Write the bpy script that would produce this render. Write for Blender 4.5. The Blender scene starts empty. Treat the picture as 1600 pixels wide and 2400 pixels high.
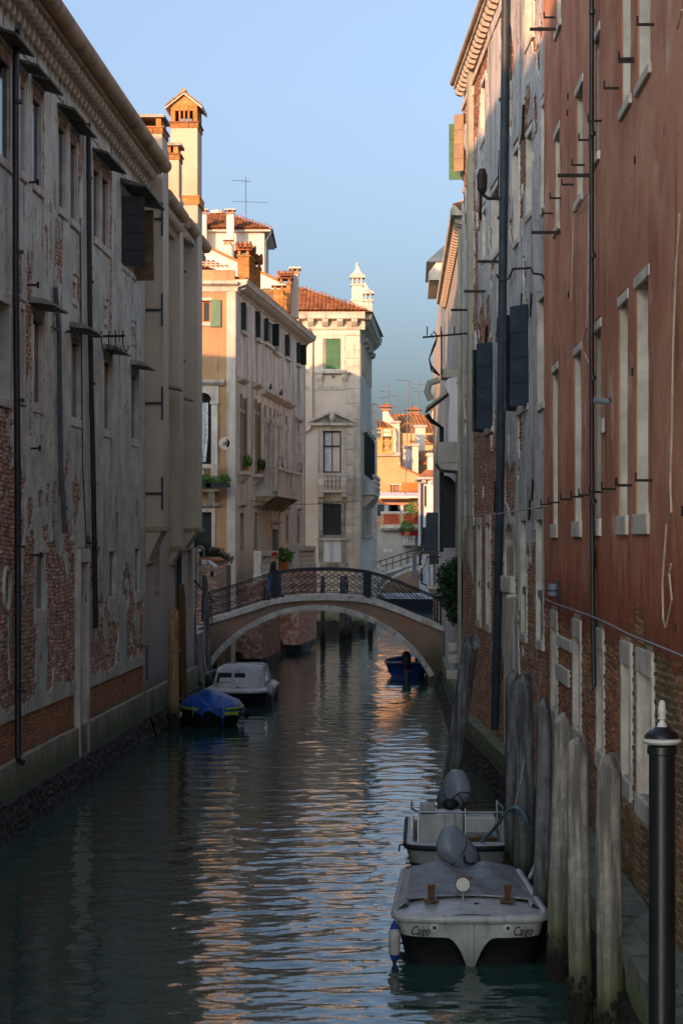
import bpy, math, random
import numpy as np
from mathutils import Vector, Matrix

random.seed(7)
C = bpy.context.scene.collection
sc = bpy.context.scene
# ------------------------------------------------------------------ camera
FPX, CX, CY, EYE = 4800.0, 800.0, 1278.0, 5.2      # focal length and horizon in photo pixels, eye height in metres
cam = bpy.data.cameras.new('camera')
cam.sensor_fit = 'VERTICAL'
cam.sensor_height = 36.0
cam.lens = 36.0 * FPX / 2400.0
cam.shift_y = (CY - 1200.0) / 2400.0
cam.clip_start = 0.5
cam.clip_end = 5000
camo = bpy.data.objects.new('camera', cam)
C.objects.link(camo)
camo.location = (0, 0, EYE)
camo.rotation_euler = (math.radians(90), 0, 0)
sc.camera = camo
# ------------------------------------------------------------------ sky and sun
SUN_AZ = math.atan2(-0.50, -0.866)     # direction towards the sun (x, y)
SUN_EL = math.radians(11.5)
w = bpy.data.worlds.new('World')
sc.world = w
w.use_nodes = True
nt = w.node_tree
bg = nt.nodes['Background']
sky = nt.nodes.new('ShaderNodeTexSky')
sky.sky_type = 'NISHITA'
sky.sun_disc = False
sky.sun_elevation = SUN_EL
sky.sun_rotation = SUN_AZ
sky.air_density = 1.0
sky.dust_density = 5.4
sky.ozone_density = 4.6
hsv = nt.nodes.new('ShaderNodeHueSaturation')      # the photograph's muted grading, the same all round the sky
hsv.inputs['Saturation'].default_value = 0.70
nt.links.new(sky.outputs[0], hsv.inputs['Color'])
nt.links.new(hsv.outputs[0], bg.inputs[0])
bg.inputs[1].default_value = 0.13
sun = bpy.data.lights.new('sun', 'SUN')
sun.energy = 2.6
sun.angle = math.radians(0.5)
sun.color = (1.0, 0.47, 0.22)
suno = bpy.data.objects.new('sun', sun)
C.objects.link(suno)
sd = Vector((math.sin(SUN_AZ) * math.cos(SUN_EL), math.cos(SUN_AZ) * math.cos(SUN_EL), math.sin(SUN_EL)))
suno.rotation_euler = sd.to_track_quat('Z', 'Y').to_euler()
suno.location = (-20, -30, 40)
sc.view_settings.view_transform = 'Standard'
sc.view_settings.look = 'None'
sc.view_settings.exposure = 1.4
sc.view_settings.gamma = 1.0
sc.cycles.max_bounces = 12
sc.cycles.diffuse_bounces = 8
sc.cycles.glossy_bounces = 4
# ------------------------------------------------------------------ helpers
ZOOM = {  # crops of the photograph in which positions were read: x0, y0, scale
    'A': (0, 0, 3.136), 'B': (0, 500, 3.136), 'C': (0, 1000, 3.136), 'D': (0, 1400, 3.136),
    'E': (440, 450, 3.4087), 'G': (440, 850, 3.4087), 'H': (830, 850, 4.275), 'I': (380, 1250, 2.1778),
    'J': (1000, 0, 2.6133), 'K': (1000, 500, 2.6133), 'L': (1000, 1100, 2.6133), 'M': (900, 1750, 2.24),
    'N': (900, 1840, 3.7333), 'O': (400, 1540, 5.6), 'P': (420, 1270, 4.9), 'Q': (720, 1270, 4.6118),
    'R': (360, 180, 7.35), 'S': (1000, 480, 5.6), 'T': (1000, 820, 4.7067), 'U': (860, 1150, 6.272),
    'V': (330, 1230, 5.0043), 'W': (1380, 1600, 2.941), 'X': (0, 0, 1.0)}


def zc(k, x, y):
    a, b, s = ZOOM[k]
    return a + x / s, b + y / s


def at(px, py, d):
    """world point on the ray of a photo pixel at depth d"""
    return Vector(((px - CX) / FPX * d, d, EYE + (CY - py) / FPX * d))


def onz(px, py, z):
    """world point where the ray of a photo pixel meets height z"""
    return at(px, py, FPX * (EYE - z) / (py - CY))


class Frame:
    """a vertical wall: local x runs along it, local y into the building, z up"""
    def __init__(s, ox, oy, tx, ty):
        n = math.hypot(tx, ty)
        s.o = (ox, oy); s.t = (tx / n, ty / n); s.a = math.atan2(ty, tx)
        s.n = (-s.t[1], s.t[0])

    def px(s, x, y, off=0.0):
        r = (x - CX) / FPX
        ox, oy = s.o[0] + s.n[0] * off, s.o[1] + s.n[1] * off
        # o + u t = k (r, 1)
        k = (ox * s.t[1] - oy * s.t[0]) / (r * s.t[1] - s.t[0])
        u = (k * r - ox) * s.t[0] + (k - oy) * s.t[1]
        return u, EYE + (CY - y) / FPX * k

    def z(s, key, x, y, off=0.0):
        return s.px(*zc(key, x, y), off)

    def rect(s, key, xl, xr, yt, yb, off=0.0, kb=None):
        u0, z1 = s.z(key, xl, yt, off)
        u1 = s.z(key, xr, yt, off)[0]
        z0 = s.z(kb or key, xl, yb, off)[1]
        return (min(u0, u1), max(u0, u1), min(z0, z1), max(z0, z1))

    def world(s, u, y, z):
        return Vector((s.o[0] + s.t[0] * u + s.n[0] * y, s.o[1] + s.t[1] * u + s.n[1] * y, z))


class MB:
    def __init__(s):
        s.v = []; s.f = []

    def add(s, vs, fs):
        n = len(s.v)
        s.v += [tuple(p) for p in vs]
        s.f += [tuple(i + n for i in f) for f in fs]
        return s

    def box(s, x0, x1, y0, y1, z0, z1):
        return s.add([(x0, y0, z0), (x1, y0, z0), (x1, y1, z0), (x0, y1, z0), (x0, y0, z1), (x1, y0, z1), (x1, y1, z1), (x0, y1, z1)],
                     [(0, 3, 2, 1), (4, 5, 6, 7), (0, 1, 5, 4), (1, 2, 6, 5), (2, 3, 7, 6), (3, 0, 4, 7)])

    def hexa(s, p):
        return s.add(p, [(0, 3, 2, 1), (4, 5, 6, 7), (0, 1, 5, 4), (1, 2, 6, 5), (2, 3, 7, 6), (3, 0, 4, 7)])

    def prism(s, pts, a0, a1, axis='y'):
        """profile extruded along an axis: 'x' takes (y,z), 'y' takes (x,z), 'z' takes (x,y)"""
        def mk(p, a):
            return (a, p[0], p[1]) if axis == 'x' else ((p[0], a, p[1]) if axis == 'y' else (p[0], p[1], a))
        n = len(pts)
        vs = [mk(p, a0) for p in pts] + [mk(p, a1) for p in pts]
        fs = [tuple(range(n))[::-1], tuple(range(n, 2 * n))] + [(i, (i + 1) % n, n + (i + 1) % n, n + i) for i in range(n)]
        return s.add(vs, fs)

    def tube(s, path, r, n=8, cap=True, closed=False):
        P = [Vector(p) for p in path]
        m = len(P)
        R = r if isinstance(r, (list, tuple)) else [r] * m
        vs = []; fs = []
        up = None
        for i, p in enumerate(P):
            if closed:
                d = P[(i + 1) % m] - P[i - 1]
            else:
                d = P[min(i + 1, m - 1)] - P[max(i - 1, 0)]
            d.normalize()
            if up is None:
                up = Vector((0, 0, 1)) if abs(d.z) < 0.9 else Vector((1, 0, 0))
            a = (up - d * up.dot(d)).normalized()
            up = a
            b = d.cross(a)
            for k in range(n):
                t = 2 * math.pi * k / n
                vs.append(p + (a * math.cos(t) + b * math.sin(t)) * R[i])
        for i in range(m if closed else m - 1):
            j = (i + 1) % m
            for k in range(n):
                fs.append((i * n + k, i * n + (k + 1) % n, j * n + (k + 1) % n, j * n + k))
        if cap and not closed:
            fs.append(tuple(range(n))[::-1])
            fs.append(tuple((m - 1) * n + k for k in range(n)))
        return s.add(vs, fs)

    def lathe(s, prof, c=(0, 0, 0), n=14):
        vs = []; fs = []
        for (r, z) in prof:
            for k in range(n):
                t = 2 * math.pi * k / n
                vs.append((c[0] + r * math.cos(t), c[1] + r * math.sin(t), c[2] + z))
        for i in range(len(prof) - 1):
            for k in range(n):
                fs.append((i * n + k, i * n + (k + 1) % n, (i + 1) * n + (k + 1) % n, (i + 1) * n + k))
        fs.append(tuple(range(n))[::-1]); fs.append(tuple((len(prof) - 1) * n + k for k in range(n)))
        return s.add(vs, fs)

    def ell(s, c, r, n=12, m=8):
        prof = []
        for i in range(m + 1):
            t = -math.pi / 2 + math.pi * i / m
            prof.append((max(math.cos(t), 0.001), math.sin(t)))
        vs = []; fs = []
        for (q, z) in prof:
            for k in range(n):
                t = 2 * math.pi * k / n
                vs.append((c[0] + r[0] * q * math.cos(t), c[1] + r[1] * q * math.sin(t), c[2] + r[2] * z))
        for i in range(m):
            for k in range(n):
                fs.append((i * n + k, i * n + (k + 1) % n, (i + 1) * n + (k + 1) % n, (i + 1) * n + k))
        return s.add(vs, fs)

    def loft(s, secs, closed=False, cap=False):
        n = len(secs[0]); vs = [p for q in secs for p in q]; fs = []
        for i in range(len(secs) - 1):
            for k in range(n if closed else n - 1):
                k2 = (k + 1) % n
                fs.append((i * n + k, i * n + k2, (i + 1) * n + k2, (i + 1) * n + k))
        if cap:
            fs.append(tuple(range(n))[::-1]); fs.append(tuple((len(secs) - 1) * n + k for k in range(n)))
        return s.add(vs, fs)

    def xform(s, M, start=0):
        s.v[start:] = [tuple(M @ Vector(p)) for p in s.v[start:]]
        return s

    def mesh(s, name, m=None, smooth=False):
        me = bpy.data.meshes.new(name)
        me.from_pydata(s.v, [], s.f)
        if m: me.materials.append(m)
        if smooth:
            me.shade_smooth()
            me.set_sharp_from_angle(angle=math.radians(smooth if smooth is not True else 40))
        me.update()
        return me

    def build(s, name, m, parent=None, smooth=False, bevel=0.0, loc=(0, 0, 0), rz=0.0):
        o = bpy.data.objects.new(name, s.mesh(name, m, smooth))
        C.objects.link(o)
        o.parent = parent
        o.location = loc
        o.rotation_euler = (0, 0, rz)
        if bevel:
            b = o.modifiers.new('bevel', 'BEVEL'); b.width = bevel; b.segments = 2; b.limit_method = 'ANGLE'
        return o


def tag(o, label=None, cat=None, group=None, kind=None):
    if label: o['label'] = label
    if cat: o['category'] = cat
    if group: o['group'] = group
    if kind: o['kind'] = kind
    return o


def thing(name, label, cat, loc=(0, 0, 0), rz=0.0, group=None):
    o = bpy.data.objects.new(name, None)
    C.objects.link(o)
    o.empty_display_size = 0.3
    o.location = loc
    o.rotation_euler = (0, 0, rz)
    return tag(o, label, cat, group)


def inst(name, me, parent, loc, rz=0.0, scale=(1, 1, 1), rot=None):
    o = bpy.data.objects.new(name, me)
    C.objects.link(o)
    o.parent = parent
    o.location = loc
    o.rotation_euler = rot if rot else (0, 0, rz)
    o.scale = scale
    return o


def kids(o):
    return [c for c in C.objects if c.parent == o]


# value noise for shaping geometry
def vnoise(x, y, seed=0):
    x = np.asarray(x, float); y = np.asarray(y, float)
    xi = np.floor(x).astype(int); yi = np.floor(y).astype(int)
    xf = x - xi; yf = y - yi
    u = xf * xf * (3 - 2 * xf); v = yf * yf * (3 - 2 * yf)

    def h(a, b):
        n = (a * 374761393 + b * 668265263 + seed * 1274126177) & 0xffffffff
        n = ((n ^ (n >> 13)) * 1274126177) & 0xffffffff
        return ((n ^ (n >> 16)) & 0xffff) / 65535.0
    return (h(xi, yi) * (1 - u) * (1 - v) + h(xi + 1, yi) * u * (1 - v) + h(xi, yi + 1) * (1 - u) * v + h(xi + 1, yi + 1) * u * v) * 2 - 1


def fbm(x, y, seed=0, octs=4):
    r = 0; a = 1.0; f = 1.0
    for i in range(octs):
        r = r + a * vnoise(np.asarray(x) * f, np.asarray(y) * f, seed + i * 17)
        a *= 0.5; f *= 2.03
    return r / 1.6


# ------------------------------------------------------------------ materials
def lin0(c):
    if isinstance(c, str):
        c = [int(c[i:i + 2], 16) / 255 for i in (0, 2, 4)]
    return tuple(((v / 12.92) if v <= 0.04045 else ((v + 0.055) / 1.055) ** 2.4) for v in c) + (1,)


MATS = {}


def mat(name, c1, c2=None, c3=None, scale=1.5, rough=0.85, bump=0.25, bscale=25.0, streak=0.0, metal=0.0, spec=0.3,
        island=0.0, zmix=(), lo=0.35, hi=0.65, crack=0.0, coat=0.0, c3lo=0.52, c3hi=0.72, detail=7.0, bdist=0.02, g=None, run=None, spots=None):
    """c1/c2 mottled by noise, c3 as patches or vertical streaks, zmix = bands of growth/stain up to a height"""
    g_ = g if g else (1.6 if rough > 0.75 else 1.15)
    lin = lambda c: tuple(min(v * g_, 0.74) for v in lin0(c)[:3]) + (1,)
    m = bpy.data.materials.new(name)
    m.use_nodes = True
    nt = m.node_tree; N = nt.nodes; Lk = nt.links
    b = N['Principled BSDF']
    b.inputs['Roughness'].default_value = rough
    b.inputs['Metallic'].default_value = metal
    b.inputs['Specular IOR Level'].default_value = spec
    if coat: b.inputs['Coat Weight'].default_value = coat
    tc = N.new('ShaderNodeTexCoord')

    def noise(sc_, stretch=(1, 1, 1), det=detail, rgh=0.6):
        mp = N.new('ShaderNodeMapping'); mp.inputs['Scale'].default_value = stretch
        Lk.new(tc.outputs['Object'], mp.inputs['Vector'])
        n = N.new('ShaderNodeTexNoise'); n.inputs['Scale'].default_value = sc_
        n.inputs['Detail'].default_value = det; n.inputs['Roughness'].default_value = rgh
        Lk.new(mp.outputs[0], n.inputs['Vector'])
        return n.outputs['Fac']

    def ramp(src, a, c):
        r = N.new('ShaderNodeMapRange'); r.interpolation_type = 'SMOOTHSTEP'
        r.inputs['From Min'].default_value = a; r.inputs['From Max'].default_value = c
        Lk.new(src, r.inputs['Value'])
        return r.outputs[0]

    def mix(f, a, c, bl='MIX'):
        x = N.new('ShaderNodeMix'); x.data_type = 'RGBA'; x.blend_type = bl
        if isinstance(f, float): x.inputs[0].default_value = f
        else: Lk.new(f, x.inputs[0])
        for sck, val in ((x.inputs[6], a), (x.inputs[7], c)):
            if isinstance(val, tuple): sck.default_value = val
            else: Lk.new(val, sck)
        return x.outputs[2]
    col = lin(c1)
    if c2 is not None:
        col = mix(ramp(noise(scale), lo, hi), col, lin(c2))
    if c3 is not None:
        st = (1, 1, 1) if not streak else (1, 1, 0.08)
        col = mix(ramp(noise(scale * 2.3 if streak else scale * 1.7, st), c3lo, c3hi), col, lin(c3))
    if run:                               # rain runs down the face
        f = ramp(noise(run[3], (1, 1, 0.05), 4.0), run[1], run[2])
        mm = N.new('ShaderNodeMath'); mm.operation = 'MULTIPLY'; Lk.new(f, mm.inputs[0]); Lk.new(ramp(noise(0.8), 0.4, 0.6), mm.inputs[1])
        col = mix(mm.outputs[0], col, lin(run[0]))
    if spots:                             # chips and pits
        col = mix(ramp(noise(spots[3], (1, 1, 0.6), 3.0, 0.7), spots[1], spots[2]), col, lin(spots[0]))
    if island:
        g = N.new('ShaderNodeNewGeometry'); oi = N.new('ShaderNodeObjectInfo')
        ad = N.new('ShaderNodeMath'); ad.operation = 'ADD'
        Lk.new(g.outputs['Random Per Island'], ad.inputs[0]); Lk.new(oi.outputs['Random'], ad.inputs[1])
        fr = N.new('ShaderNodeMath'); fr.operation = 'FRACT'; Lk.new(ad.outputs[0], fr.inputs[0])
        hs = N.new('ShaderNodeHueSaturation')
        mr = N.new('ShaderNodeMapRange'); mr.inputs['To Min'].default_value = 1 - island; mr.inputs['To Max'].default_value = 1 + island
        Lk.new(fr.outputs[0], mr.inputs['Value']); Lk.new(mr.outputs[0], hs.inputs['Value'])
        m2 = N.new('ShaderNodeMath'); m2.operation = 'MULTIPLY'; m2.inputs[1].default_value = 7.31; Lk.new(fr.outputs[0], m2.inputs[0])
        f2 = N.new('ShaderNodeMath'); f2.operation = 'FRACT'; Lk.new(m2.outputs[0], f2.inputs[0])
        mh = N.new('ShaderNodeMapRange'); mh.inputs['To Min'].default_value = 0.5 - 0.03 * island; mh.inputs['To Max'].default_value = 0.5 + 0.03 * island
        Lk.new(f2.outputs[0], mh.inputs['Value']); Lk.new(mh.outputs[0], hs.inputs['Hue'])
        if isinstance(col, tuple): hs.inputs['Color'].default_value = col
        else: Lk.new(col, hs.inputs['Color'])
        col = hs.outputs[0]
    if zmix:
        sp = N.new('ShaderNodeSeparateXYZ'); Lk.new(tc.outputs['Object'], sp.inputs[0])
        for (z0, z1, c, amp, amt) in zmix:
            n = noise(2.2, (1, 1, 0.5))
            ma = N.new('ShaderNodeMath'); ma.operation = 'MULTIPLY_ADD'; ma.inputs[1].default_value = amp; ma.inputs[2].default_value = -amp * 0.5
            Lk.new(n, ma.inputs[0])
            ad = N.new('ShaderNodeMath'); ad.operation = 'ADD'; Lk.new(sp.outputs[2], ad.inputs[0]); Lk.new(ma.outputs[0], ad.inputs[1])
            r = N.new('ShaderNodeMapRange'); r.interpolation_type = 'SMOOTHSTEP'
            r.inputs['From Min'].default_value = z0; r.inputs['From Max'].default_value = z1
            r.inputs['To Min'].default_value = amt; r.inputs['To Max'].default_value = 0.0
            Lk.new(ad.outputs[0], r.inputs['Value'])
            col = mix(r.outputs[0], col, lin(c))
    if isinstance(col, tuple): b.inputs['Base Color'].default_value = col
    else: Lk.new(col, b.inputs['Base Color'])
    if bump:
        bp = N.new('ShaderNodeBump'); bp.inputs['Strength'].default_value = bump; bp.inputs['Distance'].default_value = bdist
        Lk.new(noise(bscale, det=5.0), bp.inputs['Height'])
        if crack:
            bp2 = N.new('ShaderNodeBump'); bp2.inputs['Strength'].default_value = crack; bp2.inputs['Distance'].default_value = 0.06
            Lk.new(noise(scale * 2.0), bp2.inputs['Height']); Lk.new(bp2.outputs[0], bp.inputs['Normal'])
        Lk.new(bp.outputs[0], b.inputs['Normal'])
    MATS[name] = m
    return m


ALGAE, TIDE = '2e3a22', '17140f'
mat('mortar', 'a0937f', '857a69', '6b604f', scale=2.5, bump=0.5)
mat('old_brick', '9a705a', '845c48', 'aa9a8c', scale=2.6, island=0.36, bump=0.9, bscale=35, c3lo=0.42, c3hi=0.60)
mat('new_brick', '95603c', '825034', '6d4c36', scale=1.6, island=0.3, bump=0.5, zmix=((1.2, 1.5, '4c4630', 0.5, 0.5),))
mat('plaster_left', 'a8aa9d', '8d9085', 'a59a8b', scale=0.9, bump=0.9, bscale=16, crack=0.6, c3lo=0.54, c3hi=0.66, lo=0.36, hi=0.64, g=1.75, run=('6f7168', .52, .68, 5.0), spots=('6a5a4c', .62, .68, 7.0))
mat('plaster_smooth', 'a3978a', '958b7e', '857d72', scale=0.5, streak=1, bump=0.2, bscale=18, zmix=((1.3, 3.8, '7f858a', 1.6, 0.6), (1.2, 1.7, '4f5540', .5, .6)))
mat('plaster_flue', 'a69b88', '9a8f7c', '877d6d', scale=0.6, streak=1, bump=0.15, bscale=18)
mat('plaster_chimney', 'c8b399', 'bda78c', scale=0.8, bump=0.1, g=1.1)
mat('stone', 'b3ada1', '9a958a', '7c776d', scale=2.2, bump=0.35, bscale=30, streak=1)
mat('stone_white', 'b9b2a4', '9c968a', '6f6b60', scale=1.6, bump=0.3, bscale=26, streak=1, c3lo=0.56, c3hi=0.8)
mat('stone_dirty', '8f8b80', '66645a', '45443d', scale=1.8, bump=0.5, bscale=22, streak=1)
mat('plinth', '8d887a', '767566', '55563f', scale=1.4, bump=0.6, bscale=18, zmix=((0.62, 1.35, '3d4f2c', 0.9, 0.75), (0.35, 0.62, '1c1d14', 0.4, 1.0)))
mat('mussels', '1d1a16', '2c2720', '4a4438', scale=9.0, bump=1.0, bscale=30, rough=0.6, spec=0.4, c3lo=0.58, c3hi=0.7, bdist=0.05)
mat('gutter_clay', 'b09c80', '9a8768', '7b6c54', scale=1.2, bump=0.3, g=1.1)
mat('corbel', 'a99c88', '8f8473', scale=3.0, bump=0.25)
mat('slab_dark', '57564f', '3c3d36', '34402a', scale=3.0, bump=0.5)
mat('pipe_black', '2b2c2e', '202224', scale=3.0, rough=0.45, bump=0.08, spec=0.5)
mat('pipe_blue', '5f6a70', '515b61', scale=2.0, rough=0.55, bump=0.1)
mat('pipe_rust', '6e3d1c', '55301a', scale=3.0, rough=0.7, bump=0.2)
mat('pipe_navy', '36424b', '2a343c', scale=2.0, rough=0.5, bump=0.1)
mat('iron', '26241f', '37302a', scale=8.0, rough=0.65, bump=0.3, metal=0.3)
mat('iron_rail', '23282c', '2d3236', scale=6.0, rough=0.5, bump=0.15, metal=0.2)
mat('pane_dark', '121412', '1c1e1b', scale=1.5, rough=0.1, bump=0.02, spec=0.5)
mat('pane_grey', '6c7276', '5a6064', scale=1.0, rough=0.35, bump=0.03)
mat('curtain', 'aeb2b4', '8f9498', scale=6.0, rough=0.9, bump=0.2)
mat('wood_lintel', '7a6652', '5d4d3d', scale=4.0, bump=0.4)
mat('shutter_dark', '2b3131', '232928', scale=3.0, rough=0.6, bump=0.15)
mat('shutter_navy', '333f48', '2b363e', '475057', scale=2.0, rough=0.6, bump=0.15)
mat('shutter_blue', '5b6e7b', '4f616d', scale=2.0, rough=0.6, bump=0.15)
mat('shutter_green', '3f6b4a', '365d40', scale=2.0, rough=0.6, bump=0.12)
mat('shutter_sage', '5c7d63', '527059', scale=2.0, rough=0.6, bump=0.12)
mat('shutter_tan', '8f7c60', '806d54', scale=2.0, rough=0.7, bump=0.15)
mat('red_plaster', 'ac7c60', '936148', 'bb9880', scale=0.45, bump=0.7, bscale=14, crack=0.4, lo=0.38, hi=0.62, c3lo=0.56, c3hi=0.70, zmix=((4.4, 6.0, '86452a', 3.4, 0.8), (3.6, 5.0, '5f3322', 3.2, 0.8)), run=('73412f', .5, .68, 4.0), spots=('6e4534', .64, .7, 6.0))
mat('red_plaster_scar', '9a6a55', '7f4a38', '6c5a4c', scale=1.4, bump=0.7)
mat('peel_plaster', 'a9a8a3', '92928d', '77766f', scale=0.8, bump=0.9, bscale=12, crack=0.6, streak=1, c3lo=0.5, c3hi=0.66, run=('62625d', .52, .66, 6.0), spots=('6b5648', .60, .66, 6.0))
mat('peel_brick', '8f6650', '785341', '9c8c7e', scale=1.8, island=0.38, bump=0.8, bscale=30, c3lo=0.48, c3hi=0.66)
mat('concrete', '8d8b7c', '7c7a6b', '66655a', scale=0.9, streak=1, bump=0.25)
mat('ochre', 'b5936c', 'a5805c', '957464', scale=0.5, streak=1, bump=0.2, c3lo=0.5, c3hi=0.75, g=1.1, run=('8a6a58', .52, .68, 5.0))
mat('p1_plaster', 'bdb3a2', 'a49b8b', '7c776c', scale=0.6, streak=1, bump=0.25, c3lo=0.46, c3hi=0.66, g=1.55, zmix=((4.0, 8.5, 'b3a182', 2.5, 0.5),), run=('6f6b62', .5, .64, 5.0))
mat('p2_plaster', 'c9bdac', 'bbad9a', 'a19584', scale=0.5, streak=1, bump=0.15, c3lo=0.54, c3hi=0.8, g=1.25)
mat('istrian', 'c5bcad', 'b0a798', '857f73', scale=1.0, streak=1, bump=0.25, c3lo=0.5, c3hi=0.72, g=1.2)
mat('white_render', 'd8d0c4', 'cac2b6', 'a9a298', scale=0.7, streak=1, bump=0.12, c3lo=0.58, c3hi=0.82, g=1.1)
mat('house_white', 'c3c4c4', 'b4b5b5', '96969a', scale=0.7, streak=1, bump=0.15)
mat('house_beige', 'bfa273', 'b09266', '998566', scale=0.5, bump=0.2, g=1.1)
mat('house_yellow', 'd09a34', 'c08c2d', scale=0.7, bump=0.12, g=1.1)
mat('house_orange', 'c07a3c', 'b06c34', scale=0.7, bump=0.12, g=1.1)
mat('house_grey', '97928a', '87837b', '726f68', scale=0.6, streak=1, bump=0.25)
mat('house_pink', 'b08474', '9c7566', scale=0.6, bump=0.2)
mat('chim_brick', 'a97a45', '94683a', 'b08f66', scale=2.5, island=0.25, bump=0.4, g=1.1)
mat('tile', 'a26c47', '87593c', '6b5a4a', scale=2.2, island=0.38, bump=0.35, rough=0.9, c3lo=0.52, c3hi=0.68, g=1.1)
mat('tile_far', 'a87348', '8d6340', '6f5f4e', scale=1.2, island=0.3, bump=0.3, rough=0.9, g=1.1)
mat('bridge_wall', '7d6a5a', '695a4d', '8f5540', scale=0.7, bump=0.6, bscale=14, c3lo=0.54, c3hi=0.66, zmix=((0.3, 2.0, '3c4032', 1.4, 0.85),))
mat('bridge_stone', 'b0aea6', '98958d', '75746c', scale=2.4, island=0.1, bump=0.5)
mat('wood_grey', '8f8b84', '6c6963', '55524c', scale=4.0, streak=1, bump=0.9, bscale=26, c3lo=0.42, c3hi=0.62, zmix=((0.5, 1.35, '46522f', 0.9, 0.75), (0.25, 0.75, '1c1914', 0.5, 1.0)))
mat('wood_dark', '686b6c', '4d5052', '38393a', scale=4.0, streak=1, bump=0.9, bscale=26, c3lo=0.42, c3hi=0.62, zmix=((0.5, 1.2, '3c4430', 0.7, 0.6), (0.3, 0.85, '1d1a15', 0.5, 1.0)))
mat('wood_brown', '8f6f4c', '74563a', 'a58a68', scale=3.2, streak=1, bump=0.9, c3lo=0.45, c3hi=0.65, zmix=((0.6, 2.2, '6d5c48', 1.0, 0.7), (0.3, 0.9, '2a241b', 0.4, 1.0)))
mat('wood_brown_dark', '5e4125', '4b3a22', '4a4a2c', scale=2.2, streak=1, bump=0.5, zmix=((0.3, 0.9, '22201a', 0.4, 1.0),))
mat('palina_black', '15181a', '1b1f20', scale=3, rough=0.32, bump=0.12, bscale=60, spec=0.5)
mat('paint_white', 'c9c8c2', 'b9b8b2', scale=5, rough=0.45, bump=0.05)
mat('boat_white', 'b6b9b6', 'a0a4a2', '77776d', scale=3.5, rough=0.4, bump=0.08, streak=1, c3lo=0.55, c3hi=0.75, spec=0.5, zmix=((0.02, 0.30, '6e6c5c', 0.35, 0.7),))
mat('boat_grey', '9aa0a0', '868c8c', '5f6058', scale=3.5, rough=0.45, bump=0.1, streak=1, c3lo=0.5, c3hi=0.72, zmix=((0.02, 0.25, '55564a', 0.35, 0.8),))
mat('boat_dark', '16191c', '1e2022', '2b2c2a', scale=5, rough=0.55, bump=0.2)
mat('boat_navy', '141d2c', '182336', scale=3, rough=0.35, bump=0.04, spec=0.5)
mat('boat_blue', '164a9c', '133f86', scale=3, rough=0.4, bump=0.05)
mat('tarp_grey', '7d8286', '666b6f', '8f9497', scale=3.0, rough=0.5, bump=0.6, bscale=7, crack=0.3)
mat('tarp_blue', '154f9f', '123f85', '1c5fb4', scale=2.2, rough=0.45, bump=0.5, bscale=9)
mat('motor_grey', '7f8a94', '737e88', scale=2, rough=0.35, bump=0.03, spec=0.5)
mat('motor_dark', '3a434b', '2e363d', scale=2, rough=0.4, bump=0.03)
mat('rubber', '1a1b1c', '232425', scale=8, rough=0.7, bump=0.2)
mat('chrome', '8b9092', '7b8082', scale=4, rough=0.28, metal=0.85, bump=0.02)
mat('varnish', '5c4022', '4d351b', scale=6, rough=0.4, bump=0.15)
mat('glass_boat', '20262a', '2a3236', scale=2, rough=0.08, bump=0.0, spec=0.6)
mat('fender_white', 'b2b3ae', '9b9c97', scale=4, rough=0.5, bump=0.08)
mat('fender_blue', '1a3f8a', '163676', scale=4, rough=0.45, bump=0.05)
mat('lime', '8aa01e', '7a8e1a', scale=4, rough=0.5, bump=0.05)
mat('rope', '8a9296', '6d7478', scale=20, rough=0.9, bump=0.5, bscale=80)
mat('rope_blue', '5d8496', '4c6f80', scale=20, rough=0.9, bump=0.5, bscale=80)
mat('cable', 'a89c8c', '8f8475', scale=5, rough=0.8, bump=0.1)
mat('red_tag', 'b0202a', '98181f', scale=5, rough=0.5, bump=0.02)
mat('lens', 'e6e3cf', 'd5d2bc', scale=20, rough=0.25, bump=0.05)
mat('leaf', '2f4a2a', '24391f', '3d5a30', scale=3, island=0.45, rough=0.6, bump=0.1)
mat('leaf_bright', '4c7a30', '3a6326', '6d8c2e', scale=3, island=0.4, rough=0.6, bump=0.1)
mat('leaf_dark', '22362a', '182a20', '2e4632', scale=3, island=0.5, rough=0.6, bump=0.1)
mat('stem', '3b2f22', '2c2319', scale=5, bump=0.3)
mat('terracotta', '9a5a38', '85492c', scale=5, bump=0.2)
mat('cloth_grey', '7d8088', '6d7078', scale=5, bump=0.3)
mat('cloth_dark', '23242a', '2c2d33', scale=5, bump=0.3)
mat('skin', 'a9806a', '9b735e', scale=6, rough=0.6, bump=0.1)
mat('jacket', '22252b', '2b2f36', scale=6, rough=0.85, bump=0.3, g=1)
mat('jeans', '35527c', '2c466c', scale=8, rough=0.9, bump=0.3)
mat('beanie', '8c1420', '77101a', scale=20, rough=0.95, bump=0.5, bscale=90)
mat('beard', '2c211b', '3a2c23', scale=20, rough=0.95, bump=0.5)
mat('shoe', '2a2622', '35302b', scale=9, rough=0.6, bump=0.1)
mat('pigeon', '4a5360', '394049', scale=9, rough=0.7, bump=0.2)
mat('paving', '8b8880', '77746c', '5f5d55', scale=1.5, bump=0.4)
mat('ledge_stone', '66685f', '55584e', '3c4a2c', scale=1.6, bump=0.5, c3lo=0.5, c3hi=0.68)
mat('awning_wood', '6b5a44', '54462f', scale=3, bump=0.3)
mat('altana_wood', 'b08a55', '97733f', scale=3, bump=0.3)
mat('lattice_clay', 'b05a38', '984b2e', scale=4, bump=0.3, island=0.2)
mat('sign_enamel', 'd4d3ca', 'c6c5bc', scale=4, rough=0.5, bump=0.03)
mat('ink', '1f1c1a', '2b2725', scale=6, rough=0.7, bump=0.0)
mat('ink_blue', '5f6f86', '52627a', scale=6, rough=0.7, bump=0.0)
M = MATS

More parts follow.
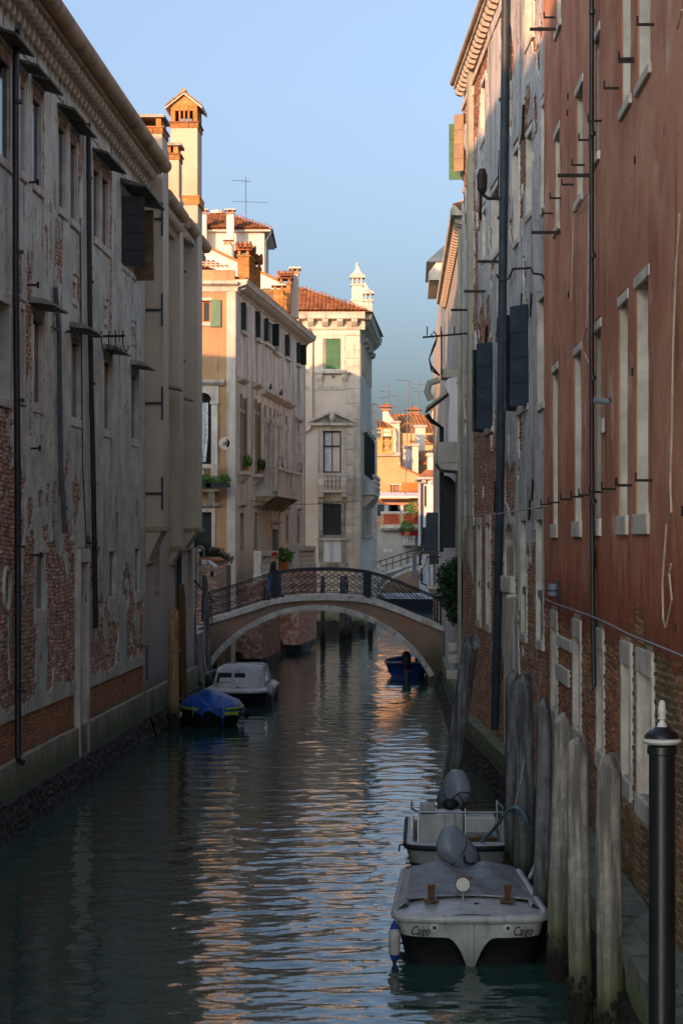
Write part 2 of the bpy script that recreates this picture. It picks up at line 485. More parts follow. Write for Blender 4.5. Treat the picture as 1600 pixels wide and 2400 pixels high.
# ================================================================== building kit
def facade(root, u0, u1, z0, z1, ops, m, depth=0.3, name='wall', thick=0.5, y0=0.0):
    """front skin of a wall with openings cut into it and their reveals"""
    b = MB()
    ops = [(max(a, u0 + .01), min(c, u1 - .01), max(d, z0), min(e, z1 - .01)) for (a, c, d, e) in ops if c > u0 and a < u1]
    us = sorted(set([u0, u1] + [o[0] for o in ops] + [o[1] for o in ops]))
    zs = sorted(set([z0, z1] + [o[2] for o in ops] + [o[3] for o in ops]))
    for i in range(len(us) - 1):
        uc = (us[i] + us[i + 1]) / 2
        run = None
        for j in range(len(zs) - 1):
            zz = (zs[j] + zs[j + 1]) / 2
            hole = any(o[0] < uc < o[1] and o[2] < zz < o[3] for o in ops)
            if not hole:
                b.add([(us[i], y0, zs[j]), (us[i + 1], y0, zs[j]), (us[i + 1], y0, zs[j + 1]), (us[i], y0, zs[j + 1])], [(0, 1, 2, 3)])
    for (a, c, d, e) in ops:
        y1 = y0 + depth
        b.add([(a, y0, d), (c, y0, d), (c, y0, e), (a, y0, e), (a, y1, d), (c, y1, d), (c, y1, e), (a, y1, e)],
              [(0, 4, 5, 1), (1, 5, 6, 2), (2, 6, 7, 3), (3, 7, 4, 0)])
    y2 = y0 + thick
    b.add([(u0, y0, z0), (u0, y0, z1), (u1, y0, z1), (u1, y0, z0), (u0, y2, z0), (u0, y2, z1), (u1, y2, z1), (u1, y2, z0)],
          [(0, 1, 5, 4), (1, 2, 6, 5), (2, 3, 7, 6)])
    return b.build(name, m, root)


def body(root, u0, u1, y0, y1, z0, z1, m, name='building_core'):
    return MB().box(u0, u1, y0, y1, z0, z1).build(name, m, root)


def window(root, r, kind='pane_dark', recess=0.22, jamb=0.0, head=0.0, sill=0.0, st='stone', sill_out=0.07, bars=0, name='window',
           framew=0.06, fm=None, proud=0.035, depth=0.26):
    """pane (or boards) set back in an opening, with stone jambs, head and sill as its sub-parts"""
    u0, u1, z0, z1 = r
    w = u1 - u0; h = z1 - z0
    p = MB().box(u0 - .01, u1 + .01, recess, recess + .03, z0 - .01, z1 + .01).build(name, M[kind], root)
    if fm:
        f = MB()
        f.box(u0, u0 + framew, recess - .04, recess - .003, z0, z1); f.box(u1 - framew, u1, recess - .04, recess - .003, z0, z1)
        f.box(u0 + framew, u1 - framew, recess - .04, recess - .003, z1 - framew, z1)
        f.box(u0 + framew, u1 - framew, recess - .04, recess - .003, z0, z0 + framew)
        if bars:
            f.box((u0 + u1) / 2 - .03, (u0 + u1) / 2 + .03, recess - .035, recess - .003, z0 + framew, z1 - framew)
        for k in range(1, bars):
            zz = z0 + h * k / bars
            f.box(u0 + framew, (u0 + u1) / 2 - .03, recess - .03, recess - .003, zz - .025, zz + .025)
            f.box((u0 + u1) / 2 + .03, u1 - framew, recess - .03, recess - .003, zz - .025, zz + .025)
        f.build('frame', M[fm], p)
    if jamb:
        for (a, c) in ((u0 - jamb, u0 + .004), (u1 - .004, u1 + jamb)):
            MB().box(a, c, -proud, depth, z0, z1).build('jamb', M[st], p, bevel=0.012)
    if head:
        MB().box(u0 - max(jamb, .08), u1 + max(jamb, .08), -proud - .006, depth, z1 + .001, z1 + head).build('lintel', M[st], p, bevel=0.012)
    if sill:
        MB().box(u0 - max(jamb, .08), u1 + max(jamb, .08), -sill_out, depth, z0 - sill, z0 - .001).build('sill', M[st], p, bevel=0.015)
    return p


def shutter(parent, hinge_u, y, z0, z1, w, ang, m, t=0.05, boards=0, name='shutter', strips=True):
    """a leaf hinged at (hinge_u, y); ang measured from the wall line in degrees, negative y is outward"""
    b = MB()
    b.box(0, w, -t / 2, t / 2, 0, z1 - z0)
    if strips:
        for k in range(1, 4):
            zz = (z1 - z0) * k / 4
            b.box(0.02, w - .02, -t / 2 - .015, t / 2 + .015, zz - .04, zz + .04)
    return b.build(name, M[m], parent, loc=(hinge_u, y, z0), rz=math.radians(ang))


BRICK_MESH = {}


def brick_mesh(kind, m, k):
    key = (kind, k)
    if key not in BRICK_MESH:
        rnd = random.Random(k * 13 + len(kind))
        e = 0.012
        x, y, z = 0.5, 0.5, 0.5
        vs = []
        for (sx, sz) in ((-1, -1), (1, -1), (1, 1), (-1, 1)):
            vs.append((sx * x, 0.5, sz * z))
        for (sx, sz) in ((-1, -1), (1, -1), (1, 1), (-1, 1)):
            vs.append((sx * (x - .03 - rnd.random() * .03), -0.30 - rnd.random() * .14, sz * (z - .08 - rnd.random() * .14)))
        fs = [(0, 1, 5, 4), (1, 2, 6, 5), (2, 3, 7, 6), (3, 0, 4, 7), (4, 5, 6, 7)]
        me = bpy.data.meshes.new('brick')
        me.from_pydata(vs, [], fs)
        me.materials.append(m)
        BRICK_MESH[key] = me
    return BRICK_MESH[key]


def lay_bricks(root, kind, m, u0, u1, z0, z1, keep, bl=0.26, bh=0.072, y=0.0, proud=0.02, rough=1.0, single=300, key=None, sink=0.0):
    """running-bond bricks; the biggest-looking ones are objects, the rest one joined part"""
    rnd = random.Random(int(u0 * 31 + z0 * 17) + 5)
    rows = int((z1 - z0) / bh)
    cand = []
    for r in range(rows):
        zz = z0 + (r + .5) * bh
        off = (r % 2) * bl / 2
        n = int((u1 - u0) / bl)
        for c in range(n):
            uu = u0 + off + (c + .5) * bl
            if uu + bl / 2 > u1: continue
            cand.append((uu, zz))
    U = np.array([c[0] for c in cand]); Zz = np.array([c[1] for c in cand])
    ok = keep(U, Zz)
    cand = [c for c, k in zip(cand, ok) if k]
    if key:
        cand.sort(key=key)
    rest = MB()
    for i, (uu, zz) in enumerate(cand):
        L = bl - .014 + (rnd.random() - .5) * .02 * rough
        hh = bh - .014 + (rnd.random() - .5) * .012 * rough
        pr = proud * (0.75 + rnd.random() * .6 * rough)
        du = (rnd.random() - .5) * .012 * rough; dz = (rnd.random() - .5) * .014 * rough + 0.02 * rough * math.sin(uu * 1.7 + zz)
        me = brick_mesh(kind, m, rnd.randrange(6))
        tilt = (rnd.random() - .5) * .07 * rough
        if i < single:
            o = inst('brick', me, root, (uu + du, y - sink, zz + dz), scale=(L, pr * 2, hh), rot=(0, tilt, 0))
        else:
            ct, stt = math.cos(tilt), math.sin(tilt)
            rest.add([(uu + du + v.co.x * L, y - sink + v.co.y * pr * 2, zz + dz + v.co.z * hh - v.co.x * L * stt) for v in me.vertices],
                     [tuple(p.vertices) for p in me.polygons])
    if rest.f:
        o = rest.build('brick_field', m, root)
        o['kind'] = 'stuff'
    return cand


def plaster_sheet(root, m, u0, u1, z0, z1, field, ops, du=0.12, dz=0.06, y=-0.045, amp=0.012, name='plaster', seed=1):
    """a thin coat of plaster with ragged edges: it stays where field(u, z) > 0"""
    nu = int((u1 - u0) / du) + 1; nz = int((z1 - z0) / dz) + 1
    uu = np.linspace(u0, u1, nu); zz = np.linspace(z0, z1, nz)
    Ug, Zg = np.meshgrid(uu, zz, indexing='ij')
    Fv = field(Ug, Zg)
    for (a, c, d, e) in ops:
        Fv = np.where((Ug > a) & (Ug < c) & (Zg > d) & (Zg < e), -1.0, Fv)
    gu, gz = np.gradient(Fv, uu, zz)
    g2 = gu ** 2 + gz ** 2 + 1e-6
    near = np.abs(Fv) < np.sqrt(g2) * 0.12
    su = np.clip(-Fv * gu / g2, -du * .5, du * .5); sz = np.clip(-Fv * gz / g2, -dz * .5, dz * .5)
    hole = np.zeros_like(Fv, bool)
    for (a, c, d, e) in ops:
        hole |= (Ug > a - .2) & (Ug < c + .2) & (Zg > d - .12) & (Zg < e + .12)
    near &= ~hole
    Ue = np.where(near, Ug + su, Ug); Ze = np.where(near, Zg + sz, Zg)
    Ye = y + amp * fbm(Ug * 1.3, Zg * 1.3, seed) + amp * .5 * fbm(Ug * 5, Zg * 5, seed + 3)
    q = (Fv[:-1, :-1] + Fv[1:, :-1] + Fv[:-1, 1:] + Fv[1:, 1:]) / 4 > 0
    idx = np.arange(nu * nz).reshape(nu, nz)
    I, J = np.where(q)
    faces = np.stack([idx[I, J], idx[I + 1, J], idx[I + 1, J + 1], idx[I, J + 1]], 1)
    # skirts along the edges give the coat its thickness
    sk = []
    qq = np.pad(q, 1)
    for (di, dj, a, bq) in ((-1, 0, (0, 0), (0, 1)), (1, 0, (1, 1), (1, 0)), (0, -1, (1, 0), (0, 0)), (0, 1, (0, 1), (1, 1))):
        ed = qq[1:-1, 1:-1] & ~qq[1 + di:qq.shape[0] - 1 + di, 1 + dj:qq.shape[1] - 1 + dj]
        I2, J2 = np.where(ed)
        sk.append(np.stack([idx[I2 + a[0], J2 + a[1]], idx[I2 + bq[0], J2 + bq[1]]], 1))
    sk = np.concatenate(sk)
    n = nu * nz
    v1 = np.stack([Ue.ravel(), Ye.ravel(), Ze.ravel()], 1)
    v2 = np.stack([Ue.ravel(), np.full(n, min(0.0, y + 0.045)), Ze.ravel()], 1)
    skf = np.stack([sk[:, 0], sk[:, 1], sk[:, 1] + n, sk[:, 0] + n], 1)
    allf = np.concatenate([faces, skf])
    used = np.unique(allf)
    remap = np.zeros(2 * n, int); remap[used] = np.arange(len(used))
    vv = np.concatenate([v1, v2])[used]
    me = bpy.data.meshes.new(name)
    me.from_pydata(vv.tolist(), [], remap[allf].tolist())
    me.materials.append(m)
    o = bpy.data.objects.new(name, me); C.objects.link(o); o.parent = root
    return o


def pipe(root, pts, r, m, name='downpipe', n=10, clips=0):
    o = MB().tube(pts, r, n).build(name, M[m], root, smooth=True)
    for k in range(clips):
        t = (k + .5) / clips
        a = Vector(pts[0]).lerp(Vector(pts[-1]), t)
        MB().lathe([(r + .012, -.03), (r + .012, .03)], tuple(a), 10).build('pipe_collar', M[m], o)
    return o


def mussel_bank(root, u0, u1, z0, z1, y_top, y_bot, m='mussels', name='mussel_bed', seed=3, step=0.09):
    """encrusted foot of a wall between the tide marks"""
    nu = int((u1 - u0) / step) + 1; nz = max(4, int((z1 - z0) / 0.05))
    uu = np.linspace(u0, u1, nu); tt = np.linspace(0, 1, nz)
    Ug, Tg = np.meshgrid(uu, tt, indexing='ij')
    Zg = z0 + (z1 - z0) * Tg + np.where(Tg > .95, .06 * fbm(Ug * 2, Ug * 0, seed), 0)
    Yg = y_bot + (y_top - y_bot) * Tg - 0.05 * np.abs(fbm(Ug * 4, Zg * 5, seed)) - 0.035 * np.abs(vnoise(Ug * 13, Zg * 14, seed + 2)) * 1.6
    Yg[:, -1] = 0.02
    idx = np.arange(nu * nz).reshape(nu, nz)
    f = np.stack([idx[:-1, :-1].ravel(), idx[1:, :-1].ravel(), idx[1:, 1:].ravel(), idx[:-1, 1:].ravel()], 1)
    me = bpy.data.meshes.new(name)
    me.from_pydata(np.stack([Ug.ravel(), Yg.ravel(), Zg.ravel()], 1).tolist(), [], f.tolist())
    me.materials.append(M[m])
    o = bpy.data.objects.new(name, me); C.objects.link(o); o.parent = root
    o['kind'] = 'stuff'
    return o


TILE_MESH = {}


def tile_mesh(m, wd, ln):
    key = (m, wd, ln)
    if key not in TILE_MESH:
        vs = []; fs = []
        n = 6
        for (yy, r0, zz) in ((0, wd * .56, 0.03), (ln * 1.08, wd * .44, 0.0)):
            for k in range(n + 1):
                a = math.pi * k / n
                vs.append((-r0 * math.cos(a), yy, zz + r0 * math.sin(a) * .9))
        for k in range(n + 1):
            a = math.pi * k / n
            vs.append((-(wd * .56 - .018) * math.cos(a), 0, .03 + (wd * .56 - .018) * math.sin(a) * .9))
        fs += [(k, k + 1, n + 2 + k, n + 1 + k) for k in range(n)]
        b = 2 * (n + 1)
        fs += [(k, b + k, b + k + 1, k + 1) for k in range(n)]
        me = bpy.data.meshes.new('roof_tile')
        me.from_pydata(vs, [], fs); me.materials.append(M[m]); me.shade_smooth()
        TILE_MESH[key] = me
    return TILE_MESH[key]


def tiled(parent, p0, ax, up, wid, ln, ntop=None, m='tile', wd=0.2, tl=0.36, single=True, clip=None, base='tile', thick=0.08):
    """a roof slope of barrel tiles: p0 = eave start, ax = along the eave, up = up the slope (unit vectors)"""
    p0 = Vector(p0); ax = Vector(ax).normalized(); up = Vector(up).normalized(); nz = ax.cross(up)
    if nz.z < 0: nz = -nz
    nc = max(1, int(wid / wd)); nr = max(1, int(ln / tl))
    me = tile_mesh(m, wd, tl)
    rest = MB()
    Mx = Matrix((ax, up, nz)).transposed()
    fl = Mx.determinant() < 0
    if fl: Mx = Matrix((-ax, up, nz)).transposed()
    q = Mx.to_quaternion()
    cnt = 0
    for r in range(nr):
        for c in range(nc):
            a = (c + .5) * wd; h = r * tl
            if clip and not clip(a, h): continue
            p = p0 + ax * a + up * h + nz * (0.02 + random.random() * .012)
            if single and cnt < 300:
                o = inst('roof_tile', me, parent, p); o.rotation_mode = 'QUATERNION'; o.rotation_quaternion = q
                cnt += 1
            else:
                R = q.to_matrix()
                rest.add([tuple(R @ v.co + p) for v in me.vertices], [tuple(x.vertices) for x in me.polygons])
    if rest.f:
        o = rest.build('roof_tiles', M[m], parent, smooth=60); o['kind'] = 'stuff'


def baluster_mesh(h, r, m, n=10):
    pr = [(r * .9, 0), (r * .9, h * .07), (r * .5, h * .1), (r * .55, h * .16), (r, h * .3), (r * .95, h * .38), (r * .45, h * .5),
          (r * .45, h * .53), (r * .95, h * .64), (r, h * .72), (r * .55, h * .86), (r * .5, h * .9), (r * .9, h * .93), (r * .9, h)]
    return MB().lathe(pr, n=n).mesh('baluster', M[m], smooth=True)


def leaf_cloud(parent, name, m, blobs, n, size, seed=1, shell=0.55):
    """small leaf faces spread through ellipsoids; one joined mesh"""
    rnd = random.Random(seed)
    b = MB()
    tot = sum(q[1][0] * q[1][1] * q[1][2] for q in blobs)
    for (c, r) in blobs:
        k = int(n * r[0] * r[1] * r[2] / tot)
        for i in range(k):
            d = Vector((rnd.gauss(0, 1), rnd.gauss(0, 1), rnd.gauss(0, 1))).normalized()
            rr = shell + (1.08 - shell) * rnd.random() ** .7
            if rnd.random() < .06: rr *= 1.15
            p = Vector((c[0] + d.x * r[0] * rr, c[1] + d.y * r[1] * rr, c[2] + d.z * r[2] * rr))
            s = size * (.6 + rnd.random() * .8)
            a = Vector((rnd.gauss(0, 1), rnd.gauss(0, 1), rnd.gauss(0, .6))).normalized()
            e = a.cross(d + Vector((rnd.gauss(0, .5), rnd.gauss(0, .5), rnd.gauss(0, .5))))
            if e.length < .05: continue
            e.normalize()
            b.add([p - a * s, p + e * s * .45, p + a * s, p - e * s * .45], [(0, 1, 2, 3)])
    o = b.build(name, M[m], parent)
    return o


# ================================================================== the water
def make_water():
    rnd = np.random.RandomState(4)
    y = [9.0]
    while y[-1] < 240:
        y.append(y[-1] + (0.055 if y[-1] < 36 else 0.055 + (y[-1] - 36) * 0.0032))
    y = np.array(y)
    x = np.arange(-8.2, 9.0, 0.085)
    X, Y = np.meshgrid(x, y, indexing='ij')
    Z = np.zeros_like(X)
    for i in range(60):
        lam = 0.17 * (1.3 / 0.17) ** (rnd.rand() ** 1.1)
        k = 2 * math.pi / lam
        th = rnd.normal(0, 0.62) + math.pi / 2 + (0.2 if i % 3 else -0.5)
        A = 0.0017 * lam ** 0.6 * (0.6 + rnd.rand())
        ph = rnd.rand() * 6.28
        wob = 0.8 * vnoise(X * .35 + i, Y * .3 + i * 2.1, 50 + i % 5)
        Z += A * np.sin(k * (X * math.cos(th) + Y * math.sin(th)) + ph + wob * 2.5)
    patch = 0.75 + 0.55 * fbm(X * .22, Y * .10, 9, 3)
    calm = 1.0 / (1.0 + np.exp(-(X + 3.6 - Y * 0.03) * 1.3))          # sheltered water along the left wall
    Z *= np.clip(patch, .3, 1.5) * (0.45 + 0.55 * calm)
    nu, nv = X.shape
    idx = np.arange(nu * nv).reshape(nu, nv)
    f = np.stack([idx[:-1, :-1].ravel(), idx[1:, :-1].ravel(), idx[1:, 1:].ravel(), idx[:-1, 1:].ravel()], 1)
    me = bpy.data.meshes.new('canal_water')
    me.from_pydata(np.stack([X.ravel(), Y.ravel(), Z.ravel()], 1).tolist(), [], f.tolist())
    me.shade_smooth()
    m = bpy.data.materials.new('water'); m.use_nodes = True
    N = m.node_tree.nodes; Lk = m.node_tree.links
    b = N['Principled BSDF']
    b.inputs['Base Color'].default_value = (0.028, 0.070, 0.056, 1)
    b.inputs['Roughness'].default_value = 0.03
    b.inputs['IOR'].default_value = 1.333
    tc = N.new('ShaderNodeTexCoord'); mp = N.new('ShaderNodeMapping'); mp.inputs['Scale'].default_value = (1.0, 1.6, 1.0)
    Lk.new(tc.outputs['Object'], mp.inputs[0])
    n1 = N.new('ShaderNodeTexNoise'); n1.inputs['Scale'].default_value = 5.0; n1.inputs['Detail'].default_value = 3.0
    Lk.new(mp.outputs[0], n1.inputs['Vector'])
    bp = N.new('ShaderNodeBump'); bp.inputs['Strength'].default_value = 0.35; bp.inputs['Distance'].default_value = 0.012
    Lk.new(n1.outputs[0], bp.inputs['Height']); Lk.new(bp.outputs[0], b.inputs['Normal'])
    me.materials.append(m)
    o = bpy.data.objects.new('canal_water', me); C.objects.link(o); o['kind'] = 'structure'
    # the lagoon sheet around it reaches the horizon
    bm = MB()
    x0, x1, y0, y1 = -8.2, float(x[-1]), 9.0, float(y[-1])
    R = 4000
    for (a, c, d, e) in ((-R, R, -R, y0), (-R, R, y1, R), (-R, x0, y0, y1), (x1, R, y0, y1)):
        bm.add([(a, d, 0), (c, d, 0), (c, e, 0), (a, e, 0)], [(0, 1, 2, 3)])
    s = bm.build('open_water', m); s['kind'] = 'structure'


make_water()

# ================================================================== left: long brick and plaster building
LF = Frame(-6.68, 24.0, 0.041667, 1.0)
L1 = thing('canal_house', 'long grey canal house at far left, plaster peeling off lumpy red brick', 'house', (LF.o[0], LF.o[1], 0), LF.a)
uE = LF.px(336, 1300)[0]
EAVE = 15.0
top = []          # openings: rect, style
for (x0, x1, yt, yb) in ((-30, 70, 330, 1130), (140, 175, 560, 1255), (230, 296, 655, 1340), (420, 476, 870, 1520), (508, 560, 985, 1605), (677, 726, 1185, 1740), (742, 792, 1250, 1800)):
    top.append(LF.rect('A', x0, x1, yt, yb))
shut = LF.rect('A', 885, 985, 1450, 1730)
u0s, u1s = shut[0], shut[1]
zs1 = LF.z('A', 885, 1440)[1]; zs0 = LF.z('B', 885, 370)[1]
shut = (u0s, u1s, zs0, zs1)
mid = [LF.rect('B', -60, 62, 610, 1325), LF.rect('B', 143, 172, 700, 1350)]
midc = [LF.rect('B', *q) for q in ((232, 302, 740, 1385), (516, 578, 910, 1495), (756, 806, 1060, 1580), (957, 1000, 1170, 1650))]
small = [LF.rect('B', *q) for q in ((525, 552, 500, 620), (758, 781, 675, 775), (960, 979, 830, 925))]
slots = [LF.rect('C', *q) for q in ((25, 55, 455, 570), (272, 302, 470, 600), (562, 581, 520, 645), (800, 814, 525, 640), (988, 1000, 550, 660))]
low = [LF.rect('C', *q) for q in ((258, 320, 935, 1345), (793, 838, 918, 1255), (985, 1018, 900, 1212))]
door = LF.rect('C', 558, 612, 1412, 1000)
door = (door[0], door[1], 0.45, door[3])
oval = LF.rect('C', 20, 62, 1060, 1340)
ops = top + [shut] + mid + midc + small + slots + low + [door]
facade(L1, 0, uE, -0.6, EAVE, ops, M['mortar'], depth=0.34)
body(L1, 0.1, uE - .1, 0.45, 14, -0.5, EAVE - .1, M['mortar'])
# roof behind the gutter
MB().prism([(-0.35, EAVE + .45), (7, EAVE + 2.6), (14, EAVE + .6), (14, EAVE + .2), (0.3, EAVE + .2)], 0, uE, 'x').build('roof', M['tile_far'], L1)

zt_px = [(0, 8.2), (25, 7.6), (40, 5.9), (90, 5.6), (215, 5.5), (240, 4.5), (300, 4.1), (336, 3.9)]
zt_u = np.array([LF.px(p, 1278)[0] for p, z in zt_px]); zt_z = np.array([z for p, z in zt_px])


def left_field(u, z):
    top_ = np.interp(u, zt_u, zt_z)
    n = fbm(u * .55, z * .5, 3, 5) * 1.2 + fbm(u * 2.6, z * 2.2, 8, 4) * 1.5
    f = (z - top_ + .35) * 0.62 + n
    # vertical scars and high patches
    scar = fbm(u * 1.6, z * .10, 21, 3) + .5 * fbm(u * 4, z * .8, 22, 3)
    f = np.where(z > top_ + 0.6, np.minimum(f, (0.52 - scar) * 1.5), f)
    fx = np.interp(u, zt_u, zt_z * 0) 
    # surviving plaster tongues lower down
    keep = fbm(u * .9, z * .35, 31, 4)
    f = np.where((z < top_) & (keep > .28), np.maximum(f, (keep - .28) * 3), f)
    pits = fbm(u * 3.5, z * 2.6, 51, 3)
    f = np.where((pits > .62) & (z < 13.5), np.minimum(f, (.62 - pits) * 3), f)
    f = np.where(z < 2.02, -1.0, f)
    strip = 0.12 + .09 * fbm(u * 1.4, u * 0, 5)
    f = np.where((z > 1.98) & (z < 2.02 + strip * 2), .4, f)
    return f


pad = 0.02
hole = [(a - .12, c + .12, d - .18, e + .16) for (a, c, d, e) in top + mid + midc + small + low] + [(a - .02, c + .02, d - .02, e + .02) for (a, c, d, e) in slots] + \
       [(door[0] - .2, door[1] + .2, -1, door[3] + .32), (oval[0] - .1, oval[1] + .1, oval[2] - .1, oval[3] + .1), (u0s - .05, u1s + .05, zs0 - .12, zs1 + .05)]
plaster_sheet(L1, M['plaster_left'], 9.0, uE, 1.2, EAVE, left_field, hole, du=0.08, dz=0.05)
MB().box(0, 9.0, -0.045, 0.0, 2.0, EAVE).build('plaster', M['plaster_left'], L1)


def not_hole(u, z, pads=0.0):
    k = np.ones_like(u, bool)
    for (a, c, d, e) in hole:
        k &= ~((u > a - .04) & (u < c + .04) & (z > d) & (z < e))
    return k


uV = LF.px(-6, 1278)[0]
dist_key = lambda c: abs(c[0] - uV - 2.0) * 1.0 + abs(c[1] - 3.2) * .8
lay_bricks(L1, 'old', M['old_brick'], uV - 2.5, uE - .02, 2.16, EAVE - .4, lambda u, z: (left_field(u, z) < .25) & not_hole(u, z), bl=.25, bh=.084, proud=.026, rough=1.5, key=dist_key)
lay_bricks(L1, 'band', M['new_brick'], uV - 2.5, uE - .02, 1.24, 1.99, lambda u, z: not_hole(u, z), bl=.25, bh=.07, proud=.016, rough=.5, single=0)
# plinth stones
u = uV - 3
k = 0
while u < uE:
    ln = 1.1 + random.random() * .8
    e = min(u + ln, uE)
    if not (u < door[0] and e > door[1]) :
        MB().box(u + .004, e - .004, -.10 - random.random() * .012, .1, .42, 1.22 + random.random() * .02).build('plinth_stone', M['plinth'], L1, bevel=.015)
    else:
        MB().box(u + .004, door[0] - .16, -.10, .1, .42, 1.22).build('plinth_stone', M['plinth'], L1, bevel=.015)
        MB().box(door[1] + .16, e - .004, -.10, .1, .42, 1.22).build('plinth_stone', M['plinth'], L1, bevel=.015)
    u = e
MB().box(0, uV - 3, -.10, .1, .42, 1.22).build('plinth_stone', M['plinth'], L1)
mussel_bank(L1, uV - 4, uE + .05, -0.4, 0.62, -0.13, -0.42)
# windows
for r in top:
    w_ = window(L1, r, 'pane_dark', recess=.05, jamb=.08, sill=.16, st='stone', sill_out=.09, depth=.3)
    MB().box(r[0], r[1], -.02, .045, r[3] - .14, r[3] + .02).build('lintel', M['wood_lintel'], w_)
# canopy slabs over the upper windows (pairs share the run but each is a slab of its own)
for r in top[:]:
    a, c = r[0] - .22, r[1] + .3
    b = MB()
    b.hexa([(a, -.42, r[3] + .12), (c, -.42, r[3] + .12), (c, 0.0, r[3] + .24), (a, 0.0, r[3] + .24), (a, -.42, r[3] + .17), (c, -.42, r[3] + .17), (c, 0.0, r[3] + .30), (a, 0.0, r[3] + .30)])
    b.build('window_canopy', M['slab_dark'], L1)
p = window(L1, shut, 'pane_dark', recess=.2, sill=.14, st='stone')
shutter(p, u0s - .02, -.02, zs0 - .04, zs1, .62, -62, 'shutter_dark')
shutter(p, u1s + .02, -.02, zs0 - .12, zs1 + .02, .52, -100, 'awning_wood')
MB().hexa([(u0s - .3, -.7, zs1 + .16), (u1s + .9, -.7, zs1 + .16), (u1s + .9, 0, zs1 + .3), (u0s - .3, 0, zs1 + .3),
           (u0s - .3, -.7, zs1 + .22), (u1s + .9, -.7, zs1 + .22), (u1s + .9, 0, zs1 + .42), (u0s - .3, 0, zs1 + .42)]).build('window_canopy', M['slab_dark'], L1)
window(L1, mid[0], 'pane_grey', recess=.24, jamb=.12, head=.2, sill=.18, st='stone_white')
window(L1, mid[1], 'wood_lintel', recess=.14, jamb=.09, head=.12, sill=.14, st='stone')
for i, r in enumerate(midc):
    p = window(L1, r, 'pane_dark', recess=.05, jamb=.07, sill=.2, st='stone_white', depth=.3)
    MB().box(r[0], r[1], -.02, .045, r[3] - .1, r[3] + .04).build('lintel', M['wood_lintel'], p)
    z = r[3] + .14
    a, c = r[0] - .28, r[1] + .30
    b = MB()
    b.prism([(-.5, z), (-.5, z + .04), (-.3, z + .13), (0, z + .18), (0, z + .06), (-.3, z + .03)], a, c, 'x')
    b.build('window_canopy', M['stone_dirty'], L1)
for i, r in enumerate(small):
    p = window(L1, r, 'old_brick' if i < 2 else 'pane_dark', recess=.1, jamb=.09, head=.13, sill=.13, st='stone', sill_out=.04)
for r in slots:
    window(L1, r, 'pane_dark', recess=.2)
for r in low:
    window(L1, r, 'pane_dark', recess=.045, jamb=.13, head=.26, sill=.3, st='stone_white', sill_out=.05, depth=.32)
# the round-headed oval opening at the edge of the picture
oc = ((oval[0] + oval[1]) / 2, (oval[2] + oval[3]) / 2); orx = (oval[1] - oval[0]) / 2; orz = (oval[3] - oval[2]) / 2
ring = []
for (q, yy) in ((1.25, 0.0), (1.25, -.06), (1.05, -.06), (.92, .02)):
    ring.append([(oc[0] + orx * q * math.cos(t * math.pi / 12), yy, oc[1] + orz * q * math.sin(t * math.pi / 12)) for t in range(24)])
ov = MB().loft(ring, closed=True).build('oval_window', M['stone'], L1, smooth=True)
MB().add([(oc[0] + orx * math.cos(t * math.pi / 12), -.005, oc[1] + orz * math.sin(t * math.pi / 12)) for t in range(24)], [tuple(range(24))]).build('pane', M['pane_dark'], ov)
# water door
d_ = MB().box(door[0], door[1], .2, .26, door[2], door[3]).build('water_door', M['house_grey'], L1)
MB().box(door[0] - .16, door[0] + .01, -.13, .3, .3, door[3]).build('jamb', M['stone'], d_, bevel=.015)
MB().box(door[1] - .01, door[1] + .16, -.13, .3, .3, door[3]).build('jamb', M['stone'], d_, bevel=.015)
MB().box(door[0] - .18, door[1] + .18, -.14, .3, door[3] + .002, door[3] + .3).build('lintel', M['stone'], d_, bevel=.015)
MB().box(door[0] - .02, door[1] + .02, -.08, .3, .1, door[2] + .02).build('step', M['plinth'], d_)
# cornice: rolled corbels below a clay gutter
cm = MB()
prof = [(0.02, -.02), (-.06, -.16), (-.15, -.19), (-.20, -.12), (-.18, -.02), (-.26, .03), (-.36, 0.0), (-.42, .06), (-.41, .16), (-.34, .22), (0.02, .22)]
cm.prism(prof, -.10, .10, 'x')
cmesh = cm.mesh('corbel', M['corbel'], smooth=50)
u = 0.3
uc0 = LF.px(-10, 100)[0]
while u < uE - .1:
    if u > uc0 - 3: inst('corbel', cmesh, L1, (u, -.03, EAVE + .02))
    u += .46
MB().box(0, uE, -.5, 0.3, EAVE + .245, EAVE + .30).build('eave_board', M['corbel'], L1)
MB().box(0, uE, -.06, -.046, EAVE - .52, EAVE - .48).build('string_course', M['stone_dirty'], L1)
u = 0
while u < uE:
    e = min(u + 3.1, uE)
    MB().tube([(u, -.60, EAVE + .46), (e - .02, -.60, EAVE + .46)], .185, 16).build('gutter_section', M['gutter_clay'], L1, smooth=True)
    u = e
# pipes
def lp(key, x, y, off): 
    q = LF.z(key, x, y, off); return (q[0], off, q[1])


pipe(L1, [lp('A', 140, 190, -.5), lp('A', 122, 290, -.2), lp('A', 118, 420, -.2), lp('B', 118, 400, -.2), lp('C', 132, 400, -.2), lp('D', 135, 1150, -.2), lp('D', 140, 1190, -.22), lp('D', 165, 1215, -.32)], .062, 'pipe_black', clips=5)
pipe(L1, [lp('A', 652, 920, -.4), lp('A', 652, 1000, -.14), lp('B', 662, 700, -.14), lp('C', 690, 500, -.14), lp('C', 705, 1480, -.14)], .06, 'pipe_black', clips=5)
pipe(L1, [lp('B', 408, 545, -.12), lp('B', 436, 850, -.12), lp('C', 452, 300, -.12), lp('C', 478, 780, -.12)], .05, 'pipe_blue', clips=3)
MB().tube([lp('A', 592, 1600, -.07), lp('C', 610, 300, -.07), lp('C', 640, 900, -.07), lp('C', 634, 1290, -.07)], .014, 6).build('cable', M['pipe_black'], L1)
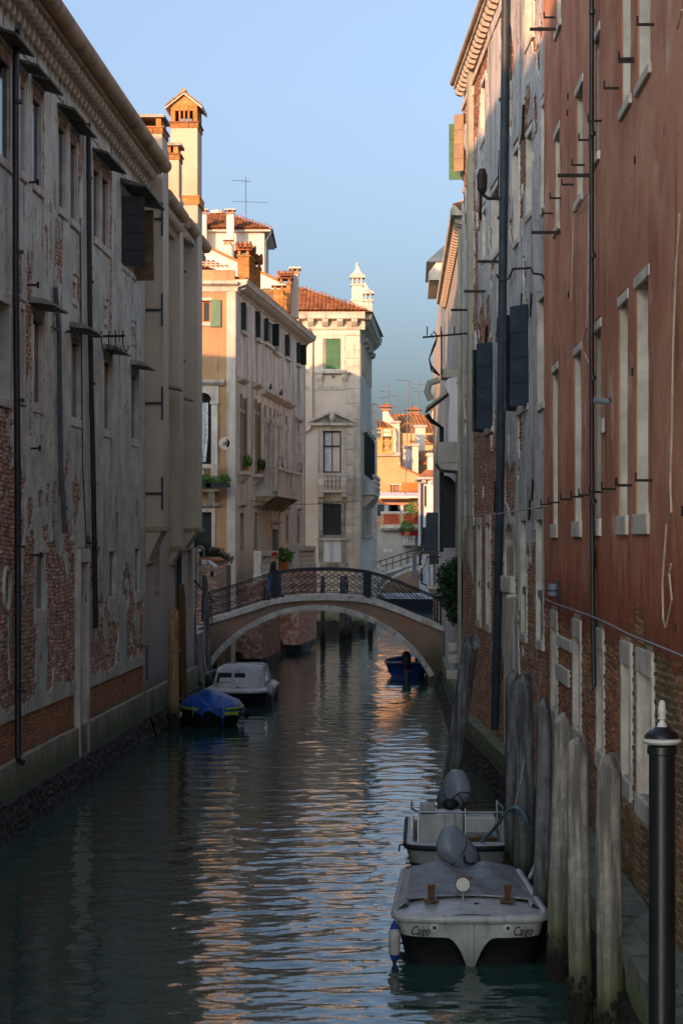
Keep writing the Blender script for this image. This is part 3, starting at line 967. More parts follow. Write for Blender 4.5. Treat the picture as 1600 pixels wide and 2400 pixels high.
# meat-hook rail above the fourth canopy
ra, rb = lp('B', 690, 905, -.10), lp('B', 915, 898, -.10)
rail = MB()
rail.tube([(ra[0], -.10, ra[2]), (ra[0] + .05, -.75, ra[2]), ], .02, 6)
h0 = Vector(lp('B', 690, 905, -.12)); h1 = Vector(lp('B', 917, 900, -.75))
rl = MB().tube([tuple(h0), tuple(h1)], .028, 6).build('hook_rail', M['iron'], L1)
for k in range(4):
    c = h0.lerp(h1, .25 + k * .23)
    pts = [(c.x, c.y, c.z + .12), (c.x, c.y, c.z - .15), (c.x + .04, c.y - .02, c.z - .3), (c.x, c.y - .08, c.z - .36), (c.x - .02, c.y - .13, c.z - .3), (c.x, c.y - .13, c.z - .22)]
    MB().tube(pts, .014, 6).build('hook', M['iron'], rl, smooth=True)
for q in (('A', 205, 1340), ('B', 205, 528), ('B', 480, 870), ('C', 220, 160), ('C', 228, 945), ('C', 645, 855)):
    a = lp(*q, -.02)
    MB().box(a[0] - .02, a[0] + .02, -.22, 0, a[2] - .02, a[2] + .02).box(a[0] - .025, a[0] + .025, -.24, -.2, a[2] - .06, a[2] + .06).build('wall_hook', M['iron'], L1)
# chain at the far end
cz = lp('D', 1080, 362, -.18)
for k in range(9):
    a = k % 2
    z = cz[2] - .04 - k * .10
    MB().tube([(cz[0] + (.03 if a else 0) * math.cos(t), -.18 + (0 if a else .03) * math.cos(t), z + .06 * math.sin(t)) for t in [i * math.pi / 4 for i in range(8)]], .012, 5, closed=True).build('chain_link', M['iron'], L1)
MB().box(cz[0] - .02, cz[0] + .02, -.2, 0, cz[2], cz[2] + .03).build('wall_hook', M['iron'], L1)

# ================================================================== left: smooth house with corbelled flues
uF = LF.px(455, 1300)[0]
L2F = LF
L2 = thing('flue_house', 'smooth beige house with three projecting chimney flues on its canal wall', 'house', (LF.o[0], LF.o[1], 0), LF.a)
o1 = LF.rect('V', 168, 212, 282, 735)
o2 = LF.rect('B', 1202, 1233, 1325, 1750)
o3 = LF.rect('V', 385, 438, 330, 990)
o4 = LF.rect('A', 1195, 1240, 1680, 1900)
o4 = (o4[0], o4[1], LF.z('B', 1195, 1180)[1], LF.z('B', 1195, 90)[1])
o5 = LF.rect('V', 548, 590, 290, 1000)
facade(L2, uE + .003, uF, -.6, 15.0, [o1, o2, o3, o5], M['plaster_smooth'], depth=.25)
body(L2, uE + .1, uF - .05, .4, 17, -.5, 15.0, M['plaster_smooth'])
MB().box(uF - .3, uF - .001, .3, 17, 0.5, 15.6).build('end_wall', M['plaster_smooth'], L2)
MB().prism([(-.25, 15.4), (6, 17.2), (17, 17.9), (17, 15.0), (.3, 15.0)], uE + .05, uF - .05, 'x').build('roof', M['tile_far'], L2)
for r in (o1, o2, o5): window(L2, r, 'pane_dark', recess=.09, jamb=.04, head=.12, sill=.16, st='plaster_smooth', sill_out=.03)
window(L2, o3, 'shutter_dark', recess=.2, jamb=.05, head=.1, st='plaster_smooth')
mussel_bank(L2, uE, uF, -.4, .62, -.15, -.5, seed=8)
n = int((uF - uE) / 1.2)
for k in range(n):
    a = uE + (uF - uE) * k / n; c = uE + (uF - uE) * (k + 1) / n
    MB().box(a + .004, c - .004, -.14, .1, .42, 1.22).build('plinth_stone', M['plinth'], L2, bevel=.015)


def flue(key, xroot, width, proj, ztop, zbase, zfoot, bm='plaster_flue'):
    u = LF.z(key, xroot, 740)[0]
    b = MB().box(u, u + width, -proj, .3, zbase, ztop)
    f = b.build('flue', M[bm], L2)
    t = MB()
    t.hexa([(u + .02, -.03, zfoot), (u + width - .02, -.03, zfoot), (u + width - .02, .05, zfoot), (u + .02, .05, zfoot),
            (u + .02, -proj + .03, zbase - .12), (u + width - .02, -proj + .03, zbase - .12), (u + width - .02, .05, zbase - .12), (u + .02, .05, zbase - .12)])
    t.build('flue_bracket', M[bm], f)
    MB().box(u - .03, u + width + .03, -proj - .05, 0, zbase - .12, zbase - .001).build('flue_band', M['gutter_clay'], f)
    MB().tube([(u - .02, -.03, zfoot), (u + width + .02, -.03, zfoot)], .06, 8).build('flue_foot', M['gutter_clay'], f)
    return u


z_b1 = LF.z('C', 1070, 735)[1]; z_f1 = LF.z('C', 1085, 1000)[1]
uf1 = flue('C', 1070, 1.3, .47, 16.2, z_b1, z_f1)
uf2 = flue('C', 1250, .9, .30, 15.6, LF.z('C', 1250, 880)[1], LF.z('C', 1255, 1010)[1])
uf3 = flue('C', 1337, 1.3, .50, 15.9, LF.z('C', 1337, 742)[1], LF.z('C', 1340, 905)[1])
# T-shaped iron ties on the first flue
for (k, y) in (('A', 1582), ('B', 690), ('B', 1383), ('C', 487)):
    z = LF.z(k, 1045, y, 0)[1]
    b = MB().box(uf1 - .05, uf1 - .002, -.46, 0, z - .03, z + .03).box(uf1 - .06, uf1 - .003, -.49, -.44, z - .45, z + .45)
    b.build('iron_tie', M['pipe_navy'], L2)
# gutters and corbels between the flues
for (a, c) in ((uf1 + 1.3, uf2), (uf2 + .9, uf3), (uf3 + 1.3, uF)):
    u = a + .15
    while u < c - .1:
        inst('corbel', cmesh, L2, (u, -.0, 14.55)); u += .42
    MB().tube([(a + .02, -.42, 15.0), (c - .02, -.42, 15.0)], .17, 14).build('gutter_section', M['gutter_clay'], L2, smooth=True)
    MB().box(a + .01, c - .01, -.36, .2, 14.775, 14.83).build('eave_board', M['corbel'], L2)
pipe(L2, [(uf2 + 1.15, -.3, 14.9), (uf2 + 1.15, -.14, 14.5), (uf2 + 1.2, -.14, 4.0)], .075, 'pipe_navy', clips=4)
pipe(L2, [(uf2 + 1.2, -.14, 4.0), (uf2 + 1.2, -.14, .9)], .085, 'pipe_rust', clips=1)
for (u_, z_) in ((o2[0], o2[3]), (uf2 + 1.5, o2[3] - .1), (uf2 + 1.6, LF.z('B', 1310, 260)[1])):
    MB().prism([(-.5, z_ + .1), (-.5, z_ + .15), (0, z_ + .3), (0, z_ + .2)], u_ - .2, u_ + .75, 'x').build('window_canopy', M['stone_dirty'], L2)


def chimney(root, u, y, w, d, z0, ztop, body_m, cap='gable', band=None, open_h=.6, name='chimney'):
    """plastered shaft with brick bands, an open lantern and a gabled tile cap; front faces -u side of the frame's camera end"""
    ch = MB().box(u, u + d, y - w / 2, y + w / 2, z0, ztop).build(name, M[body_m], root)
    e = .05
    rows = 3
    z = ztop
    def brick_ring(z, rows, out):
        for r in range(rows):
            n = 3
            for k in range(n):
                ww = (w + 2 * out) / n
                a = y - w / 2 - out + k * ww
                MB().box(u - out, u + d + out, a + .006, a + ww - .006, z + r * .075 + .004, z + (r + 1) * .075).build('brick', M['chim_brick'], ch)
        return z + rows * .075
    z = brick_ring(z, 2, .03)
    MB().box(u - .06, u + d + .06, y - w / 2 - .06, y + w / 2 + .06, z + .002, z + .05).build('tile_course', M['tile'], ch)
    z += .05
    if cap == 'gable':
        # corner piers and slim posts
        for (a, c) in ((y - w / 2, y - w / 2 + .14), (y + w / 2 - .14, y + w / 2)):
            MB().box(u, u + d, a, c, z + .001, z + open_h).build('pier', M['chim_brick'], ch)
        for k in range(3):
            yy = y - w / 2 + .14 + (w - .28) * (k + 1) / 4
            MB().box(u + .02, u + .12, yy - .03, yy + .03, z + .001, z + open_h).build('post', M['chim_brick'], ch)
            MB().box(u + d - .12, u + d - .02, yy - .03, yy + .03, z + .001, z + open_h).build('post', M['chim_brick'], ch)
        z += open_h
        z = brick_ring(z + .002, 2, .0)
        MB().prism([(y - w / 2 - .02, z + .002), (y + w / 2 + .02, z + .002), (y, z + w * .38)], u - .01, u + d + .01, 'x').build('gable', M['chim_brick'], ch)
        for sgn in (-1, 1):
            t = MB()
            yo = y + sgn * (w / 2 + .16); zo = z - .1
            zp = z + w * .38 + .03
            th = .055
            for j, (m_, h) in enumerate((('p2_plaster', .0), ('tile', .06))):
                q = MB().hexa([(u - .12 - j * .03, y, zp + h), (u + d + .12, y, zp + h), (u + d + .12, yo, zo + h), (u - .12 - j * .03, yo, zo + h),
                               (u - .12 - j * .03, y, zp + h + th), (u + d + .12, y, zp + h + th), (u + d + .12, yo, zo + h + th), (u - .12 - j * .03, yo, zo + h + th)])
                q.build('roof_slab', M[m_], ch)
        MB().tube([(u - .18, y, zp + .12), (u + d + .15, y, zp + .12)], .075, 8).build('ridge_tile', M['gutter_clay'], ch, smooth=True)
    elif cap == 'slab':
        for (a, c) in ((y - w / 2 + .03, y - w / 2 + .17), (y + w / 2 - .17, y + w / 2 - .03)):
            MB().box(u + .03, u + d - .03, a, c, z + .001, z + open_h).build('pier', M['chim_brick'] if band is None else M[band], ch)
        MB().box(u - .07, u + d + .07, y - w / 2 - .07, y + w / 2 + .07, z + open_h + .001, z + open_h + .08).build('cap_slab', M['stone_dirty'], ch)
    return ch


# the tall chimney on the third flue (front toward the camera), a middle one and a squat one
zc3 = LF.z('R', 490, 880)[1] if False else None
dC = 24 + uf3
zsh = EYE + (CY - zc('R', 490, 885)[1]) / FPX * dC
MB().box(uf3 - .05, uf3 + 1.35, -.56, .42, 15.9, 16.12).build('brick_band', M['chim_brick'], L2)
MB().box(uf3 - .06, uf3 + 1.36, -.57, .43, 16.124, 16.17).build('brick_band', M['chim_brick'], L2)
chimney(L2, uf3 + .0, -.07, .84, 1.25, 16.17, zsh, 'plaster_chimney', open_h=.34)
chimney(L2, uf1 + .02, -.06, .78, 1.2, 16.2, 16.45, 'plaster_chimney', cap='slab', open_h=.24)
chimney(L2, uf2 + .05, -.05, .42, .8, 15.6, 16.75, 'plaster_chimney', cap='slab', open_h=.22)
MB().box(uf1 - .4, uf1 + .0, .2, 1.6, 15, 16.75).build('chimney_wall', M['plaster_chimney'], L2)

# ================================================================== right: red house
RF = Frame(3.70, 37.3, -0.01875, -1.0)
R0 = thing('red_house', 'tall red plastered house at right with bare brick along its base', 'house', (RF.o[0], RF.o[1], 0), RF.a)
RL, RT = 23.5, 15.5
upper = [RF.rect('J', 797, 828, -60, 205), RF.rect('J', 787, 817, 860, 1415), RF.rect('J', 917, 958, 600, 1250), RF.rect('J', 1030, 1063, 270, 985),
         RF.rect('J', 1200, 1258, -120, 680), RF.rect('J', 1300, 1378, -330, 525)]
zlo = RF.z('L', 1290, 275)[1]
middle = []
for (a, c, yt, yb) in ((775, 806, 985, 330), (908, 952, 880, 325), (1030, 1072, 740, 318), (1183, 1237, 580, 293), (1285, 1366, 465, 280)):
    q = RF.rect('K', a, c, yt, yb, kb='L')
    middle.append((q[0], q[1], zlo, q[3]))
grd = []
for (a, c, yt, yb, kb) in ((768, 800, 960, 1455, 'L'), (905, 943, 1025, 1570, 'L'), (1052, 1084, 1095, 1710, 'L')):
    grd.append(RF.rect('L', a, c, yt, yb, kb=kb))
q = RF.rect('L', 1205, 1252, 1185, 640, kb='W'); q = (q[0], q[1], RF.z('W', 245, 640)[1], q[3]); grd.append(q)
q = RF.rect('L', 1303, 1383, 1240, 765, kb='W'); q = (q[0], q[1], RF.z('W', 345, 765)[1], q[3]); grd.append(q)
facade(R0, 0, RL, -.6, RT, upper + middle + grd, M['mortar'], depth=.34)
body(R0, .1, RL, .45, 12, -.5, RT - .1, M['mortar'])
rhole = [(a - .03, c + .03, d - .26, e + .20) for (a, c, d, e) in middle] + [(a - .03, c + .03, d - .14, e + .2) for (a, c, d, e) in upper] + [(a - .2, c + .2, d - .3, e + .32) for (a, c, d, e) in grd]


def red_field(u, z):
    f = (z - 3.95 - .13 * fbm(u * 1.1, u * 0, 4) - .1 * fbm(u * 4, z * 4, 5, 3) + np.where(u < 5.0, .25, 0) * 0) * 3
    scar = fbm((u - 10.5) * 1.2, z * 1.0, 14, 4) * .7
    blob = 1.0 - ((u - 13.6) / .75) ** 2 - ((z - 4.1) / .7) ** 2 + scar
    f = np.minimum(f, .5 - np.clip(blob, -1, 2))
    return f


plaster_sheet(R0, M['red_plaster'], 0, RL, 3.4, RT, red_field, rhole, du=.10, dz=.07, amp=.006, y=-.018)


def rhole_ok(u, z):
    k = np.ones_like(u, bool)
    for (a, c, d, e) in rhole:
        k &= ~((u > a - .05) & (u < c + .05) & (z > d) & (z < e))
    return k


mat('base_brick', '84573a', '6d4832', '93806c', scale=1.8, island=0.36, bump=0.7, bscale=32, zmix=((1.3, 2.6, '3f4a2a', 1.3, .55),))
lay_bricks(R0, 'base', M['base_brick'], .05, RL - .5, .9, 4.6, lambda u, z: (red_field(u, z) < .3) & rhole_ok(u, z), bl=.255, bh=.078, proud=.022, rough=1.2,
           key=lambda c: abs(c[0] - 15.2) * 1.0 + abs(c[1] - 2.9) * .9)
for r in upper + middle:
    tall = r in middle
    p = window(R0, r, 'pane_grey', recess=.3, head=.13, sill=.24 if tall else .12, st='stone_white', sill_out=.06, proud=.03, depth=.32)
    # white painted reveal on the far side of the opening
    MB().box(r[0] + .002, r[0] + .03, .0, .297, r[2] + .002, r[3] - .002).build('reveal', M['stone_white'], p)
    for s in (0, 1):
        uu = (r[0] - .30, r[1] + .30)[s]
        zz = r[2] + .35
        MB().box(uu - .012, uu + .012, -.2, 0, zz - .015, zz + .015).box(uu - .014, uu + .014, -.21, -.19, zz - .015, zz + .09).build('shutter_stay', M['iron'], R0)
for i, r in enumerate(grd):
    p = window(R0, r, 'house_grey' if i < 3 else 'shutter_dark', recess=.28, jamb=.14, head=.28, sill=.24, st='stone', sill_out=.05, depth=.33)
# loose stones let into the brick
for (a, c, yt, yb) in ((815, 897, 1012, 1080), (803, 882, 1182, 1280)):
    q = RF.rect('L', a, c, yt, yb)
    MB().box(q[0], q[1], -.06, .02, q[2], q[3]).build('stone_block', M['stone'], R0, bevel=.02)
def rp(k, x, y, off): 
    q = RF.z(k, x, y, off); return (q[0], off, q[1])


pipe(R0, [rp('J', 1008, -300, -.1), rp('J', 1006, 900, -.1), rp('K', 1008, 1500, -.1), rp('L', 1014, 900, -.1), rp('L', 1022, 1330, -.1)], .034, 'pipe_black', clips=6)
MB().tube([rp('L', 1022, 1330, -.1), rp('L', 1000, 1365, -.2)], .02, 6).build('pipe_spout', M['pipe_black'], R0)
for pts in ([('J', 985, 1180), ('J', 960, 1220), ('J', 925, 1275), ('J', 895, 1295), ('J', 885, 1700), ('K', 880, 530)], [('J', 990, 1180), ('J', 988, 1500), ('J', 983, 1820), ('K', 975, 700), ('K', 955, 780), ('K', 965, 860), ('K', 998, 935)],
            [('J', 1560, 60), ('J', 1530, 180)], [('K', 1545, 0), ('K', 1525, 300), ('K', 1505, 800), ('K', 1498, 1300), ('K', 1488, 1650), ('L', 1495, 260), ('L', 1465, 330), ('L', 1440, 700), ('L', 1445, 920), ('L', 1460, 970), ('L', 1498, 800), ('L', 1482, 640), ('L', 1492, 580)]):
    MB().tube([rp(k, x, y, -.07) for (k, x, y) in pts], .011, 6).build('wall_cable', M['cable'], R0, smooth=True)
for (k, x0, x1, y) in (('J', 880, 1002, 1074), ('J', 745, 812, 1424), ('J', 765, 800, 178)):
    a = rp(k, x1, y, -.03)
    MB().box(a[0] - .02, a[0] + .02, -.5, 0, a[2] - .025, a[2] + .025).build('iron_bracket', M['iron'], R0)
for (k, x, y) in (('J', 860, 590), ('J', 858, 690), ('J', 1270, 980), ('K', 865, 500), ('K', 1255, 970), ('L', 1560, 255), ('L', 1520, 970)):
    a = rp(k, x, y, -.03)
    MB().box(a[0] - .012, a[0] + .012, -.04, 0, a[2] - .05, a[2] + .05).build('wall_spike', M['iron'], R0)
# camera, intercom plate, bulkhead lamp, vent
a = rp('K', 1110, 1155, -.05)
c_ = MB().lathe([(.06, 0), (.06, .05)], (a[0], 0, a[2]), 10).build('security_camera', M['pipe_navy'], R0)
MB().tube([(a[0], -.05, a[2]), (a[0] + .02, -.12, a[2] + .01), (a[0] + .05, -.24, a[2] + .02)], .038, 10).build('camera_barrel', M['motor_grey'], c_)
q = RF.rect('K', 1085, 1102, 1265, 1350)
MB().box(q[0], q[1], -.07, -.03, q[2], q[3]).build('intercom_plate', M['stone_white'], R0)
q = RF.rect('L', 1038, 1046, 490, 600)
MB().box(q[0], q[1], -.07, -.03, q[2], q[3]).build('thermometer_plate', M['iron'], R0)
q = RF.rect('L', 790, 848, 685, 775)
um = (q[0] + q[1]) / 2
lb = MB().box(um - .16, um + .16, -.06, -.02, q[2] - .03, q[3] + .03).build('bulkhead_lamp', M['pipe_navy'], R0)
MB().tube([(um, -.13, q[2] + .03), (um, -.13, q[3] - .03)], .09, 12).build('lamp_glass', M['motor_grey'], lb, smooth=True)
for zz in (q[2] + .1, q[3] - .15): MB().lathe([(.098, 0), (.098, .02)], (um, -.13, zz), 12).build('cage_ring', M['iron'], lb)
# quay ledge along the red house
ku = 6.5
while ku < 24.5:
    ln = 1.5 + random.random() * .5
    for (ya, yb) in ((-.58, -.32), (-.314, -.03)):
        MB().box(ku + .006, ku + ln - .006, ya, yb, 1.0, 1.2 + random.random() * .012).build('ledge_slab', M['ledge_stone'], R0, bevel=.012)
    ku += ln
MB().box(6.6, 26, -.50, 0.0, -.6, .998).build('ledge_wall', M['plinth'], R0)
mussel_bank(R0, 6.5, 24, -.4, .7, -.54, -.64, seed=12)
mussel_bank(R0, 0, 6.6, -.4, .8, -.12, -.45, seed=13)
a = rp('W', 240, 1330, -.1)
MB().box(a[0] - .02, a[0] + .02, -.25, .0, a[2] + .04, a[2] + .08).box(a[0] - .02, a[0] + .02, -.25, -.2, a[2] - .12, a[2] + .04).build('wooden_bracket', M['varnish'], R0)
# rope slung along the wall
pts = []
for (x, y) in ((722, 795), (800, 828), (900, 862), (1010, 900), (1130, 955), (1245, 1015), (1400, 1075), (1568, 1145), (1700, 1200)):
    q = RF.z('L', x, y, -.12); pts.append(tuple(RF.world(q[0], -.12, q[1])))
tag(MB().tube(pts, .011, 6).build('wall_rope', M['rope'], None, smooth=True), 'thin pale rope slung along the red house above its bare brick', 'rope')

# ================================================================== right: peeling house
PF = Frame(3.28, 55.0, 0.0252, -1.0)
R1 = thing('peeling_house', 'tall grey house with plaster flaking off brick, beside the red house', 'house', (PF.o[0], PF.o[1], 0), PF.a)
PL = 17.7; PT = 17.3
w_sh1 = PF.rect('K', 565, 632, 640, 1200); w_sh2 = PF.rect('K', 362, 410, 850, 1330)
w_up = [PF.rect('J', 612, 657, -260, 290), PF.rect('J', 338, 365, 535, 880), PF.rect('J', 540, 568, 950, 1490), PF.rect('J', 618, 653, 850, 1330), PF.rect('J', 712, 744, 660, 1280), PF.rect('J', 348, 368, 1310, 1590), PF.rect('J', 404, 448, 1200, 1580)]
w_mid = [PF.rect('K', 692, 733, 540, 1170)]
w_low = [PF.rect('L', 313, 332, 345, 920), PF.rect('L', 368, 390, 332, 945), PF.rect('L', 583, 614, 318, 1000), PF.rect('L', 678, 716, 312, 1040)]
arch = PF.rect('L', 486, 540, 330, 650)
gate = PF.rect('A', 0, 1, 0, 1) if False else None
facade(R1, 0, PL, -.6, PT, [w_sh1, w_sh2] + w_up + w_mid + w_low + [arch], M['mortar'], depth=.32)
body(R1, .1, PL - .05, .45, 11, -.5, PT - .1, M['mortar'])
MB().prism([(-.2, PT + .32), (5, PT + 1.8), (11, PT + .2), (11, PT - .1), (.3, PT - .1)], 0, PL, 'x').build('roof', M['tile_far'], R1)
phole = [(a - .1, c + .1, d - .14, e + .16) for (a, c, d, e) in [w_sh1, w_sh2] + w_up + w_mid] + [(a - .12, c + .12, d - .2, e + .22) for (a, c, d, e) in w_low] + [(arch[0] - .1, arch[1] + .12, .8, arch[3] + .1)]


def peel_field(u, z):
    n = fbm(u * .5, z * .33, 41, 5) * 1.25 + fbm(u * 1.9, z * 1.2, 44, 4) * .55
    prof_ = np.interp(z, [1, 4.6, 5.6, 7.5, 9.5, 12, 14.5, 17], [-1.2, -.7, -.05, .0, .35, .35, .15, .0])
    near = np.interp(u, [4, 9, 13, 17], [-.25, .05, .25, .25])
    return prof_ + near + n


plaster_sheet(R1, M['peel_plaster'], 0, PL, 1.0, PT, peel_field, phole, du=.09, dz=.07, amp=.02, seed=5)


def phole_ok(u, z):
    k = np.ones_like(u, bool)
    for (a, c, d, e) in phole:
        k &= ~((u > a - .05) & (u < c + .05) & (z > d) & (z < e))
    return k


lay_bricks(R1, 'peel', M['peel_brick'], .02, PL - .02, .9, PT - .05, lambda u, z: (peel_field(u, z) < .25) & phole_ok(u, z), bl=.25, bh=.078, proud=.02, rough=1.0, single=0)
for i, r in enumerate(w_up):
    window(R1, r, ('shutter_blue', 'shutter_blue', 'shutter_navy', 'pane_grey', 'pane_grey', 'pane_grey', 'pane_grey')[i], recess=(.1, .06, .12, .24, .24, .2, .2)[i], jamb=.06, head=.14, sill=.12, st='stone_white', sill_out=.06)
for r in w_mid: window(R1, r, 'pane_grey', recess=.22, jamb=.07, head=.14, sill=.14, st='stone_white')
for r in w_low:
    zz = r[2] + (r[3] - r[2]) * .38
    p = window(R1, r, 'pane_dark', recess=.10, jamb=.1, head=.2, sill=.18, st='stone_white', sill_out=.05)
    MB().box(r[0] + .003, r[1] - .003, .0, .095, zz - .06, zz + .08).build('sill', M['stone_dirty'], p)
    MB().box(r[0] + .003, r[1] - .003, .05, .095, r[2] + .002, zz - .062).build('panel', M['house_grey'], p)
for r, k in ((w_sh1, 1), (w_sh2, 2)):
    p = window(R1, r, 'pane_dark', recess=.22, jamb=.08, head=.1, sill=.14, st='stone_white')
    wl = .50 if k == 1 else .52
    shutter(p, r[1] + .03, -.05, r[2] - .05, r[3] + .05, wl, 215, 'shutter_navy')
    shutter(p, r[0] - .03, -.05, r[2] - .05, r[3] + .02, wl, -35, 'shutter_navy')
# arched recess and its tall stone jamb
p = window(R1, arch, 'pane_grey', recess=.3)
n = 10
arc = [((arch[0] + arch[1]) / 2 + (arch[1] - arch[0]) / 2 * math.cos(math.pi * k / n), arch[3] - .5 + .5 * math.sin(math.pi * k / n)) for k in range(n + 1)]
poly = [(arch[1] + .1, arch[3] - .5)] + [(arch[1] + .1, arch[3] + .12), (arch[0] - .1, arch[3] + .12), (arch[0] - .1, arch[3] - .5)] + arc[::-1]
MB().prism(poly, -.04, .28, 'y').build('arch_stone', M['stone_white'], p)
MB().box(arch[0] - .1, arch[0], -.04, .28, arch[2], arch[3] - .5).build('jamb', M['stone_white'], p)
MB().box(arch[1], arch[1] + .1, -.04, .28, arch[2], arch[3] - .5).build('jamb', M['stone_white'], p)
MB().box(arch[0] - .14, arch[1] + .12, -.12, .1, arch[2] - .35, arch[2] - .002).build('sill', M['stone_white'], p, bevel=.02)
MB().box(arch[0] - .1, arch[1] + .1, -.05, .1, .9, arch[2] - .352).build('panel', M['stone_white'], p)
def pp(k, x, y, off):
    q = PF.z(k, x, y, off); return (q[0], off, q[1])


pipe(R1, [pp('J', 484, -500, -.15), pp('J', 480, 300, -.15), pp('K', 462, 400, -.15), pp('L', 443, 300, -.15), pp('L', 415, 1590, -.15)], .09, 'pipe_navy', clips=7)
# concrete flue running down the far end
fu = PF.px(1104, 700)[0]; fu2 = PF.px(1116, 700)[0]
fl = MB().box(fu + .05, fu + .75, -.13, .05, 4.75, PT - .02).build('flue', M['concrete'], R1)
MB().hexa([(fu + .1, -.02, 4.2), (fu + .7, -.02, 4.2), (fu + .7, .05, 4.2), (fu + .1, .05, 4.2), (fu + .06, -.12, 4.749), (fu + .74, -.12, 4.749), (fu + .74, .05, 4.749), (fu + .06, .05, 4.749)]).build('flue_bracket', M['concrete'], fl)
# eaves
bp_ = MB()
bp_.prism([(0.02, -.02), (-.08, -.10), (-.20, -.06), (-.24, .0), (-.24, .12), (0.02, .12)], -.09, .09, 'x')
bmesh_ = bp_.mesh('corbel', M['istrian'])
u = .15
while u < PL:
    inst('corbel', bmesh_, R1, (u, 0, PT + .02)); u += .52
MB().box(0, PL, -.28, .3, PT + .142, PT + .22).build('eave_board', M['istrian'], R1)
MB().tube([(0, -.30, PT + .30), (PL, -.30, PT + .30)], .08, 10).build('gutter', M['gutter_clay'], R1, smooth=True)
MB().box(0, PL, -.07, 0.0, PT - .45, PT - .3).build('string_course', M['istrian'], R1)
cu = PF.px(1110, 60)[0]
ch = MB().box(cu, cu + .8, .3, 1.1, PT + .2, PT + 3.4).build('chimney', M['chim_brick'], R1)
MB().box(cu - .06, cu + .86, .24, 1.16, PT + 3.402, PT + 3.5).build('cap_slab', M['stone_dirty'], ch)
# green and tan shutters at the top far corner
r = PF.rect('J', 262, 276, 690, 1040)
r = (.25, .95, r[2], r[3])
hz0, hz1 = PF.z('J', 240, 1040)[1], PF.z('J', 240, 690)[1]
p = MB().box(.12, .62, -.035, -.01, hz0, hz1).build('window', M['pane_dark'], R1)
shutter(p, .62, -.05, hz0, hz1, .30, 232, 'shutter_tan')
shutter(p, .12, -.05, hz0 - .14, hz1 - .16, .36, -104, 'shutter_green')
# plinth, mussels, iron pieces
u = 0
while u < PL - .6:
    e = min(u + 1.1 + random.random() * .6, PL)
    MB().box(u + .004, e - .004, -.22 - random.random() * .02, .1, .4, .84 + random.random() * .02).build('plinth_stone', M['plinth'], R1, bevel=.03)
    u = e
mussel_bank(R1, -.1, PL, -.4, .5, -.22, -.55, seed=15)
for (k, x, y0, y1, ln) in (('J', 590, 640, 860, 0), ('J', 445, 920, 1150, 0), ('J', 330, 1170, 1345, 0), ('K', 583, 490, 610, 0), ('K', 435, 640, 790, 0), ('K', 365, 690, 800, 0), ('L', 650, 60, 190, 0), ('L', 632, 190, 310, 0), ('K', 420, 1640, 1829, 0), ('K', 640, 490, 630, 0)):
    a = pp(k, x, y0, -.05); b_ = pp(k, x - 6, y1, -.05)
    MB().tube([a, b_], .03, 6).build('iron_tie', M['iron'], R1)
for (k, x0, x1, y) in (('J', 340, 450, 1603), ('J', 228, 355, 1785), ('K', 210, 265, 592)):
    a = pp(k, x1, y, -.05)
    MB().box(a[0] - .02, a[0] + .02, -.55, 0, a[2] - .03, a[2] + .03).build('iron_bracket', M['iron'], R1)
a = pp('K', 715, 375, -.06)
MB().tube([(a[0], -.02, a[2] - .1), (a[0], -.1, a[2]), (a[0], -.25, a[2] + .02), (a[0], -.3, a[2] + .12), (a[0], -.62, a[2] + .1), (a[0], -.7, a[2] - .08), (a[0], -.85, a[2] - .12), (a[0], -.92, a[2])], .022, 6).build('lamp_hook', M['iron'], R1, smooth=True)
a = pp('J', 440, 1215, -.05)
lp_ = MB().tube([(a[0], 0, a[2]), (a[0], -.3, a[2]), (a[0], -.42, a[2] + .1)], .04, 8).build('wall_lamp', M['iron'], R1)
MB().lathe([(.06, 0), (.11, .1), (.12, .4), (.07, .55)], (a[0], -.42, a[2] + .1), 8).build('lamp_housing', M['iron'], lp_)
a = pp('L', 530, 780, -.1)
MB().tube([(a[0], 0, a[2]), (a[0] + .1, -.25, a[2])], .05, 8).build('security_camera', M['paint_white'], R1)
pts = [tuple(PF.world(*q_)) for q_ in [pp('L', 195, 288, -.12), pp('L', 430, 272, -.28), pp('L', 600, 245, -.12), pp('L', 735, 225, -.12)]]
tag(MB().tube(pts, .012, 6).build('wall_wire', M['cable'], None), 'thin wire strung level across the peeling house', 'wire')

# ================================================================== right: small white house with balcony, nearer than the bridge
QF = Frame(3.92, 78.0, -0.0272, -1.0)
R2 = thing('balcony_house', 'narrow pale house with walled balcony and dark arched shutter, before the bridge', 'house', (QF.o[0], QF.o[1], 0), QF.a)
QL = 22.6; QT = 14.0
ow = (18.3, 19.1, 10.0, 12.6); ow2 = (14.4, 15.3, 4.9, 7.2); ow3 = (20.3, 20.8, 4.2, 5.6)
facade(R2, 0, QL, -.6, QT, [ow, ow2, ow3], M['house_grey'], depth=.3)
body(R2, .1, QL, .4, 9, -.5, QT, M['house_grey'])
for r in (ow, ow3): window(R2, r, 'pane_grey', recess=.2, jamb=.08, head=.14, sill=.12, st='stone_white')
p = window(R2, ow2, 'pane_dark', recess=.2, jamb=.1, sill=.16, st='stone_white')
du_ = QF.z('T', 345, 1800)[0]
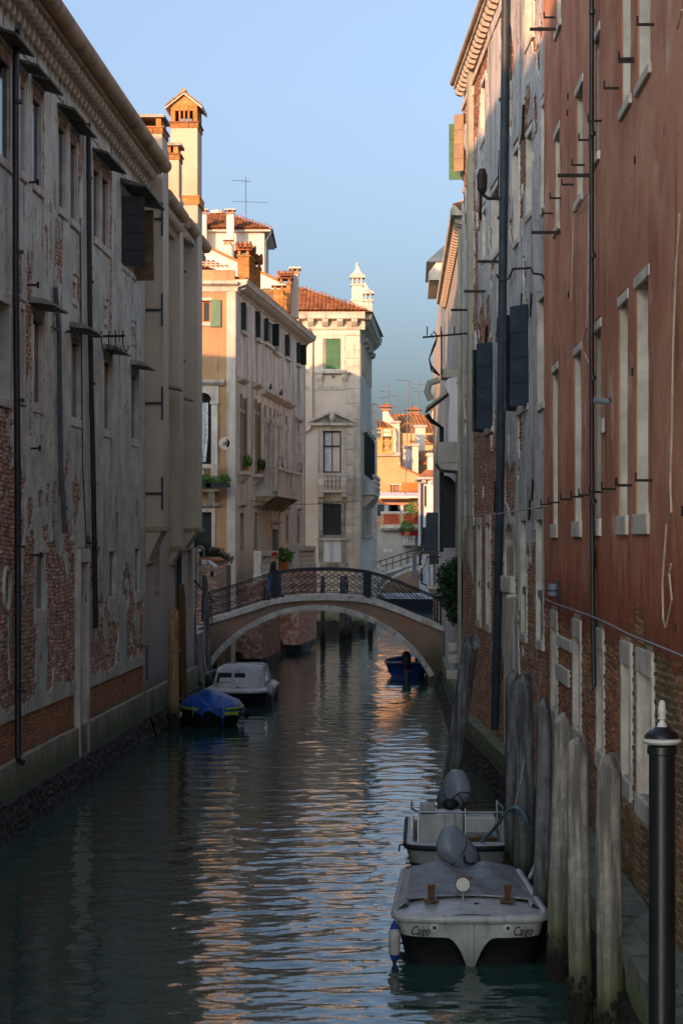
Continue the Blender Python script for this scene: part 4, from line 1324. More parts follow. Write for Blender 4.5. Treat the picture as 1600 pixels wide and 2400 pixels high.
# arched dark shutter standing open, boarded
sz0 = 5.12; sz1 = 7.3
n = 8
pf = [(0, 0), (.36, 0), (.36, sz1 - sz0 - .3)] + [(.36 * math.cos(math.pi / 2 * k / n), sz1 - sz0 - .3 + .3 * math.sin(math.pi / 2 * k / n)) for k in range(1, n + 1)]
pf = [(0, 0), (.36, 0)] + [(.36 - .0, sz1 - sz0)] + [(.36 * (1 - math.sin(math.pi / 2 * k / n)), sz1 - sz0 - .32 * (1 - math.cos(math.pi / 2 * k / n))) for k in range(1, n + 1)]
sh = MB().prism(pf, -.03, .03, 'y').build('shutter', M['shutter_dark'], p, loc=(ow2[1] + 1.2, -.06, sz0), rz=math.radians(-88))
for k in range(1, 8): MB().box(.01, .35, .031, .045, k * .27 - .012, k * .27 + .012).build('batten', M['shutter_navy'], sh)
# balcony with rounded parapet and curved wing wall
b0 = 15.6; b1 = 18.2
bal = MB().box(b0, b1, -.62, 0, 7.62, 7.75).build('balcony', M['house_grey'], R2)
MB().prism([(-.62, 7.752), (-.62, 8.22), (-.54, 8.22), (-.54, 7.752)], b0, b1, 'x').build('parapet', M['house_grey'], bal)
MB().prism([(-.54, 7.752), (-.54, 8.22), (0, 8.22), (0, 7.752)], b1 - .1, b1, 'x').build('parapet', M['house_grey'], bal)
MB().prism([(-.5, 7.42), (-.66, 7.619), (0, 7.619), (0, 7.38)], b0 + .05, b1 - .02, 'x').build('balcony_corbel', M['house_grey'], bal)
n = 10
pf = [(0, 8.222), (-.30, 8.222), (-.30, 8.9), (-.26, 9.4)] + [(-.36 + .1 * math.cos(k / n * 3.1), 9.5 + .5 * k / n) for k in range(n)] + [(-.28, 10.1), (0, 10.15)]
MB().prism(pf, b1 - .4, b1 - .25, 'x').build('wing_wall', M['house_white'], bal)
MB().prism([(-.95, 9.2), (-.95, 9.28), (-.1, 9.95), (-.1, 9.85)], b0, b1 - .45, 'x').build('canopy', M['concrete'], R2)
MB().tube([(b0 - .2, -.9, 9.2), (b0 - .2, -.75, 9.0), (b0 - .2, -.45, 8.8), (b0 - .2, -.45, 5.0)], .07, 8).build('downpipe', M['pipe_navy'], R2)
MB().tube([(b1 - .8, -.55, 10.1), (b1 - .8, -.85, 10.0), (b1 - .8, -.92, 9.75), (b1 - .8, -.8, 9.5)], .1, 8).build('stove_pipe', M['concrete'], R2, smooth=True)
MB().box(b1 - 1.8, b1 - .6, -.5, 0, 10.16, 10.4).build('parapet', M['concrete'], R2)
# wrought scroll
for k in range(4):
    o = k * .05
    pts = [(b1 - .6 + o, -.55, 10.2), (b1 - .6 + o, -.8, 10.35 + o), (b1 - .6 + o, -.86, 10.7), (b1 - .6 + o, -.68 - o * .3, 11.1), (b1 - .6 + o, -.62, 11.35), (b1 - .6 + o, -.72, 11.5), (b1 - .6 + o, -.8, 11.4), (b1 - .6 + o, -.74, 11.32)]
    MB().tube(pts, .016, 6).build('iron_scroll', M['iron'], R2, smooth=True)
MB().tube([(b1 - .5, -.5, 10.2), (b1 - .5, -.5, 11.5)], .025, 6).build('iron_post', M['iron'], R2)
# shaped eaves
u = 3.0
while u < QL:
    inst('corbel', bmesh_, R2, (u, 0, QT + .02)); u += .55
MB().prism([(0.2, QT + .14), (-.34, QT + .14), (-.36, QT + .3), (-.28, QT + .42), (.2, QT + .7)], 2, QL, 'x').build('eave', M['istrian'], R2)
MB().prism([(-.3, QT + .45), (4, QT + 1.5), (9, QT + .3), (9, QT - .1), (.3, QT - .1)], .1, QL, 'x').build('roof', M['tile_far'], R2)
a = QF.z('K', 225, 735, -.1)
rk = MB().tube([(a[0], 0, a[1]), (a[0], -1.15, a[1] - .1)], .025, 6).build('iron_bracket', M['iron'], R2)
for k in range(3): MB().box(a[0] - .015, a[0] + .015, -.35 - k * .35, -.32 - k * .35, a[1] - .05, a[1] + .18).build('hook', M['iron'], rk)
pipe(R2, [(QL - .35, -.1, QT - .2), (QL - .35, -.1, 1.0)], .06, 'concrete')
u = 0
while u < QL:
    e = min(u + 1.4, QL)
    MB().box(u + .004, e - .004, -.12, .1, .3, 1.0).build('plinth_stone', M['plinth'], R2, bevel=.02); u = e
for (uu, z_, out) in ((16.0, 1.9, .3), (17.2, 1.5, .35), (15.0, 2.2, .25)):
    MB().box(uu, uu + .9, -out, .1, z_ - .22, z_).build('stone_step', M['stone'], R2, bevel=.02)
mussel_bank(R2, 0, QL, -.4, .45, -.15, -.5, seed=19)

# ================================================================== right, beyond the bridge: yellow house
YF = Frame(5.0, 112.0, -0.034, -1.0)
R3 = thing('yellow_house', 'tall yellow house with grey canal wall just behind the bridge at right', 'house', (YF.o[0], YF.o[1], 0), YF.a)
YL = 31.5
yw = [(24.0, 24.9, 4.4, 6.6), (18.5, 19.4, 4.4, 6.6)]
facade(R3, 0, YL, -.6, 15.6, yw, M['house_grey'], depth=.25)
body(R3, .05, YL - .05, .35, 9, -.5, 15.6, M['house_yellow'], name='end_wall')
for r in yw:
    p = window(R3, r, 'pane_dark', recess=.18, jamb=.08, head=.12, sill=.12, st='stone_white')
    shutter(p, r[1] + .05, -.04, r[2], r[3], .5, 275, 'shutter_navy')
MB().prism([(-.5, 15.6), (-.5, 15.9), (-.2, 16.3), (9, 16.3), (9, 15.6)], YL - 6, YL + .3, 'x').build('cornice', M['istrian'], R3)
MB().hexa([(YL - 6, -.6, 16.302), (YL + .4, -.6, 16.302), (YL + .4, 9, 16.302), (YL - 6, 9, 16.302), (YL - 5, 1.5, 18.4), (YL - 1.0, 1.5, 18.4), (YL - 1.0, 7, 18.4), (YL - 5, 7, 18.4)]).build('roof', M['shutter_blue'], R3)
mussel_bank(R3, 0, YL, -.4, .6, -.1, -.4, seed=23)
# bellied iron balcony with washing
ub = YL - 3.6
bal = MB().box(ub, ub + 2.0, -.62, 0, 3.45, 3.56).build('balcony', M['stone'], R3)
MB().hexa([(ub + .3, -.2, 3.0), (ub + 1.6, -.2, 3.0), (ub + 1.6, 0, 3.0), (ub + .3, 0, 3.0), (ub + .1, -.55, 3.448), (ub + 1.9, -.55, 3.448), (ub + 1.9, 0, 3.448), (ub + .1, 0, 3.448)]).build('balcony_corbel', M['stone'], bal)
pr = [(-.56, 3.57), (-.78, 3.66), (-.86, 3.85), (-.8, 4.15), (-.6, 4.5), (-.56, 4.72)]
for k in range(11):
    uu = ub + .05 + k * .19
    MB().tube([(uu, y_, z_) for (y_, z_) in pr], .016, 5).build('baluster', M['iron_rail'], bal, smooth=True)
for k in range(3):
    yy = -.1 - k * .18
    MB().tube([(ub + 1.95 + .0, yy, 3.57), (ub + 2.2, yy, 3.75), (ub + 2.22, yy, 4.0), (ub + 1.98, yy, 4.5), (ub + 1.95, yy, 4.72)], .016, 5).build('baluster', M['iron_rail'], bal, smooth=True)
MB().tube([(ub, 0, 4.73), (ub, -.56, 4.73), (ub + 1.97, -.56, 4.73), (ub + 1.97, 0, 4.73)], .025, 6).build('handrail', M['iron_rail'], bal)
for zz, xo in ((4.86, 1.3), (4.94, 1.15)):
    MB().tube([(ub + 1.0, 0, zz), (ub + 1.0, -xo, zz)], .018, 6).build('drying_pole', M['awning_wood'], bal)
    MB().tube([(ub + 1.8, 0, zz), (ub + 1.8, -xo, zz)], .018, 6).build('drying_pole', M['awning_wood'], bal)


def cloth(name, label, m, u0, y, z1, wd, ht, thick=.05):
    secs = []
    for i in range(7):
        z = z1 - ht * i / 6
        q = []
        for k in range(9):
            t = k / 8
            q.append(tuple(YF.world(u0 + .03 * math.sin(t * 14 + i), y - wd * t, z)))
        for k in range(8, -1, -1):
            t = k / 8
            q.append(tuple(YF.world(u0 + thick + .03 * math.sin(t * 14 + i), y - wd * t, z)))
        secs.append(q)
    return tag(MB().loft(secs, closed=True, cap=True).build(name, M[m], None, smooth=True), label, 'laundry', 'washing on the iron balcony')


cloth('hanging_towel', 'long lilac grey towel hanging lowest from the iron balcony pole', 'cloth_grey', ub + 1.8, -.98, 4.84, .17, .95)
cloth('hanging_trousers', 'short black garment hanging between the grey cloths', 'cloth_dark', ub + 1.8, -.80, 4.84, .08, .45)
cloth('hanging_sheet', 'wide pale sheet hanging nearest the balcony railing', 'house_white', ub + 1.8, -.48, 4.84, .27, .8)

# ivy-like bush hanging from the wall end
bush = thing('wall_bush', 'dense dark green bush hanging over the water from right wall by the bridge', 'bush', (2.95, 56.6, 3.0))
MB().tube([(.45, 0, .9), (.2, 0, 1.0), (-.05, 0, .9)], .05, 6).build('stem', M['stem'], bush)
leaf_cloud(bush, 'foliage', 'leaf', [((.12, 0, 1.35), (.42, .5, .42)), ((.1, .1, .85), (.40, .5, .45)), ((.22, 0, .4), (.3, .4, .42)), ((.3, 0, 1.7), (.25, .4, .2))], 5200, .05, seed=3, shell=.35)
MB().box(.2, .7, -.3, .3, .35, .5).build('planter', M['stone_dirty'], bush)

# ================================================================== off frame: unseen blocks added to cast shade into the view
N0 = thing('near_shade_house', 'unseen left bank house toward the viewer, added to shade the right walls', 'house', (LF.o[0], LF.o[1], 0), LF.a)  # unseen, added on the left bank to keep sun off the right walls
MB().box(-26, -.05, .0, 14, -.6, 15.3).build('wall', M['plaster_left'], N0)
MB().prism([(-.4, 15.3), (7, 17.0), (14, 15.3)], -26, -.05, 'x').build('roof', M['tile_far'], N0)

RB = thing('rear_shade_block', 'unseen tall block added behind the left bank houses to shade the right walls', 'house', (-19.0, 0.0, 0))  # added out of view; its heights set the shadow line on the right houses
MB().box(-6, 5, -16, 9.99, 0, 21.7).build('wall', M['plaster_left'], RB)
MB().box(-6, 5, 10, 22, 0, 22.3).build('tall_shade_part', M['plaster_left'], RB)
MB().box(-6, 5, 22.01, 40, 0, 20.1).build('lower_shade_part', M['plaster_left'], RB)
FB = thing('far_shade_block', 'unseen long block added behind the left roofs to shade the far houses', 'house', (-22.0, 138.0, 0))  # added hidden block that keeps the lower far houses in shade
MB().box(-10, 8, -18, 34, 0, 16.4).build('wall', M['p1_plaster'], FB)
MB().prism([(-10.3, 16.4), (8.3, 16.4), (-1, 18.0)], -18.3, 34.3, 'y').build('roof', M['tile_far'], FB)
# ================================================================== the footbridge
BY0, BY1 = 77.5, 80.2
BR = thing('footbridge', 'stone arch footbridge with wrought iron railings across the canal', 'bridge', (-0.8, BY0, 0))
BX = -0.8


def bx(px): return (px - CX) / FPX * BY0 - BX          # bridge-local x of a photo column on its near face


def bz(py): return EYE + (CY - py) / FPX * BY0


deck = [(bx(zc('I', x, 0)[0]), bz(zc('I', 0, y)[1])) for (x, y) in
        ((165, 470), (235, 437), (330, 410), (440, 376), (535, 345), (572, 333), (700, 318), (850, 314), (960, 319), (1045, 329), (1120, 348), (1220, 386), (1350, 440), (1436, 474))]
dx_ = np.array([d[0] for d in deck]); dz_ = np.array([d[1] for d in deck])


def dz(x): return float(np.interp(x, dx_, dz_))


XL, XR = deck[0][0], deck[-1][0]
zs_, zap = .2, 2.74
half = 4.25; rise = zap - zs_
R_ = (half ** 2 + rise ** 2) / (2 * rise); cz_ = zap - R_; acx = bx(zc('I', 790, 0)[0])
a0 = math.asin(half / R_)
NV = 25


def arcp(t, r): return (acx + r * math.sin(t), cz_ + r * math.cos(t))


ring = []
for k in range(NV):
    t0 = -a0 + 2 * a0 * k / NV; t1 = -a0 + 2 * a0 * (k + 1) / NV
    e = .0022
    p = [arcp(t0 + e, R_), arcp(t1 - e, R_), arcp(t1 - e, R_ + .21), arcp(t0 + e, R_ + .21)]
    for (ya, yb) in ((-.05 - random.random() * .008, .25), (BY1 - BY0 - .25, BY1 - BY0 + .05)):
        MB().prism(p, ya, yb, 'y').build('voussoir', M['bridge_stone'], BR)
# thin drip line carved along the ring
for yy in (-.06,):
    MB().tube([(arcp(-a0 + 2 * a0 * k / 40, R_ + .07)[0], yy, arcp(-a0 + 2 * a0 * k / 40, R_ + .07)[1]) for k in range(41)], .012, 5).build('ring_moulding', M['bridge_stone'], BR)
# spandrel walls and vault
sps = (MB(), MB())
K = 48
xs = sorted(set([XL, XR] + [XL + (XR - XL) * k / K for k in range(K + 1)] + [acx - half, acx + half]))


def low_(x):
    q = (x - acx)
    if abs(q) >= half: return -.6
    return cz_ + math.sqrt((R_ + .2) ** 2 - q * q)


for i in range(len(xs) - 1):
    x0, x1 = xs[i] + 0, xs[i + 1]
    xm = (x0 + x1) / 2
    l0, l1 = (low_(x0), low_(x1)) if abs(xm - acx) < half else (-.6, -.6)
    if abs(xm - acx) < half:
        l0 = cz_ + math.sqrt((R_ + .2) ** 2 - min(abs(x0 - acx), half) ** 2); l1 = cz_ + math.sqrt((R_ + .2) ** 2 - min(abs(x1 - acx), half) ** 2)
    for sp, yy in zip(sps, (0.0, BY1 - BY0)):
        sp.add([(x0, yy, l0), (x1, yy, l1), (x1, yy, dz(x1) - .1), (x0, yy, dz(x0) - .1)], [(0, 1, 2, 3)])
for sp in sps: sp.build('spandrel', M['bridge_wall'], BR)
va = MB()
va.loft([[(arcp(-a0 + 2 * a0 * k / 40, R_ + .02)[0], yy, arcp(-a0 + 2 * a0 * k / 40, R_ + .02)[1]) for k in range(41)] for yy in (.2, BY1 - BY0 - .2)])
va.build('vault', M['bridge_wall'], BR)
for (xa, xb) in ((XL - .9, acx - half + .05), (acx + half - .05, XR + .2)):
    MB().box(xa, xb, .01, BY1 - BY0 - .01, -.6, .35).build('abutment', M['bridge_wall'], BR)
dk = MB()
dk.loft([[(x, yy, dz(x) - .06) for x in xs] for yy in (.1, BY1 - BY0 - .1)])
dk.build('walkway', M['paving'], BR)
# coping stones follow the deck line
edges = [XL, -4.05, -3.35, -2.55, -1.95, -1.65, -.95, -.1, .75, 1.35, 1.78, 2.45, 3.15, 3.85, XR]
for i in range(len(edges) - 1):
    x0, x1 = edges[i] + .006, edges[i + 1] - .006
    sub = [x0 + (x1 - x0) * t / 4 for t in range(5)]
    for (ya, yb) in ((-.09 - random.random() * .01, .28), (BY1 - BY0 - .28, BY1 - BY0 + .09)):
        b = MB()
        b.loft([[(x, ya, dz(x) - .2), (x, yb, dz(x) - .2), (x, yb, dz(x)), (x, ya, dz(x))] for x in sub], closed=True, cap=True)
        b.build('coping_stone', M['bridge_stone'], BR)
# railings: posts, rails and interlaced bars
RH = 1.0
for side, yy in enumerate((.06, BY1 - BY0 - .06)):
    posts = [XL + .3, bx(zc('I', 578, 0)[0]), bx(zc('I', 1048, 0)[0]), XR - .12]
    for i, x in enumerate(posts):
        w_ = .075 if i in (1, 2) else .035
        MB().box(x - w_, x + w_, yy - w_, yy + w_, dz(x) - .02, dz(x) + RH + .02).build('railing_post', M['iron_rail'], BR)
    for (x0, x1) in ((posts[0], posts[1]), (posts[1], posts[2]), (posts[2], posts[3])):
        seg = [x0 + (x1 - x0) * k / 12 for k in range(13)]
        for (h, r) in ((RH, .027), (RH - .07, .014), (.10, .014)):
            MB().tube([(x, yy, dz(x) + h) for x in seg], r, 6).build('rail', M['iron_rail'], BR, smooth=True)
        for xe in (x0 + .12, x1 - .12):
            MB().box(xe - .018, xe + .018, yy - .018, yy + .018, dz(xe), dz(xe) + RH).build('upright', M['iron_rail'], BR)
        n = max(4, int((x1 - x0 - .3) / .25))
        sp_ = (x1 - x0 - .3) / n
        for k in range(n + 1):
            xc = x0 + .15 + sp_ * k
            for s in (-1, 1):
                pts = []
                for j in range(17):
                    t = j / 16
                    x = xc + s * sp_ * .98 * math.sin(t * math.pi * 2.5 + math.pi / 4) * .95
                    x = min(max(x, x0 + .1), x1 - .1)
                    pts.append((x, yy, dz(x) + .10 + (RH - .17) * t))
                MB().tube(pts, .0095, 4, cap=False).build('baluster', M['iron_rail'], BR)
# landing on the left bank: quay, garden wall
QY = thing('garden_wall', 'old brick garden wall with tiled coping and stone pier left of the bridge', 'wall', (-5.6, 82.0, 0))
MB().box(-6, 1.02, 0, .5, 2.0, 4.55).build('wall', M['bridge_wall'], QY)
MB().box(1.0 - .001, 1.02, 0.001, 3.0, .0, 4.4).build('wall_return', M['bridge_wall'], QY)
rr = random.Random(3)
for r in range(30):
    for c in range(22):
        x = -4.4 + c * .245 + (r % 2) * .12
        if x > .85: continue
        if rr.random() < .35 or fbm(np.array(x * 1.5), np.array(r * .2), 6) > .25: continue
        MB_ = brick_mesh('garden', M['old_brick'], rr.randrange(6))
        if r % 1 == 0 and x > -1.2: inst('brick', MB_, QY, (x, 0.0, 2.1 + r * .08), scale=(.23, .03, .066))
pier = MB().box(-.62, -.1, -.12, .62, 3.6, 4.95).build('pier', M['stone_dirty'], QY)
MB().box(-.7, -.02, -.2, .7, 4.952, 5.08).build('pier_cap', M['stone_dirty'], QY)
for k in range(10):
    inst('roof_tile', tile_mesh('tile', .18, .4), QY, (.0 + k * .1, -.1, 4.52), rot=(math.radians(20), 0, math.radians(30)))
qs = MB().box(-12, -5.15, 68.5, 86, -.6, 2.0).build('quay', M['paving']); qs['kind'] = 'structure'
hedge = thing('garden_shrub', 'dark evergreen shrub spilling over the garden wall beside the ochre house', 'shrub', (-5.9, 83.2, 3.8))
leaf_cloud(hedge, 'foliage', 'leaf_dark', [((-.3, 0, 1.25), (.85, .6, .45)), ((.55, 0, 1.05), (.6, .5, .35)), ((1.05, 0, .85), (.45, .4, .28)), ((-.9, .2, 1.0), (.6, .6, .5))], 5200, .055, seed=9, shell=.3)
MB().tube([(0, 0, -.4), (.1, 0, .6), (.3, 0, 1.1)], .06, 6).build('stem', M['stem'], hedge)
# scrolled side gate between house and bridge
gt = thing('iron_gate', 'small scrolled iron gate between the beige house and the bridge railing', 'gate', (-5.35, 76.6, 2.0))
for x in (-.1, .22, .5):
    MB().tube([(x, 0, .2), (x, 0, 1.75 - x * .9)], .02, 6).build('upright', M['iron_rail'], gt)
MB().tube([(-.1, 0, 1.85), (0.1, 0, 1.6), (.35, 0, 1.3), (.6, 0, 1.05)], .03, 6).build('top_rail', M['iron_rail'], gt)
MB().tube([(-.1, 0, .25), (.6, 0, .25)], .02, 6).build('bottom_rail', M['iron_rail'], gt)
for (cx_, cz0, r0) in ((.06, 1.25, .17), (.06, .62, .2), (.36, .75, .15), (.38, .45, .14)):
    MB().tube([(cx_ + r0 * (1 - j / 30) * math.cos(j * .5), 0, cz0 + r0 * (1 - j / 30) * math.sin(j * .5)) for j in range(24)], .012, 5).build('scroll', M['iron_rail'], gt)
# swan-neck lamp tube with floodlight at the house corner
lm = thing('lamp_post', 'bent steel swan neck tube with floodlight at the beige house corner', 'lamp', (-5.0, 70.5, 3.0))
pt = [(0, 0, .1), (0, 0, 2.0)] + [(.14 - .14 * math.cos(k * math.pi / 8), 0, 2.0 + .16 * math.sin(k * math.pi / 8)) for k in range(1, 9)] + [(.28, 0, 1.75)]
MB().tube(pt, .035, 8).build('tube', M['chrome'], lm, smooth=True)
MB().lathe([(.02, .12), (.10, .08), (.12, 0), (.10, -.06)], (.30, 0, 1.58), 10).build('lamp_head', M['paint_white'], lm, smooth=True)
MB().tube([(0, 0, 1.4), (.55, 0, 1.38)], .02, 6).build('arm', M['chrome'], lm)
fl_ = MB().hexa([(.45, -.14, 1.55), (.72, -.14, 1.36), (.76, .1, 1.40), (.49, .1, 1.6), (.42, -.14, 1.66), (.7, -.14, 1.45), (.74, .1, 1.5), (.46, .1, 1.7)])
fl_.build('floodlight', M['paint_white'], lm)
MB().box(.5, .6, -.08, .04, 1.12, 1.3).build('sensor_box', M['rubber'], lm)
MB().box(-.25, .02, -.04, .3, .9, 1.0).build('wall_bracket', M['iron'], lm)

# ================================================================== the walker on the bridge
def skin_person():
    px_, py_ = zc('P', 1062, 0)[0], 0
    Yp = 78.5
    x0 = (zc('P', 1075, 0)[0] - CX) / FPX * Yp
    z0 = dz(x0 - BX) - .06
    root = thing('person', 'person in red beanie, dark jacket and blue jeans walking up the bridge', 'person', (x0, Yp, z0))
    # one continuous body grown over a skeleton: facing +x, mid stride
    J = {'pel': (-.02, 0, .93, .15, .125), 'wai': (-.01, 0, 1.10, .145, .115), 'che': (.02, 0, 1.30, .165, .125), 'nec0': (.035, 0, 1.47, .09, .08), 'nec': (.06, 0, 1.53, .055, .055), 'hea0': (.085, 0, 1.60, .085, .07), 'hea1': (.095, 0, 1.70, .098, .08), 'hea2': (.085, 0, 1.79, .07, .06),
         'lsh': (.02, -.19, 1.42, .07, .07), 'lel': (-.05, -.25, 1.14, .05, .05), 'lwr': (.14, -.24, .98, .036, .036), 'lha': (.22, -.23, .97, .042, .026),
         'rsh': (.02, .19, 1.42, .07, .07), 'rel': (-.02, .25, 1.15, .05, .05), 'rwr': (.2, .2, 1.10, .036, .036), 'rha': (.28, .18, 1.12, .042, .026),
         'lhi': (-.02, -.09, .88, .105, .105), 'lkn': (-.10, -.1, .50, .068, .068), 'lan': (-.26, -.1, .11, .045, .045), 'lto': (-.12, -.1, .04, .042, .036),
         'rhi': (0, .09, .88, .105, .105), 'rkn': (.24, .1, .62, .068, .068), 'ran': (.22, .1, .22, .045, .045), 'rto': (.38, .1, .16, .042, .036)}
    E = [('pel', 'wai'), ('wai', 'che'), ('che', 'nec0'), ('nec0', 'nec'), ('nec', 'hea0'), ('hea0', 'hea1'), ('hea1', 'hea2'), ('che', 'lsh'), ('lsh', 'lel'), ('lel', 'lwr'), ('lwr', 'lha'),
         ('che', 'rsh'), ('rsh', 'rel'), ('rel', 'rwr'), ('rwr', 'rha'), ('pel', 'lhi'), ('lhi', 'lkn'), ('lkn', 'lan'), ('lan', 'lto'), ('pel', 'rhi'), ('rhi', 'rkn'), ('rkn', 'ran'), ('ran', 'rto')]
    names = list(J)

    def grow(name, sel, grow_, m, parent, cut=None):
        idx = [n for n in names if n in sel]
        me = bpy.data.meshes.new(name)
        me.from_pydata([J[n][:3] for n in idx], [(idx.index(a), idx.index(b)) for (a, b) in E if a in sel and b in sel], [])
        o = bpy.data.objects.new(name, me); C.objects.link(o); o.parent = parent
        o.modifiers.new('skin', 'SKIN')
        sv = me.skin_vertices[0].data
        for i, n in enumerate(idx):
            sv[i].radius = (J[n][3] + grow_, J[n][4] + grow_)
            sv[i].use_root = (i == 0)
        s = o.modifiers.new('sub', 'SUBSURF'); s.levels = 2; s.render_levels = 2
        dg = bpy.context.evaluated_depsgraph_get()
        m2 = bpy.data.meshes.new_from_object(o.evaluated_get(dg))
        o.modifiers.clear(); o.data = m2
        m2.materials.clear(); m2.materials.append(m); m2.shade_smooth()
        return o
    bodyo = grow('body', set(names) - {'lha', 'rha'}, 0.0, M['skin'], root)
    grow('jacket', {'pel', 'wai', 'che', 'nec0', 'lsh', 'lel', 'lwr', 'rsh', 'rel', 'rwr'}, .022, M['jacket'], root)
    grow('jeans', {'pel', 'lhi', 'lkn', 'lan', 'rhi', 'rkn', 'ran'}, .014, M['jeans'], root)
    for s in ('l', 'r'):
        a, t = J[s + 'an'], J[s + 'to']
        secs = []
        for (f, hw, hh) in ((-.5, .035, .05), (-.1, .045, .07), (.5, .045, .055), (1.0, .05, .045), (1.35, .035, .03)):
            c = (a[0] + (t[0] - a[0]) * f, a[1] + (t[1] - a[1]) * f, a[2] + (t[2] - a[2]) * min(1, max(0, f)) - .03 * (1 if f < .5 else .3))
            secs.append([(c[0], c[1] + hw * math.cos(k * math.pi / 4), c[2] + hh * math.sin(k * math.pi / 4)) for k in range(8)])
        MB().loft(secs, closed=True, cap=True).build('shoe', M['shoe'], root, smooth=True)
        # hand: palm with five fingers
        w_, h_ = Vector(J[s + 'wr'][:3]), Vector(J[s + 'ha'][:3])
        d = (h_ - w_).normalized()
        sd_ = Vector((0, 0, 1)); sd_ = (sd_ - d * sd_.dot(d)).normalized(); nn = d.cross(sd_)
        hd = MB()
        hd.loft([[tuple(w_ + d * q + sd_ * (a_ * hw) + nn * (b_ * .014)) for (a_, b_) in ((-1, -1), (1, -1), (1, 1), (-1, 1))] for (q, hw) in ((-.01, .026), (.04, .038), (.085, .04))], closed=True, cap=True)
        for k in range(4):
            p = w_ + d * .08 + sd_ * (.03 - k * .02)
            L_ = (.07, .08, .075, .058)[k]
            hd.tube([tuple(p), tuple(p + d * L_ * .5 - nn * .006), tuple(p + d * L_ * .85 - nn * .03), tuple(p + d * L_ * .8 - nn * .045)], .0085, 6)
        p = w_ + d * .03 + sd_ * .036
        hd.tube([tuple(p), tuple(p + d * .03 + sd_ * .018), tuple(p + d * .06 + sd_ * .012 - nn * .015)], .0095, 6)
        hd.build('hand', M['skin'], root, smooth=True)
    hc = Vector((.092, 0, 1.70))
    be = MB()
    be.ell((.075, 0, 1.755), (.118, .098, .105), 16, 10)
    be.v = [(x, y, max(z, 1.735 + (.03 if x > .12 else -.01 * (x < .03) * 3))) for (x, y, z) in be.v]
    bo = be.build('beanie', M['beanie'], root, smooth=True)
    MB().tube([(.075 + .113 * math.cos(t), .095 * math.sin(t), 1.745 + .018 * math.cos(t)) for t in [i * math.pi / 10 for i in range(20)]], .022, 6, closed=True).build('beanie_cuff', M['beanie'], bo, smooth=True)
    MB().add([(.18, -.016, 1.665), (.18, .016, 1.665), (.215, 0, 1.665), (.187, 0, 1.715)], [(0, 1, 3), (0, 2, 3), (1, 2, 3), (0, 1, 2)]).build('nose', M['skin'], root)
    for s in (-1, 1):
        MB().ell((.178, s * .033, 1.712), (.012, .014, .010), 8, 6).build('eye', M['ink'], root)
        MB().ell((.085, s * .086, 1.69), (.022, .012, .034), 8, 6).build('ear', M['skin'], root)
        MB().tube([(.195, s * .036 + .026 * math.cos(t), 1.712 + .02 * math.sin(t)) for t in [i * math.pi / 5 for i in range(10)]], .003, 4, closed=True).build('spectacle_rim', M['ink'], root)
    MB().ell((.14, 0, 1.625), (.062, .066, .05), 12, 8).build('beard', M['beard'], root, smooth=True)
    MB().ell((.198, 0, 1.645), (.008, .025, .006), 8, 4).build('mouth', M['skin'], root)
    return root


skin_person()

# ================================================================== ochre palazzo beyond the bridge
P1 = thing('ochre_palazzo', 'ochre fronted palazzo with pale canal side, arcade windows and balcony', 'palazzo', (-4.48, 86.4, 0))
OF = Frame(-4.48, 86.4, 1.0, 0.0)          # front toward us, local x from the corner (negative = left)
CF = Frame(-4.48, 86.4, 2.555, 23.6)       # canal side
CL = math.hypot(2.555, 23.6)
PT1 = 16.2
# ---- front
fw = [OF.rect('E', 60, 182, 868, 1040), OF.rect('G', 60, 190, 240, 810), OF.rect('G', 30, 192, 1195, 1480)]
fr_ = facade(P1, -6, -.36, -.6, PT1, fw, M['ochre'], depth=.25)
MB().box(-.359, .0, -.03, .3, -.6, PT1 - .3).build('corner_pilaster', M['istrian'], P1)
body(P1, -6, -.05, .4, 8, -.5, PT1, M['ochre'])
p = window(P1, fw[0], 'pane_dark', recess=.18, jamb=.0, head=.12, sill=.16, st='istrian', fm='house_orange', bars=1)
sg = OF.rect('E', 183, 265, 862, 1078)
shutter(p, sg[0], -.05, sg[2], sg[3], sg[1] - sg[0], -4, 'shutter_sage', boards=3, strips=False)
b = MB().tube([(sg[0] + .35, -.10, sg[2] + .75), (sg[0] + .4, -.10, sg[2] + .85), (sg[0] + .35, -.10, sg[2] + .95), (sg[0] + .3, -.10, sg[2] + .85)], .014, 5, closed=True)
b.build('shutter_ring', M['iron'], p)
# arched window with stone frame, cornice and curtain
r = fw[1]
p = window(P1, r, 'pane_dark', recess=.2, fm='shutter_dark', bars=3)
ax_ = (r[0] + r[1]) / 2; ar = (r[1] - r[0]) / 2; sz_ = r[3] - ar
n = 14
arc = [(ax_ + ar * math.cos(math.pi * k / n), sz_ + ar * math.sin(math.pi * k / n)) for k in range(n + 1)]
MB().prism([(r[1] + .3, sz_), (r[1] + .3, r[3] + .3), (r[0] - .3, r[3] + .3), (r[0] - .3, sz_)] + arc[::-1], -.05, .19, 'y').build('spandrel', M['istrian'], p)
secs = []
for (q, yy) in ((1.0, -.052), (1.0, -.12), (1.18, -.12), (1.2, -.052)):
    secs.append([(ax_ + ar * q * math.cos(math.pi * k / n), yy, sz_ + ar * q * math.sin(math.pi * k / n)) for k in range(n + 1)])
MB().loft(secs).build('archivolt', M['stone_white'], p, smooth=True)
for (a, c) in ((r[0] - .26, r[0]), (r[1], r[1] + .26)):
    MB().box(a, c, -.09, .19, r[2], sz_ - .15).build('jamb', M['stone_white'], p)
    MB().box(a - .05, c + .05, -.14, .19, sz_ - .148, sz_ - .001).build('capital', M['stone_white'], p)
